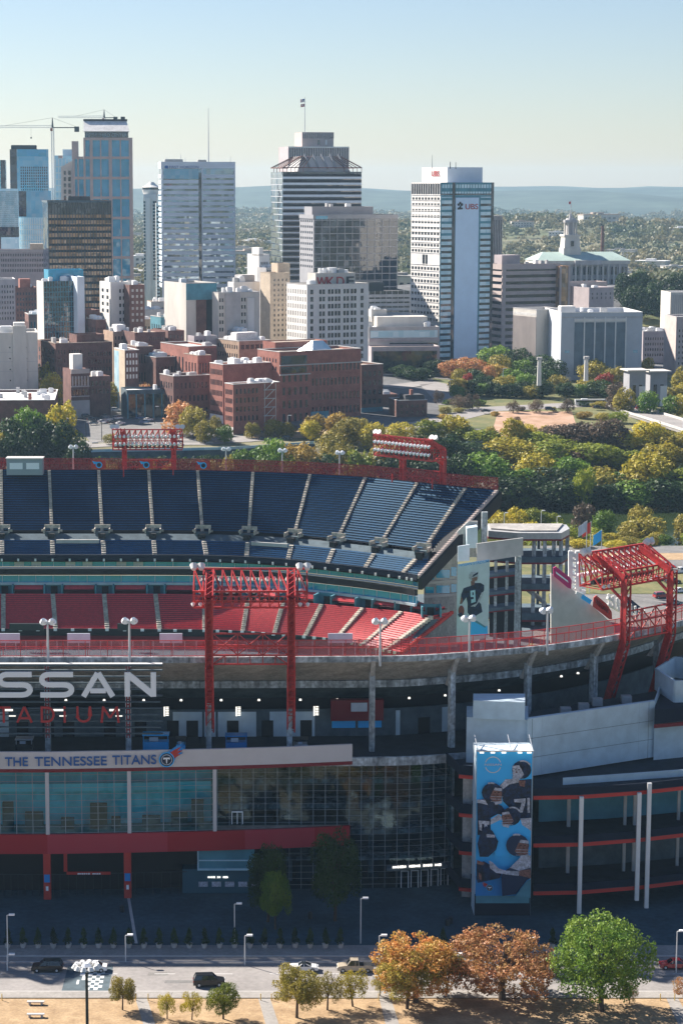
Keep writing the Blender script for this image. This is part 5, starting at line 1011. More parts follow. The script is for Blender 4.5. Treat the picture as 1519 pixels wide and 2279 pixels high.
def wallstrip(poly, z0, z1, t, name, m):
    """upright wall with thickness t (inwards) following a plan line"""
    o = offs(poly, t); mb = MB()
    f0 = [Vector((p[0],p[1],z0)) for p in poly]; f1 = [Vector((p[0],p[1],z1)) for p in poly]; g0 = [Vector((p[0],p[1],z0)) for p in o]; g1 = [Vector((p[0],p[1],z1)) for p in o]
    mb.strip(f0, f1); mb.strip(f1, g1); mb.strip(g1, g0); mb.strip(g0, f0); mb.poly([f0[0],f1[0],g1[0],g0[0]]); mb.poly([f0[-1],g0[-1],g1[-1],f1[-1]])
    return sp(mb, name, m)
RZ = 41.0
rim = [Vector((-150,366,RZ))]+[atZ(u, v, RZ) for u, v in ((-400,1464),(0,1463),(460,1463),(700,1462),(850,1461),(950,1458),(1080,1449),(1212,1437),(1347,1418),(1450,1398),(1519,1381),(1700,1325))]
RIM = catmull(rim, 5)
# ---- near stand seen from behind: rim, sloping soffit, ledge beam, columns, concourse
wallstrip(RIM, 40.0, RZ, 1.2, 'rim_wall', 'stain_concrete')
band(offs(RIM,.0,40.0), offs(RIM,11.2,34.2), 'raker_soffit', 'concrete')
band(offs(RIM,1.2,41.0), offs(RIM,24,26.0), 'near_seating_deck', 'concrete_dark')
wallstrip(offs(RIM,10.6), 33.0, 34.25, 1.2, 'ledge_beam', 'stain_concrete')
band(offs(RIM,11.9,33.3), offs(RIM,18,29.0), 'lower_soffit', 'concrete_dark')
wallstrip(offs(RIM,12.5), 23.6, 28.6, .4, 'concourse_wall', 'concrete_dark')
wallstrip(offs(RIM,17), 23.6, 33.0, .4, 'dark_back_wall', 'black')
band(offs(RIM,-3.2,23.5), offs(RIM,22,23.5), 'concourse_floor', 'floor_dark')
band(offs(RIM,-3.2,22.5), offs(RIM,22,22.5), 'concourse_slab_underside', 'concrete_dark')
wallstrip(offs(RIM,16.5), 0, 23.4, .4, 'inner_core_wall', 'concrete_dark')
# fence on the near rim: red mesh with frame
def fence(poly, z0, z1, mname, mm, step, rname='fence_frame', th=.12, rm='red_steel'):
    mb = MB(); a = [Vector((p[0],p[1],z0)) for p in poly]; b = [Vector((p[0],p[1],z1)) for p in poly]; mb.strip(a, b); sp(mb, mname, mm)
    mb = MB()
    for p, q in zip(poly, poly[1:]):
        for z in (z0+.1, (z0+z1)/2+.3, z1): mb.bar((p[0],p[1],z),(q[0],q[1],z),th)
    d = dens([Vector((p[0],p[1],0)) for p in poly], step)
    for p in d: mb.bar((p.x,p.y,z0),(p.x,p.y,z1),th*.9)
    sp(mb, rname, rm)
fence(offs(RIM,.4), RZ+.05, RZ+2.9, 'rim_fence_mesh', 'red_mesh', 3.2)
mb = MB(); o5 = offs(RIM,5.0)
for p, q in zip(o5, o5[1:]): mb.bar((p.x,p.y,RZ+.5),(q.x,q.y,RZ+.5),.12)
for p in dens([Vector((q.x,q.y,0)) for q in o5], 4): mb.bar((p.x,p.y,RZ-2),(p.x,p.y,RZ+.5),.1)
sp(mb, 'inner_railing', 'red_steel')
mb = MB()
for u0, u1 in ((-30,42),(148,199),(354,405),(730,785)):
    p = atZ(u0,1440,RZ+1); q = atZ(u1,1440,RZ+1); mb.hexa([(p.x,p.y+2,RZ+1.3),(q.x,q.y+2,RZ+1.3),(q.x,q.y+2.2,RZ+1.3),(p.x,p.y+2.2,RZ+1.3),(p.x,p.y+2,RZ+3),(q.x,q.y+2,RZ+3),(q.x,q.y+2.2,RZ+3),(p.x,p.y+2.2,RZ+3)])
sp(mb, 'fence_boards', 'banner_white')
# glass wind screen behind the fence
mb = MB(); g = offs(RIM,9.0); mb.strip([Vector((p.x,p.y,RZ-3.2)) for p in g if p.x < 20],[Vector((p.x,p.y,RZ+1.0)) for p in g if p.x < 20]); sp(mb, 'wind_screen', 'rail_glass')
mb = MB()
for p in dens([Vector((p.x,p.y,0)) for p in g if p.x < 20], 1.6): mb.bar((p.x,p.y,RZ-3.2),(p.x,p.y,RZ+1.05),.1)
sp(mb, 'wind_screen_posts', 'steel')
# columns
def near_rim(u):
    best = min(RIM, key=lambda p: abs(CX+F*p.x/(p.y*cT-(30-H)*sT)-u)); i = RIM.index(best); t = (RIM[min(i+1,len(RIM)-1)]-RIM[max(i-1,0)]).normalized(); return best, Vector((-t.y,t.x,0)), Vector((t.x,t.y,0))
for u in (-440,-255,-75,105,285,465,645,828,1015,1185,1335,1480,1610):
    p0, n, t = near_rim(u); x = None
    lo, hi = -60, 60
    best = min([p0+t*k*.25 for k in range(-20,21)], key=lambda p: abs(CX+F*p.x/((p.y+2)*cT-(30-H)*sT)-u)); p = best+n*2.4
    mb = MB(); top = 37.6; w = .95
    mb.hexa([tuple(p+t*a*w/2+n*b*.6+Vector((0,0,z-RZ))) for z in (0, top) for a, b in ((-1,-1),(1,-1),(1,1),(-1,1))] if False else [(p.x+t.x*a*w/2+n.x*b*.6, p.y+t.y*a*w/2+n.y*b*.6, z) for z in (0, top) for a, b in ((-1,-1),(1,-1),(1,1),(-1,1))])
    sp(mb, 'column', 'stain_concrete')
    mb = MB()   # haunch under the soffit
    for s_ in (1,): mb.hexa([(p.x+t.x*a*w*.42+n.x*b, p.y+t.y*a*w*.42+n.y*b, z) for (z, bs) in ((34.4,(1.2,2.2)),(40.2,(-2.6,-1.9))) for a, b in ((-1,bs[0]),(1,bs[0]),(1,bs[1]),(-1,bs[1]))])
    sp(mb, 'haunch', 'concrete')
# concourse doors, counters, lamps
cw_line = offs(RIM,12.45)
def on_line(line, u, z=26):
    def px(p): return CX+F*p.x/(p.y*cT-(z-H)*sT)
    for p, q in zip(line, line[1:]):
        a, b = px(p), px(q)
        if a <= u <= b: r = p.lerp(q, (u-a)/(b-a+1e-9)); t = (q-p).normalized(); return Vector((r.x,r.y,0)), Vector((t.x,t.y,0)), Vector((-t.y,t.x,0))
    return None
def panel(line, u0, u1, z0, z1, name, m, off=.06, t=.1):
    A, B_ = on_line(line, u0), on_line(line, u1)
    if not A or not B_: return
    a = A[0]-A[2]*off; b = B_[0]-B_[2]*off; n = A[2]*t; mb = MB()
    mb.hexa([(a.x,a.y,z0),(b.x,b.y,z0),(b.x+n.x,b.y+n.y,z0),(a.x+n.x,a.y+n.y,z0),(a.x,a.y,z1),(b.x,b.y,z1),(b.x+n.x,b.y+n.y,z1),(a.x+n.x,a.y+n.y,z1)]); return sp(mb, name, m)
for u in (38,95,140,232,300,372,415,505,582,668,930,1110): panel(cw_line,u,u+26,23.6,26.6,'concourse_door','black')
for u0, u1 in ((-60,20),(385,450),(455,480),(485,570),(600,700),(880,1000)): panel(cw_line,u0,u1,23.6,28.2,'pale_wall_panel','grey_wall',.03,.04)
panel(cw_line,735,850,26.8,30.6,'stall_hood','dark_red',1.6,1.5); panel(cw_line,738,790,25.2,26.7,'stall_shutter','banner_sky',.3,.2); panel(cw_line,796,848,25.2,26.7,'stall_shutter','banner_sky',.3,.2)
A = on_line(cw_line,781,29); t = text_mb('W TOYS\nDONOR', 10, .05, .2) if False else None
panel(cw_line,779,814,28.6,30.2,'stall_sign','banner_white',1.9,.1)
lamps = offs(RIM,12.2)
for u in (147,232,320,403,492,576,668,750,910,990,1110): 
    A = on_line(lamps,u,31)
    if A: mb = MB(); p = A[0]; mb.cone((p.x,p.y,30.3),(p.x,p.y,30.6),.26,.2,8); sp(mb, 'ceiling_lamp', 'lamp_glow')
for u in (1248,1285): 
    A = on_line(offs(RIM,11),u,32)
    if A: mb = MB(); p = A[0]; mb.cone((p.x,p.y,31.6),(p.x,p.y,31.9),.28,.2,8); sp(mb, 'ceiling_lamp', 'lamp_glow')
for u in (530,703,370): 
    A = on_line(offs(RIM,10),u,29)
    mb = MB(); p = A[0]; mb.box(p.x-.45,p.x-.2,p.y,p.y+.3,28.0,29.7); [mb.box(p.x-.1,p.x+.45,p.y,p.y+.3,28.1+k*.3,28.2+k*.3) for k in range(6)]; sp(mb, 'lit_heater', 'lamp_glow')
mb = MB()
for u in (18,130,255): 
    A = on_line(offs(RIM,9),u,28); p = A[0]; mb.box(p.x-.9,p.x+.9,p.y,p.y+.3,29.2,29.6); mb.box(p.x+.2,p.x+1.4,p.y,p.y+.3,28.2,28.5)
sp(mb, 'strip_lamps', 'lamp_glow')
# kiosks on the concourse
def kiosk(u0, u1, h, name, label, m, m2, d=6.0):
    A, B_ = on_line(offs(RIM,3.5),u0), on_line(offs(RIM,3.5),u1); a, b = A[0], B_[0]
    r = thing(name, label, 'kiosk', (a.x, a.y, 23.52), math.atan2(b.y-a.y,b.x-a.x)); w = (b-a).length
    mb = MB(); mb.box(0,w,0,2,0,h*.55); mb.build('counter', m, r); mb = MB()
    for x in (.1,w-.1): mb.bar((x,.1,h*.55),(x,.1,h),.12)
    mb.box(-.1,w+.1,-.2,2.2,h,h+.2); mb.build('canopy', m2, r); mb = MB(); mb.box(w*.25,w*.6,-.12,-.02,h*.62,h*.9); mb.build('menu_board','banner_white', r)
kiosk(318,375,2.6,'drinks_kiosk','pale blue drinks kiosk left of the concourse counters','banner_sky','banner_sky'); kiosk(392,412,1.8,'small_kiosk','small blue stall right of the pale blue kiosk','banner_sky','dark_metal')
kiosk(502,549,2.4,'blue_ticket_kiosk','bright blue kiosk with white lettering between two red tower legs','banner_blue','banner_blue'); kiosk(655,685,1.6,'counter_kiosk','low pale counter right of the second red tower leg','banner_white','dark_metal'); kiosk(35,72,1.8,'dark_kiosk','small dark cart behind the fascia lettering','dark_metal','steel')
# ---- glass front block on the left (protruding), fascia with lettering
FB = [Vector((XY(u,Y,15),Y,0)) for u, Y in ((-900,362),(-600,359.5),(-300,358.2),(-60,358),(130,358.1),(300,358.9),(479,360),(640,361.4),(783,363.2))]
FB = dens(FB, 4); FG = [p for p in FB if p.x <= XY(480,360,15)+.3]
wallstrip(FB, 23.35, 26.35, .5, 'white_fascia', 'white_panel'); wallstrip(offs(FB,-.06), 22.75, 23.33, .6, 'fascia_red_edge', 'dark_red')
def redband(u0, u1, m):
    seg = [p for p in FB if XY(u0,359,10)-.01 <= p.x <= XY(u1,359,10)+.01]
    A, B_ = on_line(FB,u0,10), on_line(FB,u1,10); seg = [A[0]]+[p for p in seg if A[0].x+.05 < p.x < B_[0].x-.05]+[B_[0]]
    wallstrip(seg, 8.3, 11.75, .6, 'red_band', m)
for u0, u1, m in ((-850,-100,'red_panel'),(-100,106,'red_panel'),(106,373,'red_panel_light'),(373,545,'red_panel'),(545,700,'red_panel_light'),(700,778,'red_panel')): redband(u0,u1,m)
mb = MB(); gl = offs(FG,.5); mb.strip([Vector((p.x,p.y,11.75)) for p in gl],[Vector((p.x,p.y,22.75)) for p in gl]); e = gl[-1]; mb.poly([(e.x,e.y,11.75),(e.x+.6,e.y+7,11.75),(e.x+.6,e.y+7,22.75),(e.x,e.y,22.75)]); sp(mb, 'lobby_glass', 'curtain_glass')
for u in (-440,-255,-75,106,288,478):
    A = on_line(offs(FB,.15),min(u,479),17); p = A[0]; mb = MB(); mb.box(p.x-.32,p.x+.32,p.y-.2,p.y+.4,11.75,22.75); sp(mb, 'glass_pier', 'white_panel')
mb = MB()
for u in [-72+36.3*k for k in range(-10,16)]:
    if u > 470: continue
    A = on_line(offs(FB,.42),u,17)
    if A: p = A[0]; mb.bar((p.x,p.y,11.8),(p.x,p.y,22.7),.11)
g2 = offs(FG,.42)
for k in range(10):
    z = 11.9+k*1.14
    for p, q in zip(g2, g2[1:]): mb.bar((p.x,p.y,z),(q.x,q.y,z),.06)
sp(mb, 'lobby_mullions', 'mullion')
# interior of the lobby
band(offs(FB,.6,11.6), offs(FB,13,11.6), 'lobby_floor', 'roof_tan'); band(offs(FB,.6,22.7), offs(FB,13,22.7), 'lobby_ceiling', 'lobby_teal')
wallstrip(offs(FG,6.5), 11.6, 22.7, .3, 'lobby_back_wall', 'lobby_teal')
wallstrip(offs(FG,4.0), 18.2, 19.6, .5, 'lobby_mezzanine', 'glass_pale')
mb = MB()
for u in (20,70,150,215,262,330,395,440): A = on_line(offs(FB,3.5),u,14); p = A[0]; h = random.uniform(1.8,5); mb.box(p.x-1.1,p.x+random.uniform(.4,2.2),p.y,p.y+1,11.6,11.6+h)
sp(mb, 'lobby_displays', 'brick_brown')
# lettering on the fascia
def letters_on(line, u0, u1, z0, z1, txt, m, name='lettering', off=.5, bold=.03, root=S):
    A, B_ = on_line(line,u0,25), on_line(line,u1,25); a = A[0]-A[2]*off; b = B_[0]-B_[2]*off; t = text_mb(txt, 10, .1, bold); L = (b-a).length
    t.v = [(x*L/t.w, y, z*(z1-z0)/t.h) for x,y,z in t.v]; place_mb(t, (a.x,a.y,z0), b-a); return wpart(root, t, name, m)
letters_on(FB,12,63,23.95,25.45,'THE','text_blue',off=.25,bold=.06); letters_on(FB,78,238,23.95,25.5,'TENNESSEE','text_blue',off=.25,bold=.06); letters_on(FB,250,348,24.0,25.6,'TITANS','text_blue',off=.25,bold=.06)
letters_on(FB,-95,-4,23.95,25.45,'HOME OF','text_blue',off=.25,bold=.06)
def logo(root, c, ax, s, nm='team_emblem', flip=1):
    """ringed T with flames trailing"""
    c = Vector(c); ax = Vector(ax).normalized(); az = Vector((0,0,1))
    def circ(r, n=20): return [(r*cos(2*pi*k/n), r*sin(2*pi*k/n)) for k in range(n)]
    fl = [(-.3,1.0),(.3,1.25),(1.2,1.9),(2.6,2.6),(1.9,1.7),(2.9,1.9),(1.9,1.1),(2.5,1.0),(1.5,.4),(1.0,-.4),(.6,.6)]
    for pts, m, o in ((fl,'banner_blue',.04),([(x*.8+.1,z*.75) for x,z in fl],'red_edge',.07),(circ(1.15),'banner_sky',.1),(circ(1.0),'banner_navy',.13),(circ(.82),'banner_white',.16),(circ(.72),'banner_navy',.19),([(-.5,.35),(-.5,.05),(-.12,.12),(-.06,-.55),(.06,-.55),(.12,.12),(.5,.05),(.5,.35)],'text_white',.22)):
        mb = MB(); mb.plate([(x*s*flip,z*s) for x,z in pts], c-ax.cross(az)*0+az.cross(ax)*(-o), ax, az, .03); wpart(root, mb, nm, m)
A = on_line(FB,371,25); logo(S, (A[0].x, A[0].y-.25, 24.75), A[1], 1.15)
# ---- recessed glass wall, u 480..1000
GW = offs([p for p in RIM if True], -2.6); A0, A1 = on_line(GW,470,12), on_line(GW,1003,12)
GL = [A0[0]]+[Vector((p.x,p.y,0)) for p in GW if A0[0].x+.3 < p.x < A1[0].x-.3]+[A1[0]]
GL = dens(GL, 3)
mb = MB(); mb.strip([Vector((p.x,p.y,0)) for p in GL],[Vector((p.x,p.y,22.5)) for p in GL]); sp(mb, 'tall_glass_wall', 'curtain_glass_clear')
mb = MB()
for u in [484+26.6*k for k in range(20)]: A = on_line(GW,u,12); p = A[0]-A[2]*.05; mb.bar((p.x,p.y,.1),(p.x,p.y,22.5),.085)
for k in range(20):
    z = .8+k*1.13
    for p, q in zip(GL, GL[1:]): mb.bar((p.x,p.y-.05,z),(q.x,q.y-.05,z),.045)
sp(mb, 'glass_wall_mullions', 'mullion')
for z in (18.6,14.1,9.4,4.6): wallstrip(offs(GL,1.6), z, z+.75, 10, 'interior_floor', 'stain_concrete')
wallstrip(offs(GL,9), 0, 22.4, .3, 'interior_wall', 'concrete_dark')
wallstrip([p for p in offs(RIM,-3.6) if A0[0].x < p.x < A1[0].x+3], 22.4, 23.9, .6, 'concourse_parapet', 'stain_concrete')
mb = MB(); r2 = random.Random(4)
for i in range(26):
    A = on_line(offs(RIM,1.5),r2.uniform(490,990),12); p = A[0]; z = r2.choice((0,5.4,10.2,14.9,19.4)); mb.box(p.x-.8,p.x+r2.uniform(.3,2.5),p.y,p.y+.4,z,z+r2.uniform(1,3))
sp(mb, 'interior_partitions', 'slab_blue')
mb = MB()
for i in range(5): A = on_line(offs(GW,-.2),900+i*22,2); p = A[0]; mb.box(p.x-.7,p.x-.55,p.y-.1,p.y+.1,0,3); mb.box(p.x+.55,p.x+.7,p.y-.1,p.y+.1,0,3); mb.box(p.x-.7,p.x+.7,p.y-.1,p.y+.1,3,3.15); sp(mb, 'door_frame', 'text_white'); mb = MB()
A = on_line(offs(GW,-.2),528,12); p = A[0]; mb.box(p.x-1,p.x-.85,p.y-.1,p.y+.1,11.9,14); mb.box(p.x+.85,p.x+1,p.y-.1,p.y+.1,11.9,14); mb.box(p.x-1,p.x+1,p.y-.1,p.y+.1,14,14.2); mb.box(p.x-.07,p.x+.07,p.y-.1,p.y+.1,11.9,14)
sp(mb, 'door_frame', 'text_white')
A = on_line(offs(GW,-2),860,3); B_ = on_line(offs(GW,-2),1000,3); mb = MB(); a, b = A[0], B_[0]; mb.hexa([(a.x,a.y,3.7),(b.x,b.y,3.7),(b.x,b.y+2,3.7),(a.x,a.y+2,3.7),(a.x,a.y,4.1),(b.x,b.y,4.1),(b.x,b.y+2,4.1),(a.x,a.y+2,4.1)]); sp(mb, 'entrance_canopy', 'concrete_dark')
t = marks_mb('136241 52614 4162 354'); L = (b-a).length*.78; t.v = [(x*L/t.w, y, z*.42/t.h) for x,y,z in t.v]; place_mb(t, (a.x+1,a.y-.1,4.25), b-a); sp(t, 'entrance_lettering', 'lamp_glow')
band(offs(FB,.6,11.0), [Vector((p.x,p.y+6.5,11.0)) for p in FB], 'terrace_floor', 'floor_dark')
# ---- ground level under the red band
for u in (-437,-255,-75,105,284):
    A = on_line(FB,u,4); p = A[0]; mb = MB(); mb.box(p.x-.62,p.x+.62,p.y+.1,p.y+1.1,.1,8.3); sp(mb, 'red_pillar', 'red_edge')
    mb = MB(); mb.box(p.x-.5,p.x+.5,p.y-.0,p.y+.08,3.2,4.6); sp(mb, 'pillar_emblem', 'banner_blue'); mb = MB(); mb.box(p.x-.22,p.x+.22,p.y+.0,p.y+.08,1.7,2.5); sp(mb, 'gate_number_plate', 'text_white')
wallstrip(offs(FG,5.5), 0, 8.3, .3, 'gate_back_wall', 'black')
mb = MB(); g3 = offs(FG,2.0)
for p in dens([Vector((q.x,q.y,0)) for q in g3], 1.2): mb.bar((p.x,p.y,.1),(p.x,p.y,4.0),.07)
for p, q in zip(g3, g3[1:]): mb.bar((p.x,p.y,4.0),(q.x,q.y,4.0),.14)
sp(mb, 'gate_bars', 'dark_metal')
mb = MB(); A = on_line(offs(FB,1.8),150,5); p = A[0]; mb.box(p.x-.1,p.x+7.5,p.y-.1,p.y+.1,4.0,4.5); sp(mb, 'gate_header', 'red_edge'); t = marks_mb('214632 5142'); t.v = [(p.x+1.8+x*4/t.w, p.y-.25+y, 4.12+z*.2/t.h) for x,y,z in t.v]; sp(t, 'gate_lettering', 'text_white')
mb = MB(); mb.box(p.x-.6,p.x,p.y,p.y+.3,4.5,8.3); sp(mb, 'red_hanger', 'red_edge')
# ticket room with teal strip right of the gates
A, B_ = on_line(FB,440,5), on_line(FB,566,5); a, b = A[0], B_[0]; mb = MB(); mb.box(a.x,b.x,a.y+1.4,a.y+5,4.6,8.3); sp(mb, 'ticket_room', 'teal_paint_and_shade'); mb = MB(); mb.box(a.x-.1,b.x+.1,a.y+1.2,a.y+1.4,4.4,4.75); mb.box(a.x-.1,a.x+.15,a.y+1.2,a.y+1.4,4.75,8.3); mb.box(a.x-.1,b.x,a.y+1.2,a.y+1.4,6.1,6.3); sp(mb, 'ticket_room_frame', 'glass_pale')
A = on_line(FB,405,5); a = A[0]; mb = MB(); mb.box(a.x,b.x,a.y+2,a.y+5,.1,4.4); sp(mb, 'ticket_wall', 'ticket_dark'); t = marks_mb('1362 41 526'); t.v = [(a.x+4.4+x*3.6/t.w, a.y+1.9+y, 2.9+z*.3/t.h) for x,y,z in t.v]; sp(t, 'ticket_lettering', 'lamp_glow')
for k in range(5): mb = MB(); mb.box(a.x+2.8+k*2.3,a.x+4.4+k*2.3,a.y+1.9,a.y+2.0,1.3,2.2); sp(mb, 'ticket_window', 'banner_pale')
# ---- main lettered sign on slats in front of the rim
sg = thing('stadium_sign', 'slatted stadium name sign with white and red letters on the near rim', 'sign', (-30,364,27.6)); YS = 362.5
xl, xr = XY(-560,YS,34), XY(362,YS,34)
mb = MB()
for k in range(11): z = 28.3+k*1.12; mb.box(xl,xr-.4*(k%2),YS,YS+.5,z,z+.2)
mb.box(xl,xr,YS-.1,YS+.6,40.35,40.65); wpart(sg, mb, 'slat', 'concrete_dark')
mb = MB(); mb.box(xl,xr,YS-.15,YS+.65,40.66,40.8); wpart(sg, mb, 'top_rail', 'white')
mb = MB()
for u in (-440,-255,-75,105,285): xx = XY(u,YS,34); mb.box(xx-.35,xx-.15,YS+.2,YS+.6,27.6,40.4); mb.box(xx+.15,xx+.35,YS+.2,YS+.6,27.6,40.4); [mb.box(xx-.15,xx+.15,YS+.3,YS+.5,28+j*.9,28.2+j*.9) for j in range(13)]
wpart(sg, mb, 'sign_post', 'dark_red')
def stroke(pts, w, closed=False):
    """flat ribbon of constant width along a 2-D path"""
    L, R = [], []; n = len(pts)
    for i, p in enumerate(pts):
        a = Vector(pts[max(i-1,0)]); b = Vector(pts[min(i+1,n-1)]); p = Vector(p)
        d1 = (p-a).normalized() if i > 0 else (b-p).normalized(); d2 = (b-p).normalized() if i < n-1 else d1
        t = (d1+d2).normalized(); nn = Vector((-t.y,t.x)); k = w/2/max(.5, nn.dot(Vector((-d1.y,d1.x)))); L.append(p+nn*k); R.append(p-nn*k)
    return L, R
def glyph(mb, paths, x0, z0, sx, sz, y, th=.35):
    for pts, w in paths:
        y -= .02
        L, R = stroke([(x*sx, z*sz) for x, z in pts], w)
        for i in range(len(L)-1):
            q = [L[i], L[i+1], R[i+1], R[i]]; mb.hexa([(x0+a.x, y+o, z0+a.y) for o in (0, th) for a in q])
def arc(cx, cz, rx, rz, a0, a1, n=8): return [(cx+rx*cos(radians(a0+(a1-a0)*i/n)), cz+rz*sin(radians(a0+(a1-a0)*i/n))) for i in range(n+1)]
Sg = [(1,.91),(.3,.91)]+arc(.27,.70,.20,.21,95,265,7)+[(.3,.49),(.72,.49)]+arc(.75,.28,.20,.20,85,-85,7)+[(.7,.07),(.02,.07)]
zl0, zl1 = zY(1549,YS), zY(1495,YS); hh = zl1-zl0
def wx(u): return XY(u, YS, 36)
let = MB(); LW = .92
for ch, u0, u1 in (('N',-262,-190),('I',-166,-152),('S',-100,-28) if False else ('S',-100,-28),('S',-4,72),('S',89,164),('A',180,258),('N',278,348)):
    if ch == 'S' and u0 == -100: continue
    x0, x1 = wx(u0), wx(u1); w = x1-x0
    if ch == 'S': p = [(Sg, LW)]
    elif ch == 'N': p = [([(LW/2/w,0),(LW/2/w,1)],LW),([(LW*.55/w,.93),(1-LW*.55/w,.07)],LW*1.15),([(1-LW/2/w,0),(1-LW/2/w,1)],LW)]
    elif ch == 'A': p = [([(LW*.55/w,0),(.5-.01,.97)],LW),([(1-LW*.55/w,0),(.5+.01,.97)],LW),([(.28,.24),(.72,.24)],LW*.9)]
    else: p = [([(.5,0),(.5,1)],LW)]
    glyph(let, p, x0, zl0, w, hh, YS-.5)
wpart(sg, let, 'name_letters', 'text_white')
zs0, zs1 = zY(1607,YS), zY(1571,YS); hh = zs1-zs0; LW = .38; let = MB()
for ch, u0, u1 in (('S',-52,-16),('T',-7,24),('A',37,72),('D',90,122),('I',140,148),('U',170,203),('M',224,266)):
    x0, x1 = wx(u0), wx(u1); w = x1-x0
    p = {'S':[(Sg,LW)],'T':[([(0,.93),(1,.93)],LW),([(.5,0),(.5,.9)],LW)],'A':[([(0.04,0),(.49,.97)],LW),([(.96,0),(.51,.97)],LW),([(.22,.28),(.78,.28)],LW)],
         'D':[([(.1,0),(.1,1)],LW),([(.1,.93),(.45,.93)]+arc(.5,.5,.42,.43,85,-85,8)+[(.45,.07),(.1,.07)],LW)],'I':[([(.5,0),(.5,.72)],LW),([(.5,.84),(.5,1)],LW)],
         'U':[([(.08,1),(.08,.4)]+arc(.5,.4,.42,.33,180,360,8)+[(.92,.4),(.92,1)],LW)],'M':[([(.05,0),(.14,1)],LW),([(.14,.95),(.5,.3)],LW),([(.86,.95),(.5,.3)],LW),([(.95,0),(.86,1)],LW)]}[ch]
    glyph(let, p, x0, zs0, w, hh, YS-.45, .3)
wpart(sg, let, 'lower_letters', 'text_red')
# ============================================================ FAR STAND
topuv = [(-700,1100),(-560,1072),(-430,1058),(-300,1050),(-190,1047),(-95,1046),(3,1046),(110,1047),(220,1047),(331,1047),(440,1048),(563,1051),(690,1056),(813,1063),(928,1075),(1035,1086),(1105,1092)]
walkuv = [(-640,1240),(-510,1214),(-400,1198),(-290,1190),(-190,1187),(-95,1186),(5,1186),(116,1186),(228,1186),(341,1186),(451,1187),(553,1190),(653,1196),(749,1205),(843,1216),(939,1228),(985,1228)]
botuv = [(-600,1305),(-480,1275),(-380,1258),(-280,1248),(-185,1243),(-95,1241),(5,1240),(118,1240),(232,1240),(345,1240),(460,1241),(548,1244),(640,1250),(727,1259),(810,1268),(893,1279),(928,1285)]
T = [atZ(u,v,41) for u,v in topuv]; Wk = [atZ(u,v,26.5) for u,v in walkuv]; Bt = [atZ(u,v,21.4) for u,v in botuv]
def rows(T0,T1,B0,B1,n,inset,root,seat,deck,name,gap=None,sh=.36):
    m1, m2 = MB(), MB()
    for k in range(n):
        t0, t1 = k/n, (k+1)/n; a0, a1 = T0.lerp(B0,t0), T0.lerp(B0,t1); b0, b1 = T1.lerp(B1,t0), T1.lerp(B1,t1)
        z = a1.z; zt = a0.z
        e = (b0-a0); e.z = 0; e.normalize(); i0 = e*inset
        # tread at height z between a0 and a1, riser behind
        m2.poly([(a0.x,a0.y,z),(b0.x,b0.y,z),(b1.x,b1.y,z),(a1.x,a1.y,z)]); m2.poly([(a0.x,a0.y,zt),(b0.x,b0.y,zt),(b0.x,b0.y,z),(a0.x,a0.y,z)])
        dn = (a1-a0); dn.z = 0; L = dn.length; dn.normalize()
        p, q = a0+i0+dn*L*.18, b0-i0+dn*L*.18; p2, q2 = p+dn*L*.28, q+dn*L*.28
        zz = z+.22; hb = sh
        m1.hexa([(p.x,p.y,zz),(q.x,q.y,zz),(q.x-dn.x*.1,q.y-dn.y*.1,zz),(p.x-dn.x*.1,p.y-dn.y*.1,zz),(p.x-dn.x*.25,p.y-dn.y*.25,zz+hb),(q.x-dn.x*.25,q.y-dn.y*.25,zz+hb),(q.x-dn.x*.33,q.y-dn.y*.33,zz+hb),(p.x-dn.x*.33,p.y-dn.y*.33,zz+hb)])
        m1.poly([(p.x,p.y,zz+.04),(q.x,q.y,zz+.04),(q2.x,q2.y,zz+.06),(p2.x,p2.y,zz+.06)])
    sp(m2, name+'_steps', deck); return sp(m1, name, seat)
def inter(A, B_, i, j): return A[i].lerp(B_[i], j)
for i in range(len(T)-1):
    rows(T[i],T[i+1],Wk[i]+(T[i]-Wk[i])*.03,Wk[i+1]+(T[i+1]-Wk[i+1])*.03,26,.62,S,'seat_blue','deck_dark','upper_seats')
    w0, w1 = Wk[i].lerp(Bt[i],.32), Wk[i+1].lerp(Bt[i+1],.32)
    rows(w0,w1,Bt[i],Bt[i+1],8,.6,S,'seat_blue','deck_dark','upper_front_seats')
    mb = MB(); a, b = Wk[i], Wk[i+1]; mb.poly([(a.x,a.y,26.3),(b.x,b.y,26.3),(w1.x,w1.y,w1.z),(w0.x,w0.y,w0.z)]); sp(mb, 'cross_aisle', 'concrete_dark')
def aisle(A, B_, w, n, name='aisle', m='aisle', side=None):
    mb = MB(); d = Vector((B_.x-A.x,B_.y-A.y,0)).normalized(); e = Vector((-d.y,d.x,0))*w/2
    for k in range(n):
        a, b = A.lerp(B_,k/n), A.lerp(B_,(k+1)/n); z = b.z+.42+(a.z-b.z)*.45
        mb.hexa([(a.x-e.x,a.y-e.y,b.z-.3),(a.x+e.x,a.y+e.y,b.z-.3),(b.x+e.x,b.y+e.y,b.z-.3),(b.x-e.x,b.y-e.y,b.z-.3),(a.x-e.x,a.y-e.y,z),(a.x+e.x,a.y+e.y,z),(b.x+e.x,b.y+e.y,z),(b.x-e.x,b.y-e.y,z)])
    sp(mb, name, m)
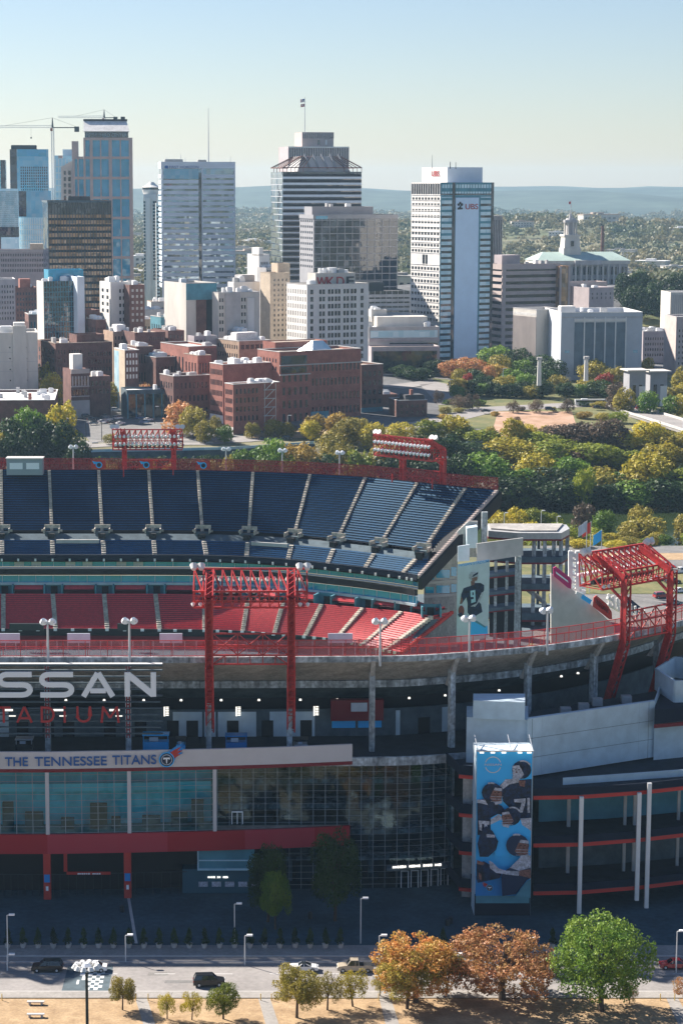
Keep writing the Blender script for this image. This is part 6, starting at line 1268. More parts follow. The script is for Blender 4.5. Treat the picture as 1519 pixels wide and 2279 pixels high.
for i in range(2,len(T)-1):
    aisle(T[i],Wk[i]+(T[i]-Wk[i])*.04,.85,24)
    w0 = Wk[i].lerp(Bt[i],.34); aisle(w0,Bt[i],1.2,7)
    # vomitory: pale three-sided parapet round a dark opening
    c = Wk[i]; t = (Wk[i+1]-Wk[i-1]); t.z = 0; t.normalize(); n = Vector((-t.y,t.x,0)); mb = MB()
    def bx(mb, a0, a1, b0, b1, z0, z1): mb.hexa([(c.x+t.x*a+n.x*b_, c.y+t.y*a+n.y*b_, z) for z in (z0,z1) for a, b_ in ((a0,b0),(a1,b0),(a1,b1),(a0,b1))])
    bx(mb,-2.2,2.2,.9,1.15,27.7,28.7); bx(mb,-2.2,-1.9,-1.6,.9,26.7,27.9); bx(mb,1.9,2.2,-1.6,.9,26.7,27.9); bx(mb,-2.9,-1.95,-.2,.1,26.9,27.5); bx(mb,1.95,2.9,-.2,.1,26.9,27.5); sp(mb, 'vomitory_parapet', 'aisle')
    mb = MB(); bx(mb,-1.85,1.85,-.9,.88,25.2,26.9); sp(mb, 'vomitory_wall', 'concrete_dark'); mb = MB(); bx(mb,-.95,.95,-2.4,-.91,22.6,26.6); sp(mb, 'vomitory_opening', 'black')
# edge walk at the end of the upper deck, raker and supports
aisle(T[-1],Bt[-1],.9,40,'end_stair','stone_pink')
mb = MB(); a, b = T[-1]+Vector((.7,0,0)), Bt[-1]+Vector((.7,-.2,0)); mb.hexa([(a.x-.5,a.y,a.z-4.0),(a.x+.6,a.y-.3,a.z-4.0),(b.x+.6,b.y-.3,b.z-3.2),(b.x-.5,b.y,b.z-3.2),(a.x-.5,a.y,a.z-.2),(a.x+.6,a.y-.3,a.z-.2),(b.x+.6,b.y-.3,b.z-.2),(b.x-.5,b.y,b.z-.2)]); sp(mb, 'raker_beam', 'black')
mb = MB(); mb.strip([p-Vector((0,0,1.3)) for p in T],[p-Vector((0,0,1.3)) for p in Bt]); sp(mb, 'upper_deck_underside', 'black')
wallstrip(offs(T,.3), 38.5, 41.2, .4, 'rear_wall', 'deck_dark')
fence(offs(T,.5), 41.1, 44.4, 'rear_fence_mesh', 'red_mesh_far', 2.6, 'rear_fence_frame', .12, 'dark_red')
# front lip, suites, club level
def fr3(line, z0, z1, t, name, m): return wallstrip([Vector((p.x,p.y,0)) for p in line], z0, z1, t, name, m)
BL = catmull(Bt, 3)
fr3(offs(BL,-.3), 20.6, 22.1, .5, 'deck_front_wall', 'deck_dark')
fr3(offs(BL,1.5), 18.6, 20.6, .3, 'suite_glass', 'glass_teal'); 
mb = MB()
for p in dens([Vector((p.x,p.y,0)) for p in offs(BL,1.45)], 2.6): mb.bar((p.x,p.y,18.6),(p.x,p.y,20.6),.14); sp(mb, 'suite_post', 'grey_wall'); mb = MB()
mb = MB()
for i, p in enumerate(dens([Vector((p.x,p.y,0)) for p in offs(BL,1.3)], 5.2)):
    if p.x < -28 and i % 3: mb.box(p.x-1.3,p.x+1.3,p.y-.1,p.y+.1,18.8,20.2)
sp(mb, 'suite_curtains', 'stone_cream')
fr3(offs(BL,.4), 18.2, 18.45, 1.2, 'suite_sill', 'white')
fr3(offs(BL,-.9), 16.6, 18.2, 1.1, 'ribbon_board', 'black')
fr3(offs(BL,-.2), 14.5, 16.3, .3, 'club_glass', 'glass_teal')
mb = MB()
for p in dens([Vector((p.x,p.y,0)) for p in offs(BL,-.28)], 3.0): mb.bar((p.x,p.y,14.5),(p.x,p.y,16.4),.15); sp(mb, 'club_post', 'grey_wall'); mb = MB()
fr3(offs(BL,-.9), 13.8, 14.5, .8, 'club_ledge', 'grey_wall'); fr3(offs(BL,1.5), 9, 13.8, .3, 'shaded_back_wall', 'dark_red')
for p in dens([Vector((p.x,p.y,0)) for p in offs(BL,-.9)], 14.2)[1:-1]: mb = MB(); mb.box(p.x-.25,p.x+.25,p.y,p.y+.3,20.4,21.1); sp(mb, 'lip_lamp', 'lamp_glass')
# lower bowl, red
ltop = [(-560,1385),(-430,1352),(-330,1336),(-225,1327),(-110,1324),(8,1323),(118,1323),(232,1323),(346,1323),(455,1325),(552,1332),(630,1340),(715,1346),(806,1354),(893,1362),(960,1372),(1008,1350)]
lbot = [(-500,1452),(-390,1428),(-300,1412),(-215,1405),(-105,1403),(8,1402),(124,1402),(239,1402),(355,1403),(455,1404),(540,1407),(610,1412),(678,1418),(745,1425),(806,1436),(856,1448),(890,1455)]
LT = [atZ(u,v,11.8) for u,v in ltop]; LB_ = [atZ(u,v,4.5) for u,v in lbot]
LT[-1] = atZ(1006,1362,11.8)
back = offs([Vector((p.x,p.y,0)) for p in LT], 5.2)
for i in range(len(LT)-1):
    lowseat = 'seat_red'
    rows(LT[i],LT[i+1],LB_[i],LB_[i+1],18,.6,S,'seat_red','deck_red','lower_seats')
    if i > 2:
        a, b = LT[i], LT[i+1]; k = (b-a)*.2; A_ = Vector((back[i].x,back[i].y,13.6))+k; B2 = Vector((back[i+1].x,back[i+1].y,13.6))-k
        rows(A_,B2,a+k+Vector((0,.8,.9)),b-k+Vector((0,.8,.9)),5,.2,S,'seat_red','deck_red','rear_block_seats')
for i in range(3,len(LT)-1):
    aisle(LT[i],LB_[i],1.2,17)
    c = Vector((LT[i].x,LT[i].y,0)); t = (LT[i+1]-LT[i-1]); t.z = 0; t.normalize(); n = Vector((-t.y,t.x,0)); mb = MB()
    bx(mb,-2.6,-2.2,.6,5,11.4,14.2); bx(mb,2.2,2.6,.6,5,11.4,14.2); bx(mb,-2.2,2.2,4.2,4.6,11.2,14.2); sp(mb, 'lower_vomitory', 'teal_paint_and_shade'); mb = MB(); bx(mb,-.9,.9,4.0,4.19,11.2,13.4); sp(mb, 'lower_opening', 'black')  # teal shade of the gaps put into the vomitory wall colour
LL = catmull(LB_, 3)
fr3(offs(LL,-.4), 3.0, 4.9, .4, 'field_ribbon_board', 'black'); fr3(offs(LL,-.2), 0, 3.0, .3, 'field_wall', 'dark_red')
for p in dens([Vector((p.x,p.y,0)) for p in offs(LL,-.6)], 7.1)[1:-1]: mb = MB(); mb.box(p.x-.45,p.x+.45,p.y,p.y+.2,4.3,4.95); sp(mb, 'board_lamp', 'lamp_glass')
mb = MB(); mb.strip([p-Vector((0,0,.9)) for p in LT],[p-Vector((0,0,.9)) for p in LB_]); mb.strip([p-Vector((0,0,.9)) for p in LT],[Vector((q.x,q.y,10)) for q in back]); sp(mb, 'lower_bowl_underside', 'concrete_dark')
aisle(LT[-1],LB_[-1],.7,30,'end_stair','red_edge')
# white press rail boxes among the lower deck
for (i, f) in ((7,1),(9,1),(11,1)):
    a, b = Wk[i].lerp(Bt[i],.42), Wk[i+1].lerp(Bt[i+1],.42); k = (b-a)*.08; a, b = a+k, b-k; mb = MB(); mb.hexa([(a.x,a.y-.6,a.z),(b.x,b.y-.6,b.z),(b.x,b.y,b.z),(a.x,a.y,a.z),(a.x,a.y-.6,a.z+1.0),(b.x,b.y-.6,b.z+1.0),(b.x,b.y,b.z+1.0),(a.x,a.y,a.z+1.0)])
    if i in (7,11): sp(mb, 'press_rail', 'concrete_light')
# lower walls with dark handrail boxes at field side (equipment)
for u0, u1 in ((22,98),(262,290)):
    a, b = atZ(u0,1392,6.4), atZ(u1,1392,6.4); mb = MB(); mb.box(a.x,b.x,a.y-.8,a.y,5.2,7.0); sp(mb, 'camera_platform', 'dark_metal')
# camera house and rear banners
ch = thing('camera_house', 'grey twin-window camera house on top of the far navy deck', 'cabin', (XY(16,612,42),611,40.2)); w = XY(96,612,42)-XY(16,612,42)
mb = MB(); mb.box(0,w,0,4,0,4.6); mb.build('body','mullion',ch); mb = MB(); mb.box(-.2,w+.2,-.3,4.2,4.6,4.9); mb.build('roof','concrete_light',ch)
for k in (0,1): mb = MB(); mb.box(.9+k*w*.46,.9+k*w*.46+w*.36,-.08,.02,1.7,3.5); mb.build('window','text_white',ch)
rb_line = offs(T,.2)
for k, u in enumerate((220,325,452)):
    A = on_line(rb_line,u,43); p = A[0]; r = thing('fence_banner', 'red banner with round emblem on the far rim fence, %s of three' % ('left','middle','right')[k], 'banner', (p.x,p.y,41.6), 0, 'red banners on the far fence')
    mb = MB(); mb.box(-2.0,2.0,-.1,0,0,2.3); mb.build('cloth','red_edge',r); 
    mb = MB(); mb.cone((.1,-.2,1.0),(.1,-.12,1.0),.95,.95,16); mb.build('emblem_ring','banner_sky',r); mb = MB(); mb.cone((.1,-.26,1.0),(.1,-.2,1.0),.62,.62,16); mb.build('emblem_disc','banner_navy',r); mb = MB(); mb.plate([(-1.3,1.2),(-1.9,2.2),(-.8,1.9),(.4,1.9),(-.6,1.4)],(0,-.22,0),(1,0,0),(0,0,1),.05); mb.build('emblem_flame','banner_sky',r)
# ---- end structure at the right of the far stand
def uvw(pts, Y, name, m, t=.6, root=S, Yf=None):
    """slab whose outline is given in picture space on the upright plane at distance Y (Yf: a slanted plane)"""
    P = [atY(u, v, Y if Yf is None else Yf(u)) for u, v in pts]; mb = MB(); n = len(P); back = [p+Vector((0,t,0)) for p in P]
    mb.poly(P); mb.poly(back[::-1])
    for k in range(n): mb.poly([P[k],back[k],back[(k+1)%n],P[(k+1)%n]])
    return wpart(root, mb, name, m)
Ye = lambda u: lerp(556, 566, (u-930)/100)
uvw([(943,1268),(960,1250),(1020,1180),(1042,1160),(1062,1160),(1062,1240),(1018,1240),(1018,1440),(943,1440)], 562, 'end_wall', 'concrete')
for (u0,u1,v0,v1) in ((946,965,1272,1290),(970,1000,1268,1286),(1003,1015,1262,1282),(946,965,1306,1320),(970,1000,1303,1320),(1003,1015,1300,1318)): uvw([(u0,v1),(u1,v1),(u1,v0),(u0,v0)], 561.8, 'end_window', 'glass_teal', .1)
for v in (1296,1326): uvw([(943,v+5),(1018,v),(1018,v-6),(943,v-1)], 561.4, 'end_floor_slab', 'concrete_light', .6)
uvw([(1038,1220),(1062,1220),(1062,1172),(1038,1176)], 558, 'stair_core', 'grey_wall', 6)
uvw([(1018,1250),(1044,1248),(1044,1212),(1018,1216)], 548, 'white_panel_wall', 'banner_white', .5)
uvw([(1060,1252),(1163,1236),(1163,1197),(1060,1210)], 0, 'white_panel_wall', 'concrete_light', .5, Yf=lambda u: 546+(u-1060)*.06)
for u, v0, v1, Y in ((1078,1140,1240,560),(1153,1238,1410,552),(1128,1250,1410,556),(1103,1250,1410,556)):
    a = atY(u,v0,Y); mb = MB(); ww = .75 if u in (1078,1153) else .35; mb.box(a.x-ww,a.x+ww,Y,Y+1.2,0,a.z); sp(mb, 'end_column', 'stain_concrete')
for v in (1278,1318,1354): uvw([(1085,v+8),(1158,v),(1158,v-8),(1085,v+1)], 0, 'ramp_edge', 'slab_blue', 5, Yf=lambda u: 553+(u-1085)*.05); uvw([(1085,v+10),(1158,v+3),(1158,v+0),(1085,v+8)], 0, 'ramp_red_edge', 'dark_red', .3, Yf=lambda u: 552.6+(u-1085)*.05)
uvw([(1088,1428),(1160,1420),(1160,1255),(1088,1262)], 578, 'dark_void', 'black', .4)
# ramp tower behind
rt = thing('ramp_tower', 'open concrete ramp tower with pale roof and red slab edges right of the far stand', 'tower', (atY(1180,1300,600).x,600,0))
for v, vt, m, nm in ((1200,1186,'hvac','roof_rim'),(1252,1240,'slab_blue','floor_slab'),(1312,1300,'slab_blue','floor_slab'),(1380,1366,'slab_blue','floor_slab')):
    Y0 = 592; P = [atY(u,v,Y_) for u,Y_ in ((1085,Y0+4),(1150,Y0),(1248,Y0),(1266,Y0+8))]; z0 = P[1].z; z1 = atY(1200,vt,Y0).z
    pts = [(p.x,p.y) for p in P]+[(P[3].x,Y0+15),(P[0].x,Y0+15)]; mb = MB(); mb.prism(pts, z0, z1); wpart(rt, mb, nm, m)
    mb = MB(); mb.prism([(x,y-.05) for x,y in pts[:4]]+[(x,y) for x,y in pts[4:]], z0-.5, z0-.003); wpart(rt, mb, 'red_slab_edge', 'dark_red')
P = [atY(u,1186,Y_) for u,Y_ in ((1085,596),(1150,592),(1248,592),(1266,600))]; mb = MB(); mb.prism([(P[0].x+1,P[0].y+2),(P[1].x+1,P[1].y+2),(P[2].x-1,P[2].y+2),(P[3].x-1,606.4),(P[0].x+1,606.4)], P[1].z, P[1].z+.4); wpart(rt, mb, 'roof', 'roof_grey')
for u, Y_ in ((1188,593),(1212,593),(1232,593),(1248,594),(1262,601),(1150,593),(1198,605.6)):
    a = atY(u,1200,Y_); mb = MB(); ww = .5 if Y_ < 605 else .4; mb.box(a.x-ww,a.x+ww,Y_,Y_+.9,0,zY(1199,592)); wpart(rt, mb, 'column', 'stain_concrete' if Y_ < 605 else 'concrete_dark')
mb = MB(); a, b = atY(1165,1300,600), atY(1215,1350,600); mb.hexa([(a.x,600,9),(b.x,600,4),(b.x,606,4),(a.x,606,9),(a.x,600,10.2),(b.x,600,5.2),(b.x,606,5.2),(a.x,606,10.2)]); wpart(rt, mb, 'stair_flight', 'concrete_light')
# scoreboard end wall and boards
sc = thing('end_zone_scoreboard', 'sloped grey end-zone wall with coloured sponsor boards and white scoreboard frame', 'scoreboard', (atY(1290,1400,478).x,478,0))
def scp(pts, Y, name, m, t=.6): return uvw(pts, Y, name, m, t, sc)
scp([(1225,1480),(1366,1470),(1366,1395),(1345,1374),(1318,1350),(1290,1326),(1262,1304),(1225,1276)], 480, 'sloped_wall', 'concrete_light', 1)
scp([(1230,1264),(1236,1261),(1268,1286),(1271,1292),(1270,1311),(1262,1308),(1231,1282)], 478, 'sponsor_board', 'banner_pink', .4)
scp([(1236,1272),(1262,1292),(1264,1297),(1236,1276)], 477.8, 'board_lettering', 'text_white', .1)
scp([(1296,1323),(1316,1336),(1312,1345),(1292,1332)], 478, 'sponsor_board', 'banner_sky', .4); scp([(1282,1316),(1297,1322),(1292,1330),(1280,1322)], 478.2, 'sponsor_board', 'white', .4)
scp([(1320,1330),(1326,1325),(1350,1345),(1360,1362),(1361,1378),(1354,1378),(1318,1350)], 477.6, 'sponsor_board', 'red_edge', .4)
P0 = atY(1325,1344,477.4); P1 = atY(1352,1366,477.4); t = text_mb('NISSAN', 10, .05, .06); ax = (P1-P0); L = ax.length; t.v = [(x*L/t.w,y,z*1.25/t.h) for x,y,z in t.v]; place_mb(t, P0, ax, Vector((0,0,1))); t.v = [(x,477.45+(k%2)*.0+0*y,z) for k,(x,y,z) in enumerate(t.v)]; wpart(sc, t, 'board_lettering', 'text_white')
mb = MB()
for (ua,ub) in ((1268,1276),(1284,1292)):
    a = atY(ua,1226,484); b = atY(ua,1350,484); mb.bar(a,b,.9)
for v in (1232,1246,1262,1278,1294,1310,1326): mb.bar(atY(1266,v,484),atY(1302,v+6,484),.5); mb.bar(atY(1266,v,484),atY(1300,v+20,487),.3)
for v in (1226,1233): mb.bar(atY(1266,v,484),atY(1298,v+16,484),.35)
for v0, v1 in ((1330,1350),(1345,1362)): mb.bar(atY(1350,v0,488),atY(1440,v1+30,500),.6)
for k in range(9): u = 1352+k*10; mb.bar(atY(u,1322+k*4.5,489),atY(u+4,1350+k*5,489),.5)
wpart(sc, mb, 'support_frame', 'white')
scp([(1272,1320),(1300,1332),(1300,1300),(1280,1250),(1272,1246)], 488, 'screen_side', 'banner_white', 1.5)
scp([(1385,1328),(1392,1325),(1432,1358),(1428,1372),(1412,1368),(1384,1340)], 492, 'screen_back', 'banner_navy', 1.5)
# flags behind
for k, (u, vt, vb, lab, m) in enumerate(((1305,1158,1240,'pale striped flag on a tall pole, left of three behind the scoreboard','banner_white'),(1314,1160,1240,'red flag on a tall pole, middle of three behind the scoreboard','red_edge'),(1338,1178,1235,'pale blue flag on a tall pole, right of three behind the scoreboard','banner_sky'))):
    Y_ = 640+k*2; p = atY(u,vt,Y_); r = thing('flagpole', lab, 'flagpole', (p.x,Y_,0), 0); mb = MB(); mb.cone((0,0,0),(0,0,p.z),.16,.1,6); mb.build('pole','steel',r)
    sgn = -1 if k != 1 else -1; mb = MB()
    for i in range(5): xa, xb = -.5*i, -.5*(i+1); ya, yb = .2*sin(i*1.5), .2*sin((i+1)*1.5); zz = p.z-.2; dr = .35*i; mb.hexa([(xb,yb,zz-3.2-dr-.3),(xa,ya,zz-3.2-dr),(xa,ya+.06,zz-3.2-dr),(xb,yb+.06,zz-3.2-dr-.3),(xb,yb,zz-dr-.3),(xa,ya,zz-dr),(xa,ya+.06,zz-dr),(xb,yb+.06,zz-dr-.3)])
    mb.build('flag', m, r)
# ============================================================ RED FLOODLIGHT GANTRIES
_f = MB(); _f.cone((0,-.3,.2),(0,.5,-.2),.28,.42,8); FLM = _f.mesh('floodlight','lamp_glass'); _f = MB(); _f.box(-.35,.35,-.4,.4,0,.9); BBM = _f.mesh('ballast_box','dark_metal'); _f = MB(); _f.cone((0,.4,.6),(0,-.4,0),.75,.4,9); CLM = _f.mesh('corner_lamp','white')
def gantry(cx, cy, rot, label, W=19.8, sep=14.2, zc=27.2, near=True, drop=True, zt=55.2):
    g = thing('floodlight_gantry', label, 'floodlight gantry', (cx,cy,zc), rot, 'red floodlight gantries round the stadium rim'); z = lambda a: a-zc+ (zt-55.2)
    def B(mb, name, m): mb.build(name, m, g)
    def ladder(mb, p, q, w, d, rail, step=.75):
        """boxed ladder leg: two side rails, recessed web, rungs"""
        p, q = Vector(p), Vector(q)
        n = int((q-p).length/step); dd = (q-p).normalized(); fwd = Vector((0,-1,0))-dd*Vector((0,-1,0)).dot(dd); fwd.normalize()
        for s_ in (-1,1):
            for e in (-.5,.5): mb.bar(p+Vector((s_*w/2,0,0))+fwd*d*e, q+Vector((s_*w/2,0,0))+fwd*d*e, rail*.85)
            for i in range(n//2): c0, c1 = p.lerp(q,i/(n//2)), p.lerp(q,(i+1)/(n//2)); sg_ = .5 if i % 2 else -.5; mb.bar(c0+Vector((s_*w/2,0,0))+fwd*d*sg_, c1+Vector((s_*w/2,0,0))-fwd*d*sg_, .13); mb.bar(c0+Vector((-w/2,0,0))+fwd*d*.5, c1+Vector((w/2,0,0))+fwd*d*.5, .1) if s_ > 0 else None
        for i in range(n+1): c = p.lerp(q, i/n)-fwd*0; mb.bar(c+Vector((-w/2,0,0)), c+Vector((w/2,0,0)), .16, .12)
        mb.bar(p+Vector((-w/2-.02,0,0)), q+Vector((-w/2-.02,0,0)), .07, d*.9); mb.bar(p-fwd*d*.45, q-fwd*d*.45, w*.96, .07)
    for s_ in (-1,1):
        mb = MB(); x = s_*sep/2
        if drop: ladder(mb, (x,2.2,0), (x,-1.6,z(39.6)), 1.25, 1.15, .3)
        ladder(mb, (x,-1.6,z(39.6)), (x,-1.6,z(51.6)), 1.15, 1.1, .3)
        ladder(mb, (x,-1.6,z(51.6)), (x,6,z(54.9)), 1.25, 1.0, .28)
        mb.bar((x,2,0) if drop else (x,3,z(41)), (x,3,z(44)), .3) if not drop else None
        mb.bar((x,-1.4,z(47)), (x,3,z(50)), .4); B(mb, 'leg', 'red_steel')
    mb = MB(); ch = [(1.5,49.4),(6.8,49.4),(7.2,55.2),(1.5,52.2)]
    for y, zz in ch: mb.bar((-W/2,y,z(zz)),(W/2,y,z(zz)),.34)
    n = 12
    for i in range(n+1):
        x = -W/2+W*i/n
        mb.bar((x,7.2,z(55.2)),(x,6.8,z(49.4)),.2); mb.bar((x,1.5,z(49.4)),(x,6.8,z(49.4)),.16); mb.bar((x,1.5,z(52.2)),(x,7.2,z(55.2)),.22); mb.bar((x,1.5,z(49.4)),(x,1.5,z(52.2)),.2)
        if i < n: x2 = x+W/n; mb.bar((x,7.2,z(55.2)),(x2,6.8,z(49.4)),.14); mb.bar((x2,1.5,z(52.2)),(x,7.2,z(55.2)),.2); mb.bar((x,1.5,z(49.4)),(x2,1.5,z(52.2)),.14)
    for zz in (50.6,51.4): mb.bar((-W/2,1.3,z(zz)),(W/2,1.3,z(zz)),.14)
    for e in (-W/2,W/2): mb.bar((e,1.5,z(49.4)),(e,7.2,z(55.2)),.22); mb.bar((e,1.5,z(52.2)),(e,6.8,z(49.4)),.22)
    B(mb, 'truss', 'red_steel')
    mb = MB()
    for i in range(16):
        x = -W/2+1+(W-2)*i/15
        for y, zz in ((7.6,53.4),(7.6,51.2)): o = bpy.data.objects.new('floodlight', FLM); COL.objects.link(o); o.parent = g; o.location = (x,y,z(zz))
    mb = MB()
    for i in range(14): x = -W/2+1.6+(W-3.2)*i/13; o = bpy.data.objects.new('ballast_box', BBM); COL.objects.link(o); o.parent = g; o.location = (x,5,z(49.7))
    mb = MB()
    for e in (-W/2+.6,W/2-.6):
        for dx in (-.6,.6):
            for yy, zz, sc_ in ((6,55.4,1),(1,49.8,.5)): o = bpy.data.objects.new('corner_lamp', CLM); COL.objects.link(o); o.parent = g; o.location = (e+dx*1.1,yy,z(zz)); o.scale = (sc_,sc_,sc_)
    if True:
        mb = MB(); a, b = -sep/2+.6, sep/2-.6
        for zz in (45.4,43.3,41.6,40.0): mb.bar((a,-1.6,z(zz)),(b,-1.6,z(zz)),.26)
        n = 6
        for i in range(n+1): x = a+(b-a)*i/n; mb.bar((x,-1.6,z(40.0)),(x,-1.6,z(41.6)),.16); 
        for i in (0,1,2): x = a+(b-a)*i/3; x2 = a+(b-a)*(i+1)/3; mb.bar((x,-1.6,z(41.6)),(x2,-1.6,z(45.4)),.18); mb.bar((x2,-1.6,z(41.6)),(x,-1.6,z(45.4)),.18); mb.bar((x2,-1.6,z(41.6)),(x2,-1.6,z(45.4)),.2)
        mb.bar((a,-1.6,z(40.0)),(a+2.3,-1.6,z(41.6)),.18); mb.bar((b,-1.6,z(40.0)),(b-2.3,-1.6,z(41.6)),.18); B(mb, 'cross_bracing', 'red_steel')
    return g
gp1 = atY(557,1500,367.4); gantry(gp1.x, 367.2, 0, 'large red floodlight gantry right of the white stadium lettering')
gantry(XY(-660,367,45), 366.5, 0, 'red floodlight gantry beyond the left end of the stadium lettering')
p0, n, t = near_rim(1405); a4 = math.atan2(t.y, t.x); gantry(p0.x+n.x*1.2+2.2, p0.y+n.y*1.2+1, a4, 'red floodlight gantry turned away at the right edge beside the scoreboard', W=19, sep=13)
# far gantries face the field (turned round)
A = on_line(T,331,45); gantry(A[0].x, A[0].y+1.0, pi, 'distant red floodlight gantry above the navy seats by the car park', drop=False, zt=53.5)
A = on_line(T,925,45); gantry(A[0].x+1, A[0].y+2, pi+math.atan2(A[1].y,A[1].x)*1.1, 'tilted red floodlight gantry before the tree-covered bank', drop=False, zt=54, W=21)
# ---- light poles along the rims
def rim_pole(line, u, vt, vb, zb, label, s=1.0, group='lamp poles along the near rim'):
    A = on_line(line, u, zb); p = A[0]; zt = zY(vt, p.y); r = thing('lamp_pole', label, 'lamp pole', (p.x,p.y,zb), math.atan2(A[1].y,A[1].x), group); h = zt-zb
    mb = MB(); mb.cone((0,0,0),(0,0,h),.24*s,.16*s,8); mb.build('pole','pole',r); mb = MB(); mb.bar((-1.2*s,0,h),(1.2*s,0,h),.16*s); mb.build('crossarm','pole',r)
    for k in (-1,1):
        mb = MB(); mb.cone((k*.75*s,-.1,h+.55*s),(k*.75*s,.5*s,h-.05),.3*s,.72*s,10); mb.build('lamp_head','lamp_glass',r)
for u, nm in ((108,'first'),(289,'second'),(845,'third'),(1043,'fourth'),(1216,'fifth')):
    vt = {108:1385,289:1383,845:1384,1043:1378,1216:1360}[u]; rim_pole(offs(RIM,-.5), u, vt, 0, 39.4, '%s white twin-headed lamp pole from the left on the near rim' % nm)
for u, vt, nm in ((164,995,'first'),(503,1000,'second'),(628,1003,'third'),(755,1008,'fourth')): rim_pole(offs(T,1.2), u, vt, 0, 40.5, '%s lamp pole from the left behind the navy seats' % nm, 1.0, 'lamp poles along the far rim')
# ============================================================ RIGHT-HAND WALLS, RAMPS, BANNER TOWER
def prismuv(pts, z0, z1, name, m, root=S):
    mb = MB(); mb.prism([(XY(u,Y,(z0+z1)/2),Y) for u, Y in pts], z0, z1); return wpart(root, mb, name, m)
prismuv([(1035,364),(1171,362),(1171,372),(1035,372)], 0, 31.0, 'core_block', 'grey_wall'); prismuv([(1052,362.9),(1167,361.5),(1167,368),(1052,368)], 31.0, 34.2, 'core_top', 'grey_wall')
prismuv([(1171.5,361.5),(1452,374.5),(1452,375.5),(1171.5,362.5)], 21, 31.3, 'long_grey_wall', 'grey_wall'); prismuv([(1452,374.5),(1454,374.5),(1475,392),(1470,392)], 21, 31.3, 'long_grey_wall', 'grey_wall')
prismuv([(1172,363),(1452,376),(1462,390),(1180,374)], 29, 29.5, 'walled_roof', 'floor_dark')
mb = MB()
for u, Y_ in ((1260,371),(1300,374),(1330,378),(1395,380)): x = XY(u,Y_,30); mb.box(x-1,x+.8,Y_,Y_+1.5,29.5,30.8); sp(mb, 'roof_duct', 'hvac'); mb = MB()
prismuv([(1452.5,374),(1519,376),(1640,384),(1640,398),(1462,390)], 14, 27.5, 'corner_block', 'grey_wall'); prismuv([(1455,372.5),(1640,378),(1640,394),(1462,388)], 27.6, 30.2, 'corner_deck', 'deck_dark'); prismuv([(1454,372.2),(1640,377.6),(1640,378),(1454,372.6)], 26.9, 27.55, 'red_edge', 'dark_red')
prismuv([(1495,380),(1640,384),(1640,385),(1462,392),(1455,385)], 30.3, 34, 'parapet_block', 'grey_wall') if False else None
def openbox(pts, z0, z1, name, m):
    P = [Vector((XY(u,Y,(z0+z1)/2),Y,0)) for u, Y in pts]; P.append(P[0]); mb = MB()
    for a, b in zip(P, P[1:]):
        mb.bar((a.x,a.y,(z0+z1)/2),(b.x,b.y,(z0+z1)/2),.4,z1-z0)
    sp(mb, name, m)
openbox([(1458,388),(1500,378),(1620,379),(1620,392),(1500,398)], 30.2, 34.2, 'plant_screen', 'grey_wall')
for k in range(13):
    t = (k+.5)/13; u = lerp(1171.5,1452,t); Yk = lerp(361.5,374.5,t); x = XY(u,Yk,26); mb = MB(); mb.box(x-.03,x+.03,Yk-.03,Yk+.05,21,31.2); sp(mb, 'panel_joint', 'concrete_dark')
mb = MB(); a_, b_ = (XY(1171.5,361.5,26),361.5), (XY(1452,374.5,26),374.5)
for z in (24.3,27.7): mb.hexa([(a_[0],a_[1]-.03,z),(b_[0],b_[1]-.03,z),(b_[0],b_[1]+.05,z),(a_[0],a_[1]+.05,z),(a_[0],a_[1]-.03,z+.06),(b_[0],b_[1]-.03,z+.06),(b_[0],b_[1]+.05,z+.06),(a_[0],a_[1]+.05,z+.06)])
sp(mb, 'panel_joint', 'concrete_dark')
# ramp levels
for k, (z, nm) in enumerate(((20.6,'upper'),(12.3,'middle'),(3.9,'lower'))):
    pts = [(1186,351.5),(1290,352),(1420,354.5),(1640,361)]; bk = [(1640,380),(1186,376)]
    prismuv(pts+bk, z-.5, z, 'ramp_slab', 'floor_dark')
    L = [Vector((XY(u,Y,z),Y,0)) for u, Y in pts]; wallstrip(L, z-.45, z+1.2, .3, 'ramp_parapet', 'deck_dark'); wallstrip(offs(L,-.08), z-.75, z-.1, .3, 'ramp_red_edge', 'red_edge')
    wallstrip([Vector((XY(u,Y,z),Y,0)) for u, Y in ((1200,362),(1350,364),(1640,371))], z-7.8, z-.5, .4, 'ramp_back_wall', 'teal_paint_and_shade' if k < 1 else 'concrete_dark')
for u, Y_, z0, z1, w in ((1290,351.4,0,20.4,.34),(1418,353.8,1.5,20.4,.34),(1440,354.2,0,22.0,.34),(1600,359,0,20.4,.34),(1263,361,4,20,.3),(1388,362,4,20,.25),(1410,362,4,20,.3),(1507,365,4,20,.25)):
    x = XY(u,Y_,10); mb = MB(); mb.box(x-w,x+w,Y_-w-.02,Y_+w,z0,z1); sp(mb, 'ramp_column', 'white' if Y_ < 360 else 'concrete_light')
mb = MB(); x0 = XY(1250,356,22); mb.hexa([(x0,355,21.4),(XY(1640,366,22),363,21.4),(XY(1640,366,22),363.3,21.4),(x0,355.3,21.4),(x0,355,22.6),(XY(1640,366,22),363,22.6),(XY(1640,366,22),363.3,22.6),(x0,355.3,22.6)]); sp(mb, 'upper_rail', 'grey_wall')
mb = MB()
for k in range(5): x = XY(1440+k*28,357,21); mb.poly([(x,355.6+k*.6,21.0),(x+1.8,355.8+k*.6,21.0),(x+2.2,359+k*.6,21.0),(x+.2,358.6+k*.6,21.0)])
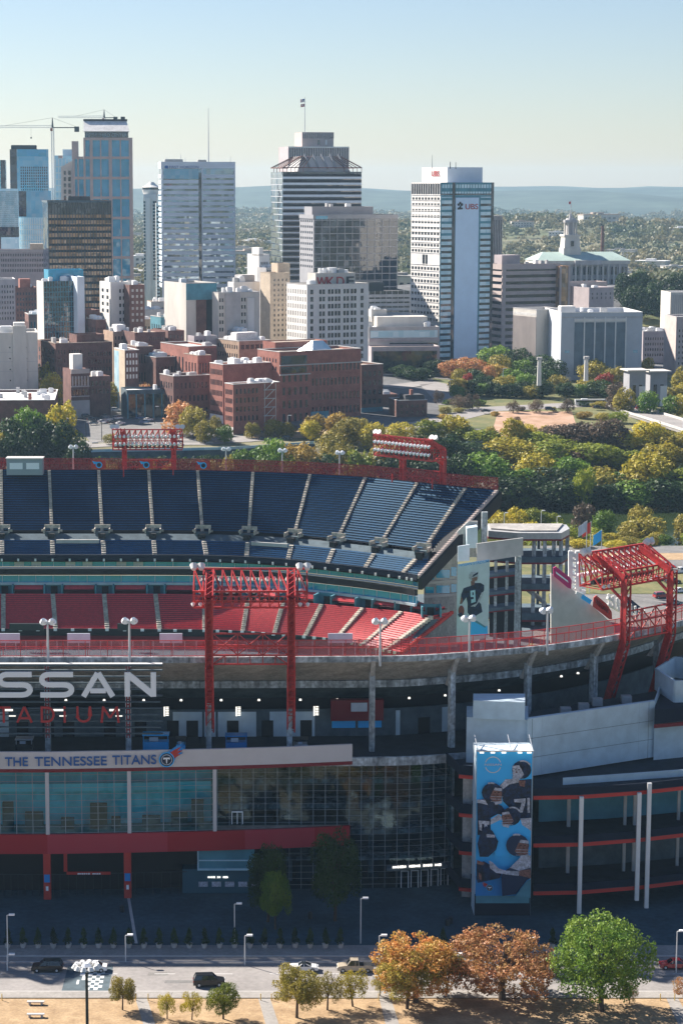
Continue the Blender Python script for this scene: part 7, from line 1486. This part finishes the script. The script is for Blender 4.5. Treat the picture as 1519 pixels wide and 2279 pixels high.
# stair balconies left of the banner tower
for k, z in enumerate((22.9,16.1,9.4,2.9)):
    pts = [(990,366),(1022,357.5),(1062,356.5),(1062,364),(1036,368)]; prismuv(pts, z-.4, z, 'landing_slab', 'floor_dark')
    L = [Vector((XY(u,Y,z),Y,0)) for u, Y in pts[:3]]; wallstrip(L, z-.3, z+1.3, .2, 'landing_parapet', 'deck_dark'); prismuv([(1020,357.3),(1062,356.3),(1062,356.8),(1020,357.8)], z-.95, z-.35, 'landing_red_edge', 'red_edge')
prismuv([(1028,360),(1048,359.6),(1048,362),(1028,362)], 0, 23, 'landing_column', 'concrete')
# banner tower
bt = thing('banner_tower', 'tall lit tower carrying a blue poster of four football players', 'banner tower', (atY(1120,2040,350).x,350,0)); YB = 350.0
zb0, zb1 = zY(1990,YB), zY(1674,YB); x0, x1 = XY(1059,YB,15), XY(1181,YB,15)
mb = MB(); mb.box(x0-.15,x1+.15,YB+.3,YB+5.5,0,zb1+.2); wpart(bt, mb, 'tower_body', 'grey_wall')
mb = MB(); mb.box(x0-.1,x1+.1,YB+.1,YB+.3,.1,zb0-.05); wpart(bt, mb, 'base_panel', 'deck_dark'); mb = MB(); mb.box(x0+.1,x1-.1,YB+.0,YB+.1,zb0-1.6,zb0-.1); wpart(bt, mb, 'caption_strip', 'teal_paint_and_shade')
mb = MB(); mb.box(x0-.1,x1+.1,YB-.9,YB-.6,zb1+.3,zb1+.45)
for xx in (x0,x1,(x0+x1)/2+1): mb.bar((xx,YB-.8,zb1+.35),(xx,YB+5.4,zb1+1.6),.1)
wpart(bt, mb, 'light_bracket', 'steel')
mb = MB()
for f in (.07,.27,.47,.76,.93): xx = lerp(x0,x1,f); mb.box(xx-.35,xx+.35,YB-.9,YB-.5,zb1+.02,zb1+.26)
wpart(bt, mb, 'banner_lamp', 'lamp_glow')
lay = [0]
def art(pts, m, name='poster_shape', z=None, root=None, cv=None, Yb=None):
    lay[0] += 1; y = (Yb or YB)-.02*lay[0] if z is None else (Yb or YB)-z
    cv = cv or (lambda x, y_: (1050+x*.171, 1660+y_*.171)); P = []
    for (x, yy) in pts:
        u, v = cv(x, yy); q = atY(u, v, Yb or YB); P.append((q.x, y, q.z))
    mb = MB(); mb.poly(P); i = len(mb.v); mb.v += [(a, b+.015, c) for a,b,c in P]; mb.f.append(list(range(i, i+len(P)))[::-1]); return wpart(root or bt, mb, name, m)
def ell(cx, cy, rx, ry, n=16, a0=0, a1=360): return [(cx+rx*cos(radians(a0+(a1-a0)*k/n)), cy+ry*sin(radians(a0+(a1-a0)*k/n))) for k in range(n+(0 if a1-a0 == 360 else 1))]
art([(62,75),(782,75),(745,1950),(40,1950)],'banner_sky','poster_sheet')
art([(250,1650),(745,1650),(745,1950),(40,1950),(45,1690)],'banner_blue')
# ring with word bar
for a0, a1 in ((198,342),(18,162)):
    o = ell(270,245,108,108,14,a0,a1); i_ = ell(270,245,96,96,14,a1,a0); art(o+i_,'banner_white','ring_mark')
t = text_mb('NISSAN', 10, .01, .1); q0 = atY(1050+160*.171,1660+255*.171,YB); q1 = atY(1050+380*.171,1660+228*.171,YB); s = (q1.x-q0.x)/t.w; t.v = [(q0.x+x*s, YB-.12+y, q0.z+z*(q1.z-q0.z)/t.h) for x,y,z in t.v]; wpart(bt, t, 'ring_lettering', 'banner_white')
lay[0] = 3
def helmet(cx, cy, r, face='banner_skin', flip=1, hm='banner_navy', bar='banner_pale'):
    art(ell(cx,cy,r,r*.95),hm,'helmet'); art([(cx-flip*r*.1,cy-r*.25),(cx-flip*r*.95,cy-r*.1),(cx-flip*r*.9,cy+r*.75),(cx-flip*r*.2,cy+r*.95),(cx+flip*r*.25,cy+r*.5)],face,'face')
    art([(cx-flip*r*.95,cy-r*.42),(cx-flip*r*.25,cy-r*.5),(cx-flip*r*.15,cy-r*.25),(cx-flip*r*.95,cy-r*.15)],bar,'visor')
    art(ell(cx-flip*r*.62,cy-r*.02,r*.09,r*.05,8),'black','eye'); art(ell(cx-flip*r*.28,cy-r*.04,r*.09,r*.05,8),'black','eye'); art([(cx-flip*r*.5,cy),(cx-flip*r*.66,cy+r*.3),(cx-flip*r*.42,cy+r*.3)],'brick_brown','nose'); art(ell(cx+flip*r*.35,cy-r*.1,r*.16,r*.2,10),'banner_dark','ear_hole')
    for k in (.38,.62,.86): art([(cx-flip*r*1.05,cy+r*k-3),(cx+flip*r*.15,cy+r*(k-.05)-3),(cx+flip*r*.15,cy+r*(k-.05)+2),(cx-flip*r*1.05,cy+r*k+2)],bar,'face_bar')
    art([(cx-flip*r*.98,cy+r*.7),(cx-flip*r*.2,cy+r*.9),(cx-flip*r*.3,cy+r*1.15),(cx-flip*r*.85,cy+r*1.0)],bar,'chin_cup'); art(ell(cx+r*.1*flip,cy-r*.1,r*.98,r*.95,8,250,330 if flip > 0 else 290)+ell(cx+r*.1*flip,cy-r*.1,r*.80,r*.8,8,330 if flip > 0 else 290,250),bar,'helmet_stripe')
# player top right
art([(360,510),(440,430),(640,440),(770,430),(768,940),(600,940),(480,800),(400,720)],'banner_navy','jersey'); art([(360,520),(430,435),(520,430),(620,470),(480,500),(400,560)],'banner_pale','shoulder'); art([(600,450),(690,450),(680,530),(620,520)],'banner_skin','neck'); helmet(640,310,125,'banner_pale',1)
for p in ([(540,685),(690,675),(690,720),(650,860),(600,860),(640,730),(545,725)],[(710,670),(745,668),(745,860),(715,862)]): art(p,'banner_pale','jersey_number')
# player left
art([(60,720),(140,680),(380,770),(420,830),(330,980),(250,1150),(65,1150)],'banner_navy','jersey'); art([(60,730),(62,690),(160,690),(200,760),(120,740)],'banner_pale','shoulder'); helmet(255,600,135,'banner_skin',-1)
art([(75,955),(215,965),(215,1010),(190,1010),(190,1100),(150,1110),(150,1000),(120,1000),(120,1090),(90,1080)],'banner_pale','jersey_number')
# player centre in light blue
art([(235,920),(330,870),(600,930),(760,1010),(750,1180),(600,1330),(460,1420),(300,1420),(230,1180)],'banner_sky','jersey'); art([(235,940),(340,870),(400,930),(330,960),(230,1010)],'banner_pale','shoulder'); art([(620,930),(760,920),(758,1090),(640,1010)],'banner_pale','shoulder'); helmet(500,900,125,'banner_skin',1)
art([(100,1110),(170,1020),(260,1090),(330,1220),(300,1330),(200,1420),(90,1420),(60,1250)],'banner_navy','arm'); art([(175,1125),(290,1135),(285,1170),(180,1165)],'banner_pale','wristband')
# player lower right in white reaching
art([(480,1560),(620,1420),(755,1400),(745,1700),(700,1720),(560,1900),(380,1930),(370,1660),(420,1600)],'banner_dark','trousers'); art([(480,1560),(620,1420),(755,1400),(748,1560),(600,1600)],'banner_pale','jersey'); helmet(580,1270,150,'banner_skin',-1,'banner_dark')
art([(45,1500),(140,1470),(300,1560),(370,1640),(340,1690),(60,1750),(45,1700)],'banner_navy','sleeve'); art([(210,1470),(250,1480),(330,1560),(420,1590),(600,1600),(590,1660),(430,1640),(300,1620),(220,1560)],'banner_pale','forearm'); art([(600,1590),(750,1570),(748,1690),(595,1650)],'banner_skin','upper_arm'); art([(200,1465),(225,1462),(290,1540),(270,1550)],'banner_pale','finger'); art([(210,1530),(230,1520),(290,1580),(270,1590)],'banner_pale','finger')
art([(50,1450),(150,1490),(130,1520),(50,1500)],'banner_skin','hand'); art([(75,1610),(110,1640),(110,1720),(75,1690)],'banner_skin','hand'); art([(560,1900),(700,1720),(745,1700),(742,1940),(520,1940)],'teal_paint_and_shade','poster_shape')
lay[0] = 6; logo(bt, (atY(1088,1979,YB).x, YB-.15, zY(1975,YB)), (1,0,0), .55, 'team_emblem', -1)
# white banner with number nine player at the far stand end
wb = thing('player_banner', 'tall white banner with a football player numbered 9 at the end of the far stand', 'banner', (atY(1050,1418,540).x,540,0)); cv9 = lambda x, y: (1000+x*.0878, 1230+y*.0878)
lay[0] = 0; Y9 = 540
def a9(pts, m, nm): return art(pts, m, nm, root=wb, cv=cv9, Yb=Y9)
a9([(195,300),(1015,165),(970,2150),(165,2300)],'banner_white','cloth'); a9([(540,1700),(660,1740),(900,1870),(950,1850),(965,2090),(520,2110)],'banner_sky','blue_corner'); a9([(640,1690),(680,1720),(920,1880),(890,1900),(640,1760)],'teal_paint_and_shade','blue_stripe')
a9([(530,840),(620,770),(780,765),(870,820),(870,950),(810,1050),(740,1250),(790,1300),(825,1500),(640,1610),(500,1580),(450,1520),(450,1290),(420,1130),(390,1170),(300,1300),(265,1290),(290,1050),(350,900)],'banner_navy','jersey')
a9([(250,1300),(290,1100),(330,1180),(310,1290)],'banner_skin','upper_arm'); a9([(810,1000),(850,1010),(790,1180),(640,1370),(520,1360),(680,1280)],'banner_pale','forearm'); a9([(530,720),(640,700),(620,820),(540,830)],'banner_skin','neck')
a9(ell(600,600,125,115),'banner_pale','helmet'); a9([(590,560),(720,480),(710,540),(570,620)],'banner_navy','helmet_stripe'); a9([(560,640),(700,600),(690,700),(560,730)],'banner_skin','face'); a9(ell(290,1470,75,135),'ball_brown','football'); a9([(200,1560),(300,1500),(330,1600),(240,1630)],'banner_navy','glove'); a9([(380,1640),(600,1600),(590,1720),(400,1730)],'banner_pale','glove')
a9([(520,960),(640,940),(655,1240),(540,1275),(540,1180),(600,1170),(598,1115),(525,1120)],'glass_pale','jersey_number'); a9([(565,1000),(600,995),(605,1070),(570,1075)],'banner_navy','number_hole')
t = text_mb('NISSAN STADIUM', 10, .01, .05); q0 = atY(*cv9(240,350),Y9); q1 = atY(*cv9(980,240),Y9); s = (q1.x-q0.x)/t.w; t.v = [(q0.x+x*s, Y9-.4+y, lerp(q0.z,q1.z,x/t.w)+z*.7/t.h) for x,y,z in t.v]; wpart(wb, t, 'banner_lettering', 'banner_blue')
M('road_dark', (.22,.21,.20), .9, noise=.3, nscale=1)
# ============================================================ VEHICLES
for n_, c in (('white',(.8,.8,.8)),('black',(.012,.013,.016)),('silver',(.45,.47,.5)),('grey',(.13,.14,.15)),('red',(.35,.015,.02)),('blue',(.03,.12,.3)),('tan',(.42,.36,.28))):
    mat('paint_'+n_, c, .3, metal=.3 if n_ in ('silver','grey','blue') else 0, coat=.25 if n_ == 'black' else .7)
mat('car_glass', (.02,.025,.03), .05, spec=.9); mat('head_lamp', (.8,.82,.85), .2); mat('tail_lamp', (.4,.01,.01), .3)
def ext(mb, prof, y0, y1, inset=0, zi=0):
    """side profile (x,z) extruded across, points above zi pulled in"""
    n = len(prof); i = len(mb.v)
    for y, s_ in ((y0,1),(y1,-1)): mb.v += [(x, y+(s_*inset if z > zi else 0), z) for x, z in prof]
    mb.f.append([i+k for k in range(n)]); mb.f.append([i+n+k for k in range(n)][::-1])
    for k in range(n): mb.f.append([i+(k+1)%n, i+k, i+n+k, i+n+(k+1)%n])
def car_proto(kind):
    P = {}
    L = {'sedan':4.7,'suv':4.9,'pickup':5.7,'van':5.3,'cabrio':4.5}[kind]; W = .92 if kind in ('sedan','cabrio') else 1.0; h = {'sedan':.95,'suv':1.1,'pickup':1.1,'van':1.1,'cabrio':.92}[kind]
    a = L/2; b = MB(); ext(b, [(-a,.35),(-a+.1,.3),(a-.1,.3),(a,.4),(a-.02,h*.72),(a-.25,h*.86),(a-1.2,h),(-a+.6,h),(-a+.05,h*.92)], -W, W, .08, h*.8)
    top = {'sedan':1.42,'suv':1.78,'pickup':1.85,'van':2.1,'cabrio':1.3}[kind]
    if kind == 'sedan': g = [(-a+.75,h),(-a+1.45,top),(.25,top),(a-1.35,h)]
    elif kind == 'suv': g = [(-a+.15,h),(-a+.45,top),(.55,top),(a-1.25,h)]
    elif kind == 'pickup': g = [(-.55,h),(-.45,top),(.75,top),(a-1.5,h)]
    elif kind == 'van': g = [(-a+.05,h),(-a+.1,top),(1.2,top),(a-.8,h)]
    else: g = [(-.9,h),(-.3,top),(.35,top),(1.15,h)]
    gl = MB(); ext(gl, g, -W+.08, W-.08, .2, h+.2)
    r = MB(); xa, xb = g[1][0], g[2][0]; r.hexa([(xa-.05,-W+.27,top-.02),(xb+.05,-W+.27,top-.02),(xb+.05,W-.27,top-.02),(xa-.05,W-.27,top-.02),(xa,-W+.3,top+.06),(xb,-W+.3,top+.06),(xb,W-.3,top+.06),(xa,W-.3,top+.06)])
    if kind != 'cabrio': P['roof_panel'] = (r,'paint')
    if kind == 'van': q = MB(); ext(q, [(-a+.02,h-.02),(-a+.07,top-.02),(.3,top-.02),(.4,h-.02)], -W+.04, W-.04, .18, h+.2); P['side_panel'] = (q,'paint')
    if kind == 'pickup': q = MB(); q.box(-a+.15,-.65,-W+.12,W-.12,h+.001,h+.01); P['load_bed'] = (q,'black')
    pil = MB()
    for s_ in (-1,1):
        for (x, z), (x2, z2) in ((g[0],g[1]),(g[3],g[2]),((0,h),(0,top))): pil.bar((x,s_*(W-.08),z),(x2,s_*(W-.28),z2),.09)
    P['body'] = (b,'paint'); P['windows'] = (gl,'car_glass'); P['pillars'] = (pil,'paint')
    out = [(n, mb.mesh(n, 'paint_white' if m == 'paint' else m), m) for n, (mb, m) in P.items()]
    w = MB(); w.cone((0,-.11,0),(0,.11,0),.34,.34,14); wm = w.mesh('wheel','rubber'); rr = MB(); rr.cone((0,-.12,0),(0,.12,0),.2,.2,10); rim_ = rr.mesh('rim','steel')
    hl = MB(); hl.box(-.04,.04,-.2,.2,-.08,.08); hl1 = hl.mesh('headlight','head_lamp'); hl2 = hl.mesh('tail_light','tail_lamp')
    return out, wm, rim_, hl1, hl2, a, W, h
PR = {k: car_proto(k) for k in ('sedan','suv','pickup','van','cabrio')}
def car(x, y, z, rz, kind, paint, label, group, name=None):
    out, wm, rm, h1, h2, a, W, h = PR[kind]; nm = name or {'sedan':'parked_car','suv':'parked_suv','pickup':'pickup_truck','van':'van','cabrio':'open_top_car'}[kind]
    r = thing(nm, label, {'sedan':'car','suv':'car','pickup':'pickup','van':'van','cabrio':'car'}[kind], (x,y,z), rz, group)
    def add(n, me, loc, p=None, pm=None):
        o = bpy.data.objects.new(n, me); COL.objects.link(o); o.parent = p or r; o.location = loc
        if pm: o.material_slots[0].link = 'OBJECT'; o.material_slots[0].material = MATS[pm]
        return o
    for n, me, m in out: add(n, me, (0,0,0), None, 'paint_'+paint if m == 'paint' else None)
    for sx in (-1,1):
        for sy in (-1,1): w = add('wheel', wm, (sx*(a-.9), sy*(W-.08), .34)); add('rim', rm, (0,0,0), w)
    for sy in (-1,1): add('headlight', h1, (a-.0, sy*(W-.3), h*.66)); add('tail_light', h2, (-a+.03, sy*(W-.3), h*.75))
def car_uv(u, v, z, rz, kind, paint, label, group, name=None):
    p = atZ(u, v, z); z2 = z if p.y < 700 else ground(p.x, p.y)+.3; p = atZ(u, v, z2); car(p.x, p.y, z2, rz, kind, paint, label, group, name)
gs = 'cars on the street before the stadium'
car_uv(106,2160,.02,pi,'suv','black','black SUV at the left on the shaded side of the street',gs); car_uv(206,2160,.02,pi,'sedan','white','white car half hidden by the ring of floodlights',gs)
car_uv(676,2160,.02,0,'cabrio','white','white sports car behind the pickup on the shaded kerb',gs); car_uv(790,2160,.02,pi,'pickup','tan','tan pickup truck parked at the shaded kerb',gs)
car_uv(465,2192,.02,radians(4),'suv','black','glossy black car driving alone on the sunlit lane',gs,'moving_car'); car_uv(992,2152,.02,pi,'van','white','white van glimpsed behind the orange-red trees',gs); car_uv(1498,2154,.02,pi,'sedan','red','dark red car cut by the right edge of the picture',gs)
# downtown car park
lot = [(193,908,'white','row'),(195,914,'silver','row'),(190,921,'red','row'),(193,929,'black','row'),(208,944,'grey','row'),(235,928,'grey','m'),(240,936,'silver','m'),(248,942,'black','m'),(268,944,'white','m'),(262,933,'silver','m'),
 (312,932,'blue','m'),(330,936,'white','m'),(322,942,'blue','m'),(355,905,'silver','b'),(300,908,'white','b'),(258,915,'white','b'),(236,897,'black','b'),(463,905,'black','a'),(480,934,'white','a'),(525,947,'white','a'),(345,897,'grey','b'),(205,936,'black','row'),(228,940,'silver','m')]
seen = {}
for i, (u, v, c, k) in enumerate(lot):
    n = seen.get(c,0); seen[c] = n+1; tot = sum(1 for q in lot if q[2] == c)
    car_uv(u, v, 9.3, radians({'row':20,'m':40,'b':10,'a':75}[k]), 'suv' if i % 3 == 0 else 'sedan', c, ('%s %s car in or beside the downtown car park' % (ORD[n], c)) if tot > 1 else 'only %s car in the downtown car park' % c, 'cars in the downtown car park')
rd = [(180,992,'white'),(215,990,'white'),(335,989,'silver'),(400,985,'white'),(435,990,'white'),(470,990,'white'),(585,976,'black'),(640,975,'black'),(705,972,'silver'),(772,968,'white'),(1080,914,'black'),(1222,910,'black'),(1328,905,'black'),(1424,908,'red'),(1468,916,'black'),(1480,914,'grey'),(575,960,'black')]
seen = {}
for i, (u, v, c) in enumerate(rd):
    n = seen.get(c,0); seen[c] = n+1; tot = sum(1 for q in rd if q[2] == c)
    car_uv(u, v+3, 9.2, radians(8), 'van' if u == 772 else ('suv' if i % 2 else 'sedan'), c, ('%s %s car from the left on the riverside road' % (ORD[n], c)) if tot > 1 else 'only %s car on the riverside road' % c, 'cars on the riverside road', 'road_car')
for i, (u, v, c, lab) in enumerate(((1485,1262,'white','white car, left of two in the car park beyond the gantry'),(1512,1275,'white','white pickup right of a white car beyond the gantry'))): car_uv(u, v, .12, radians(20), 'sedan' if i == 0 else 'pickup', c, lab, None)
for i, (u, v, c) in enumerate(((1462,1292,'silver'),(1495,1298,'black'),(1512,1318,'white'),(1470,1330,'red'),(1500,1345,'grey'))): car_uv(u, v, .12, radians(20), 'suv' if i % 2 else 'sedan', c, '%s car in the lot seen through the right-hand gantry' % c, 'cars behind the gantry')
# truck in the lot, long bus
def bus(u, v, L, label, rz):
    p = atZ(u, v, 11.4); r = thing('long_bus', label, 'bus', (p.x,p.y,ground(p.x,p.y)+.4), rz); mb = MB(); mb.box(-L/2,L/2,-1.3,1.3,.4,3.2); mb.build('body','paint_white',r); mb = MB(); mb.box(-L/2+.4,L/2-.3,-1.33,1.33,1.7,2.7); mb.build('window_band','car_glass',r)
    for x in (-L*.35,-L*.1,L*.32):
        for y in (-1.2,1.2): mb = MB(); mb.cone((x,y-.15,.5),(x,y+.15,.5),.5,.5,12); mb.build('wheel','rubber',r)
    mb = MB(); mb.box(-L*.3,-L*.1,-.8,.8,3.2,3.45); mb.build('roof_unit','hvac_white',r)
bus(1313,905,16,'long white bus waiting on the road before the park trees',radians(2))
p = atZ(312,930,9); r = thing('box_truck', 'box truck with dark sunlit cargo box in the downtown car park', 'truck', (XY(308,1060,10),1052,ground(0,1052)+.3), radians(40)); mb = MB(); mb.box(-3.5,1.8,-1.2,1.2,.8,3.8); mb.build('cargo_box','stone_pink',r); mb = MB(); mb.box(1.9,3.6,-1.1,1.1,.6,2.6); mb.build('cab','paint_white',r)
for x in (-2.4,2.7):
    for y in (-1.1,1.1): mb = MB(); mb.cone((x,y-.15,.45),(x,y+.15,.45),.45,.45,12); mb.build('wheel','rubber',r)
# ============================================================ LAMPS AND SMALL THINGS
def street_lamp(u, vb, vt, label, group=None, z=0, side=1, m='pole', hm='lamp_glass', w=.11, arm=.8, Y=None):
    p = atZ(u, vb, z) if Y is None else Vector((XY(u,Y,z+5),Y,z)); h = zY(vt, p.y)-z; r = thing('street_lamp', label, 'street lamp', (p.x,p.y,z), 0, group)
    mb = MB(); mb.cone((0,0,0),(0,0,h),w,w*.7,8); mb.bar((0,0,h),(arm*side,0,h+.1),w); mb.build('pole',m,r); mb = MB(); mb.box(min(0,arm*side)+(.3 if side > 0 else -.4),max(0,arm*side)+(.4 if side > 0 else -.3),-.22,.22,h,h+.25); mb.build('lamp_head',hm,r)
gl_ = 'street lamps along the plaza'
for u, vb, vt, lab in ((545,2148,2083,'slim street lamp right of the plaza conifers centre'),(843,2160,2083,'street lamp just left of the golden-orange tree'),(280,2140,2082,'small street lamp behind the dark olive bushy tree'),(18,2140,2037,'dark street lamp at the left end of the plaza'),(1503,2165,2073,'street lamp with green tag at the right picture edge'),(1172,2165,2090,'street lamp glimpsed behind the red tree'),(522,2105,2012,'thin plaza lamp left of the shaded trees'),(17,2160,2125,'short lamp on the left shaded pavement'),(802,2100,2000,'faint plaza lamp right of the shaded trees')): street_lamp(u,vb,vt,lab,gl_)
for i, (u, vb, vt) in enumerate(((192,975,940),(227,985,940),(345,942,905),(640,958,925),(1118,862,820),(1000,868,845),(843,905,878))): 
    p = atZ(u,vb,9); street_lamp(u,vb,vt,'%s thin lamp post from the left in the riverside district' % ORD[sorted((192,227,345,640,1118,1000,843)).index(u)],'lamp posts by the river road',z=ground(p.x,p.y),m='dark_metal' if u < 500 else 'pole',w=.2,arm=1.4)
for i, (u, vt) in enumerate(((1120,1142),(1202,1137),(1237,1150))): street_lamp(u,1200,vt,'%s pale lamp pole of three behind the ramp tower' % ORD[i],'lamp poles by the near river bank',z=0,w=.16,Y=690)
# high mast with ring of floodlights
fm = thing('high_mast_light', 'tall foreground mast with a ring of white floodlights over the street', 'floodlight mast', (XY(197,228,20),228,0)); h = zY(2152,228)
mb = MB(); mb.cone((0,0,0),(0,0,h+.3),.28,.15,12); mb.build('mast','dark_metal',fm)
mb = MB()
for k in range(20): a, b = 2*pi*k/20, 2*pi*(k+1)/20; mb.bar((1.1*cos(a),1.1*sin(a),h),(1.1*cos(b),1.1*sin(b),h),.1)
for k in range(4): a = pi/4+pi/2*k; mb.bar((0,0,h),(1.1*cos(a),1.1*sin(a),h),.08)
mb.build('ring','steel',fm)
for k in range(10): a = 2*pi*k/10+.15; c, s_ = cos(a), sin(a); mb = MB(); mb.cone((1.15*c,1.15*s_,h+.32),(1.3*c,1.3*s_,h-.12),.24,.38,14); mb.build('floodlight','white',fm)
mb = MB(); mb.cone((0,0,h+.1),(0,0,h+.5),.55,.3,14); mb.build('hub','lamp_glass',fm)
# benches on the lawn
for v, lab in ((2236,'rear pale concrete bench on the dry lawn at left'),(2264,'front pale concrete bench on the dry lawn at left')):
    p = atZ(80,v,0); r = thing('concrete_bench', lab, 'bench', (p.x,p.y,.02), 0, 'concrete benches on the dry lawn'); mb = MB(); mb.box(-1.3,1.3,-.3,.3,.42,.55); mb.build('seat','concrete_light',r)
    for x in (-.9,.9): mb = MB(); mb.box(x-.15,x+.15,-.25,.25,0,.42); mb.build('leg','concrete_light',r)
# yellow marker posts along the kerb
pm_ = MB(); pm_.cone((0,0,0),(0,0,1.0),.07,.07,8); pm = pm_.mesh('post','yellow_paint'); cp = MB(); cp.cone((0,0,1.0),(0,0,1.06),.09,.05,8); cpm = cp.mesh('cap','yellow_paint')
for i, u in enumerate((5,303,330,580,604,842,868,1468,1500)):
    r = thing('marker_post', '%s slim yellow marker post from the left along the lawn edge' % ORD[i], 'post', (XY(u,311.8,0),311.8,.02), 0, 'yellow marker posts along the lawn edge')
    for n_, m_ in (('shaft',pm),('cap',cpm)): o = bpy.data.objects.new(n_, m_); COL.objects.link(o); o.parent = r
# plaza furniture: small dark figures and bins in the shade
for i, (u, v) in enumerate(((690,2045),(1002,2055),(995,2060),(272,2030))):
    p = atZ(u,v,0); r = thing('litter_bin', '%s small dark bin from the left on the shaded plaza' % ORD[(1,3,2,0)[i]], 'bin', (p.x,p.y,.04), 0, 'bins on the plaza'); mb = MB(); mb.cone((0,0,0),(0,0,1.0),.35,.4,10); mb.build('body','dark_metal',r); mb = MB(); mb.cone((0,0,1.0),(0,0,1.2),.42,.2,10); mb.build('lid','dark_metal',r)
# worn patches on the road
rr_ = random.Random(3)
for i in range(16):
    x, y = rr_.uniform(-50,80), rr_.uniform(316.5,327); w, d = rr_.uniform(1,7), rr_.uniform(.5,2); mb = MB(); mb.poly([(x,y,.0162+i*.0002),(x+w,y+.1,.0162+i*.0002),(x+w-.2,y+d,.0162+i*.0002),(x+.1,y+d,.0162+i*.0002)]); mb.build('road_patch','asphalt' if i % 3 else 'road_dark')['kind'] = 'structure'
mb = MB(); mb.box(-120,150,315.5,315.62,.014,.018); mb.box(-120,150,328.2,328.32,.014,.018); mb.build('edge_line','white_paint')['kind'] = 'structure'
# light line on the plaza
q0, q1 = atZ(283,1998,0), atZ(300,2100,0); mb = MB(); mb.hexa([(q1.x,q1.y,.035),(q1.x+.5,q1.y,.035),(q0.x+.5,q0.y,.035),(q0.x,q0.y,.035),(q1.x,q1.y,.04),(q1.x+.5,q1.y,.04),(q0.x+.5,q0.y,.04),(q0.x,q0.y,.04)]); mb.build('plaza_marking','concrete_light')['kind'] = 'structure'
# ============================================================ HAZE
hz = MB(); hz.box(-7100,7100,-7100,10500,-12.5,206); o = hz.build('haze', None); o['kind'] = 'stuff'
hm = bpy.data.materials.new('haze'); hm.use_nodes = True; nt = hm.node_tree; nt.nodes.remove(nt.nodes['Principled BSDF']); pv = nt.nodes.new('ShaderNodeVolumePrincipled')
pv.inputs['Color'].default_value = (.50,.76,1,1); pv.inputs['Density'].default_value = 0.000045; pv.inputs['Anisotropy'].default_value = .2; nt.links.new(pv.outputs[0], nt.nodes['Material Output'].inputs['Volume']); o.data.materials.append(hm)
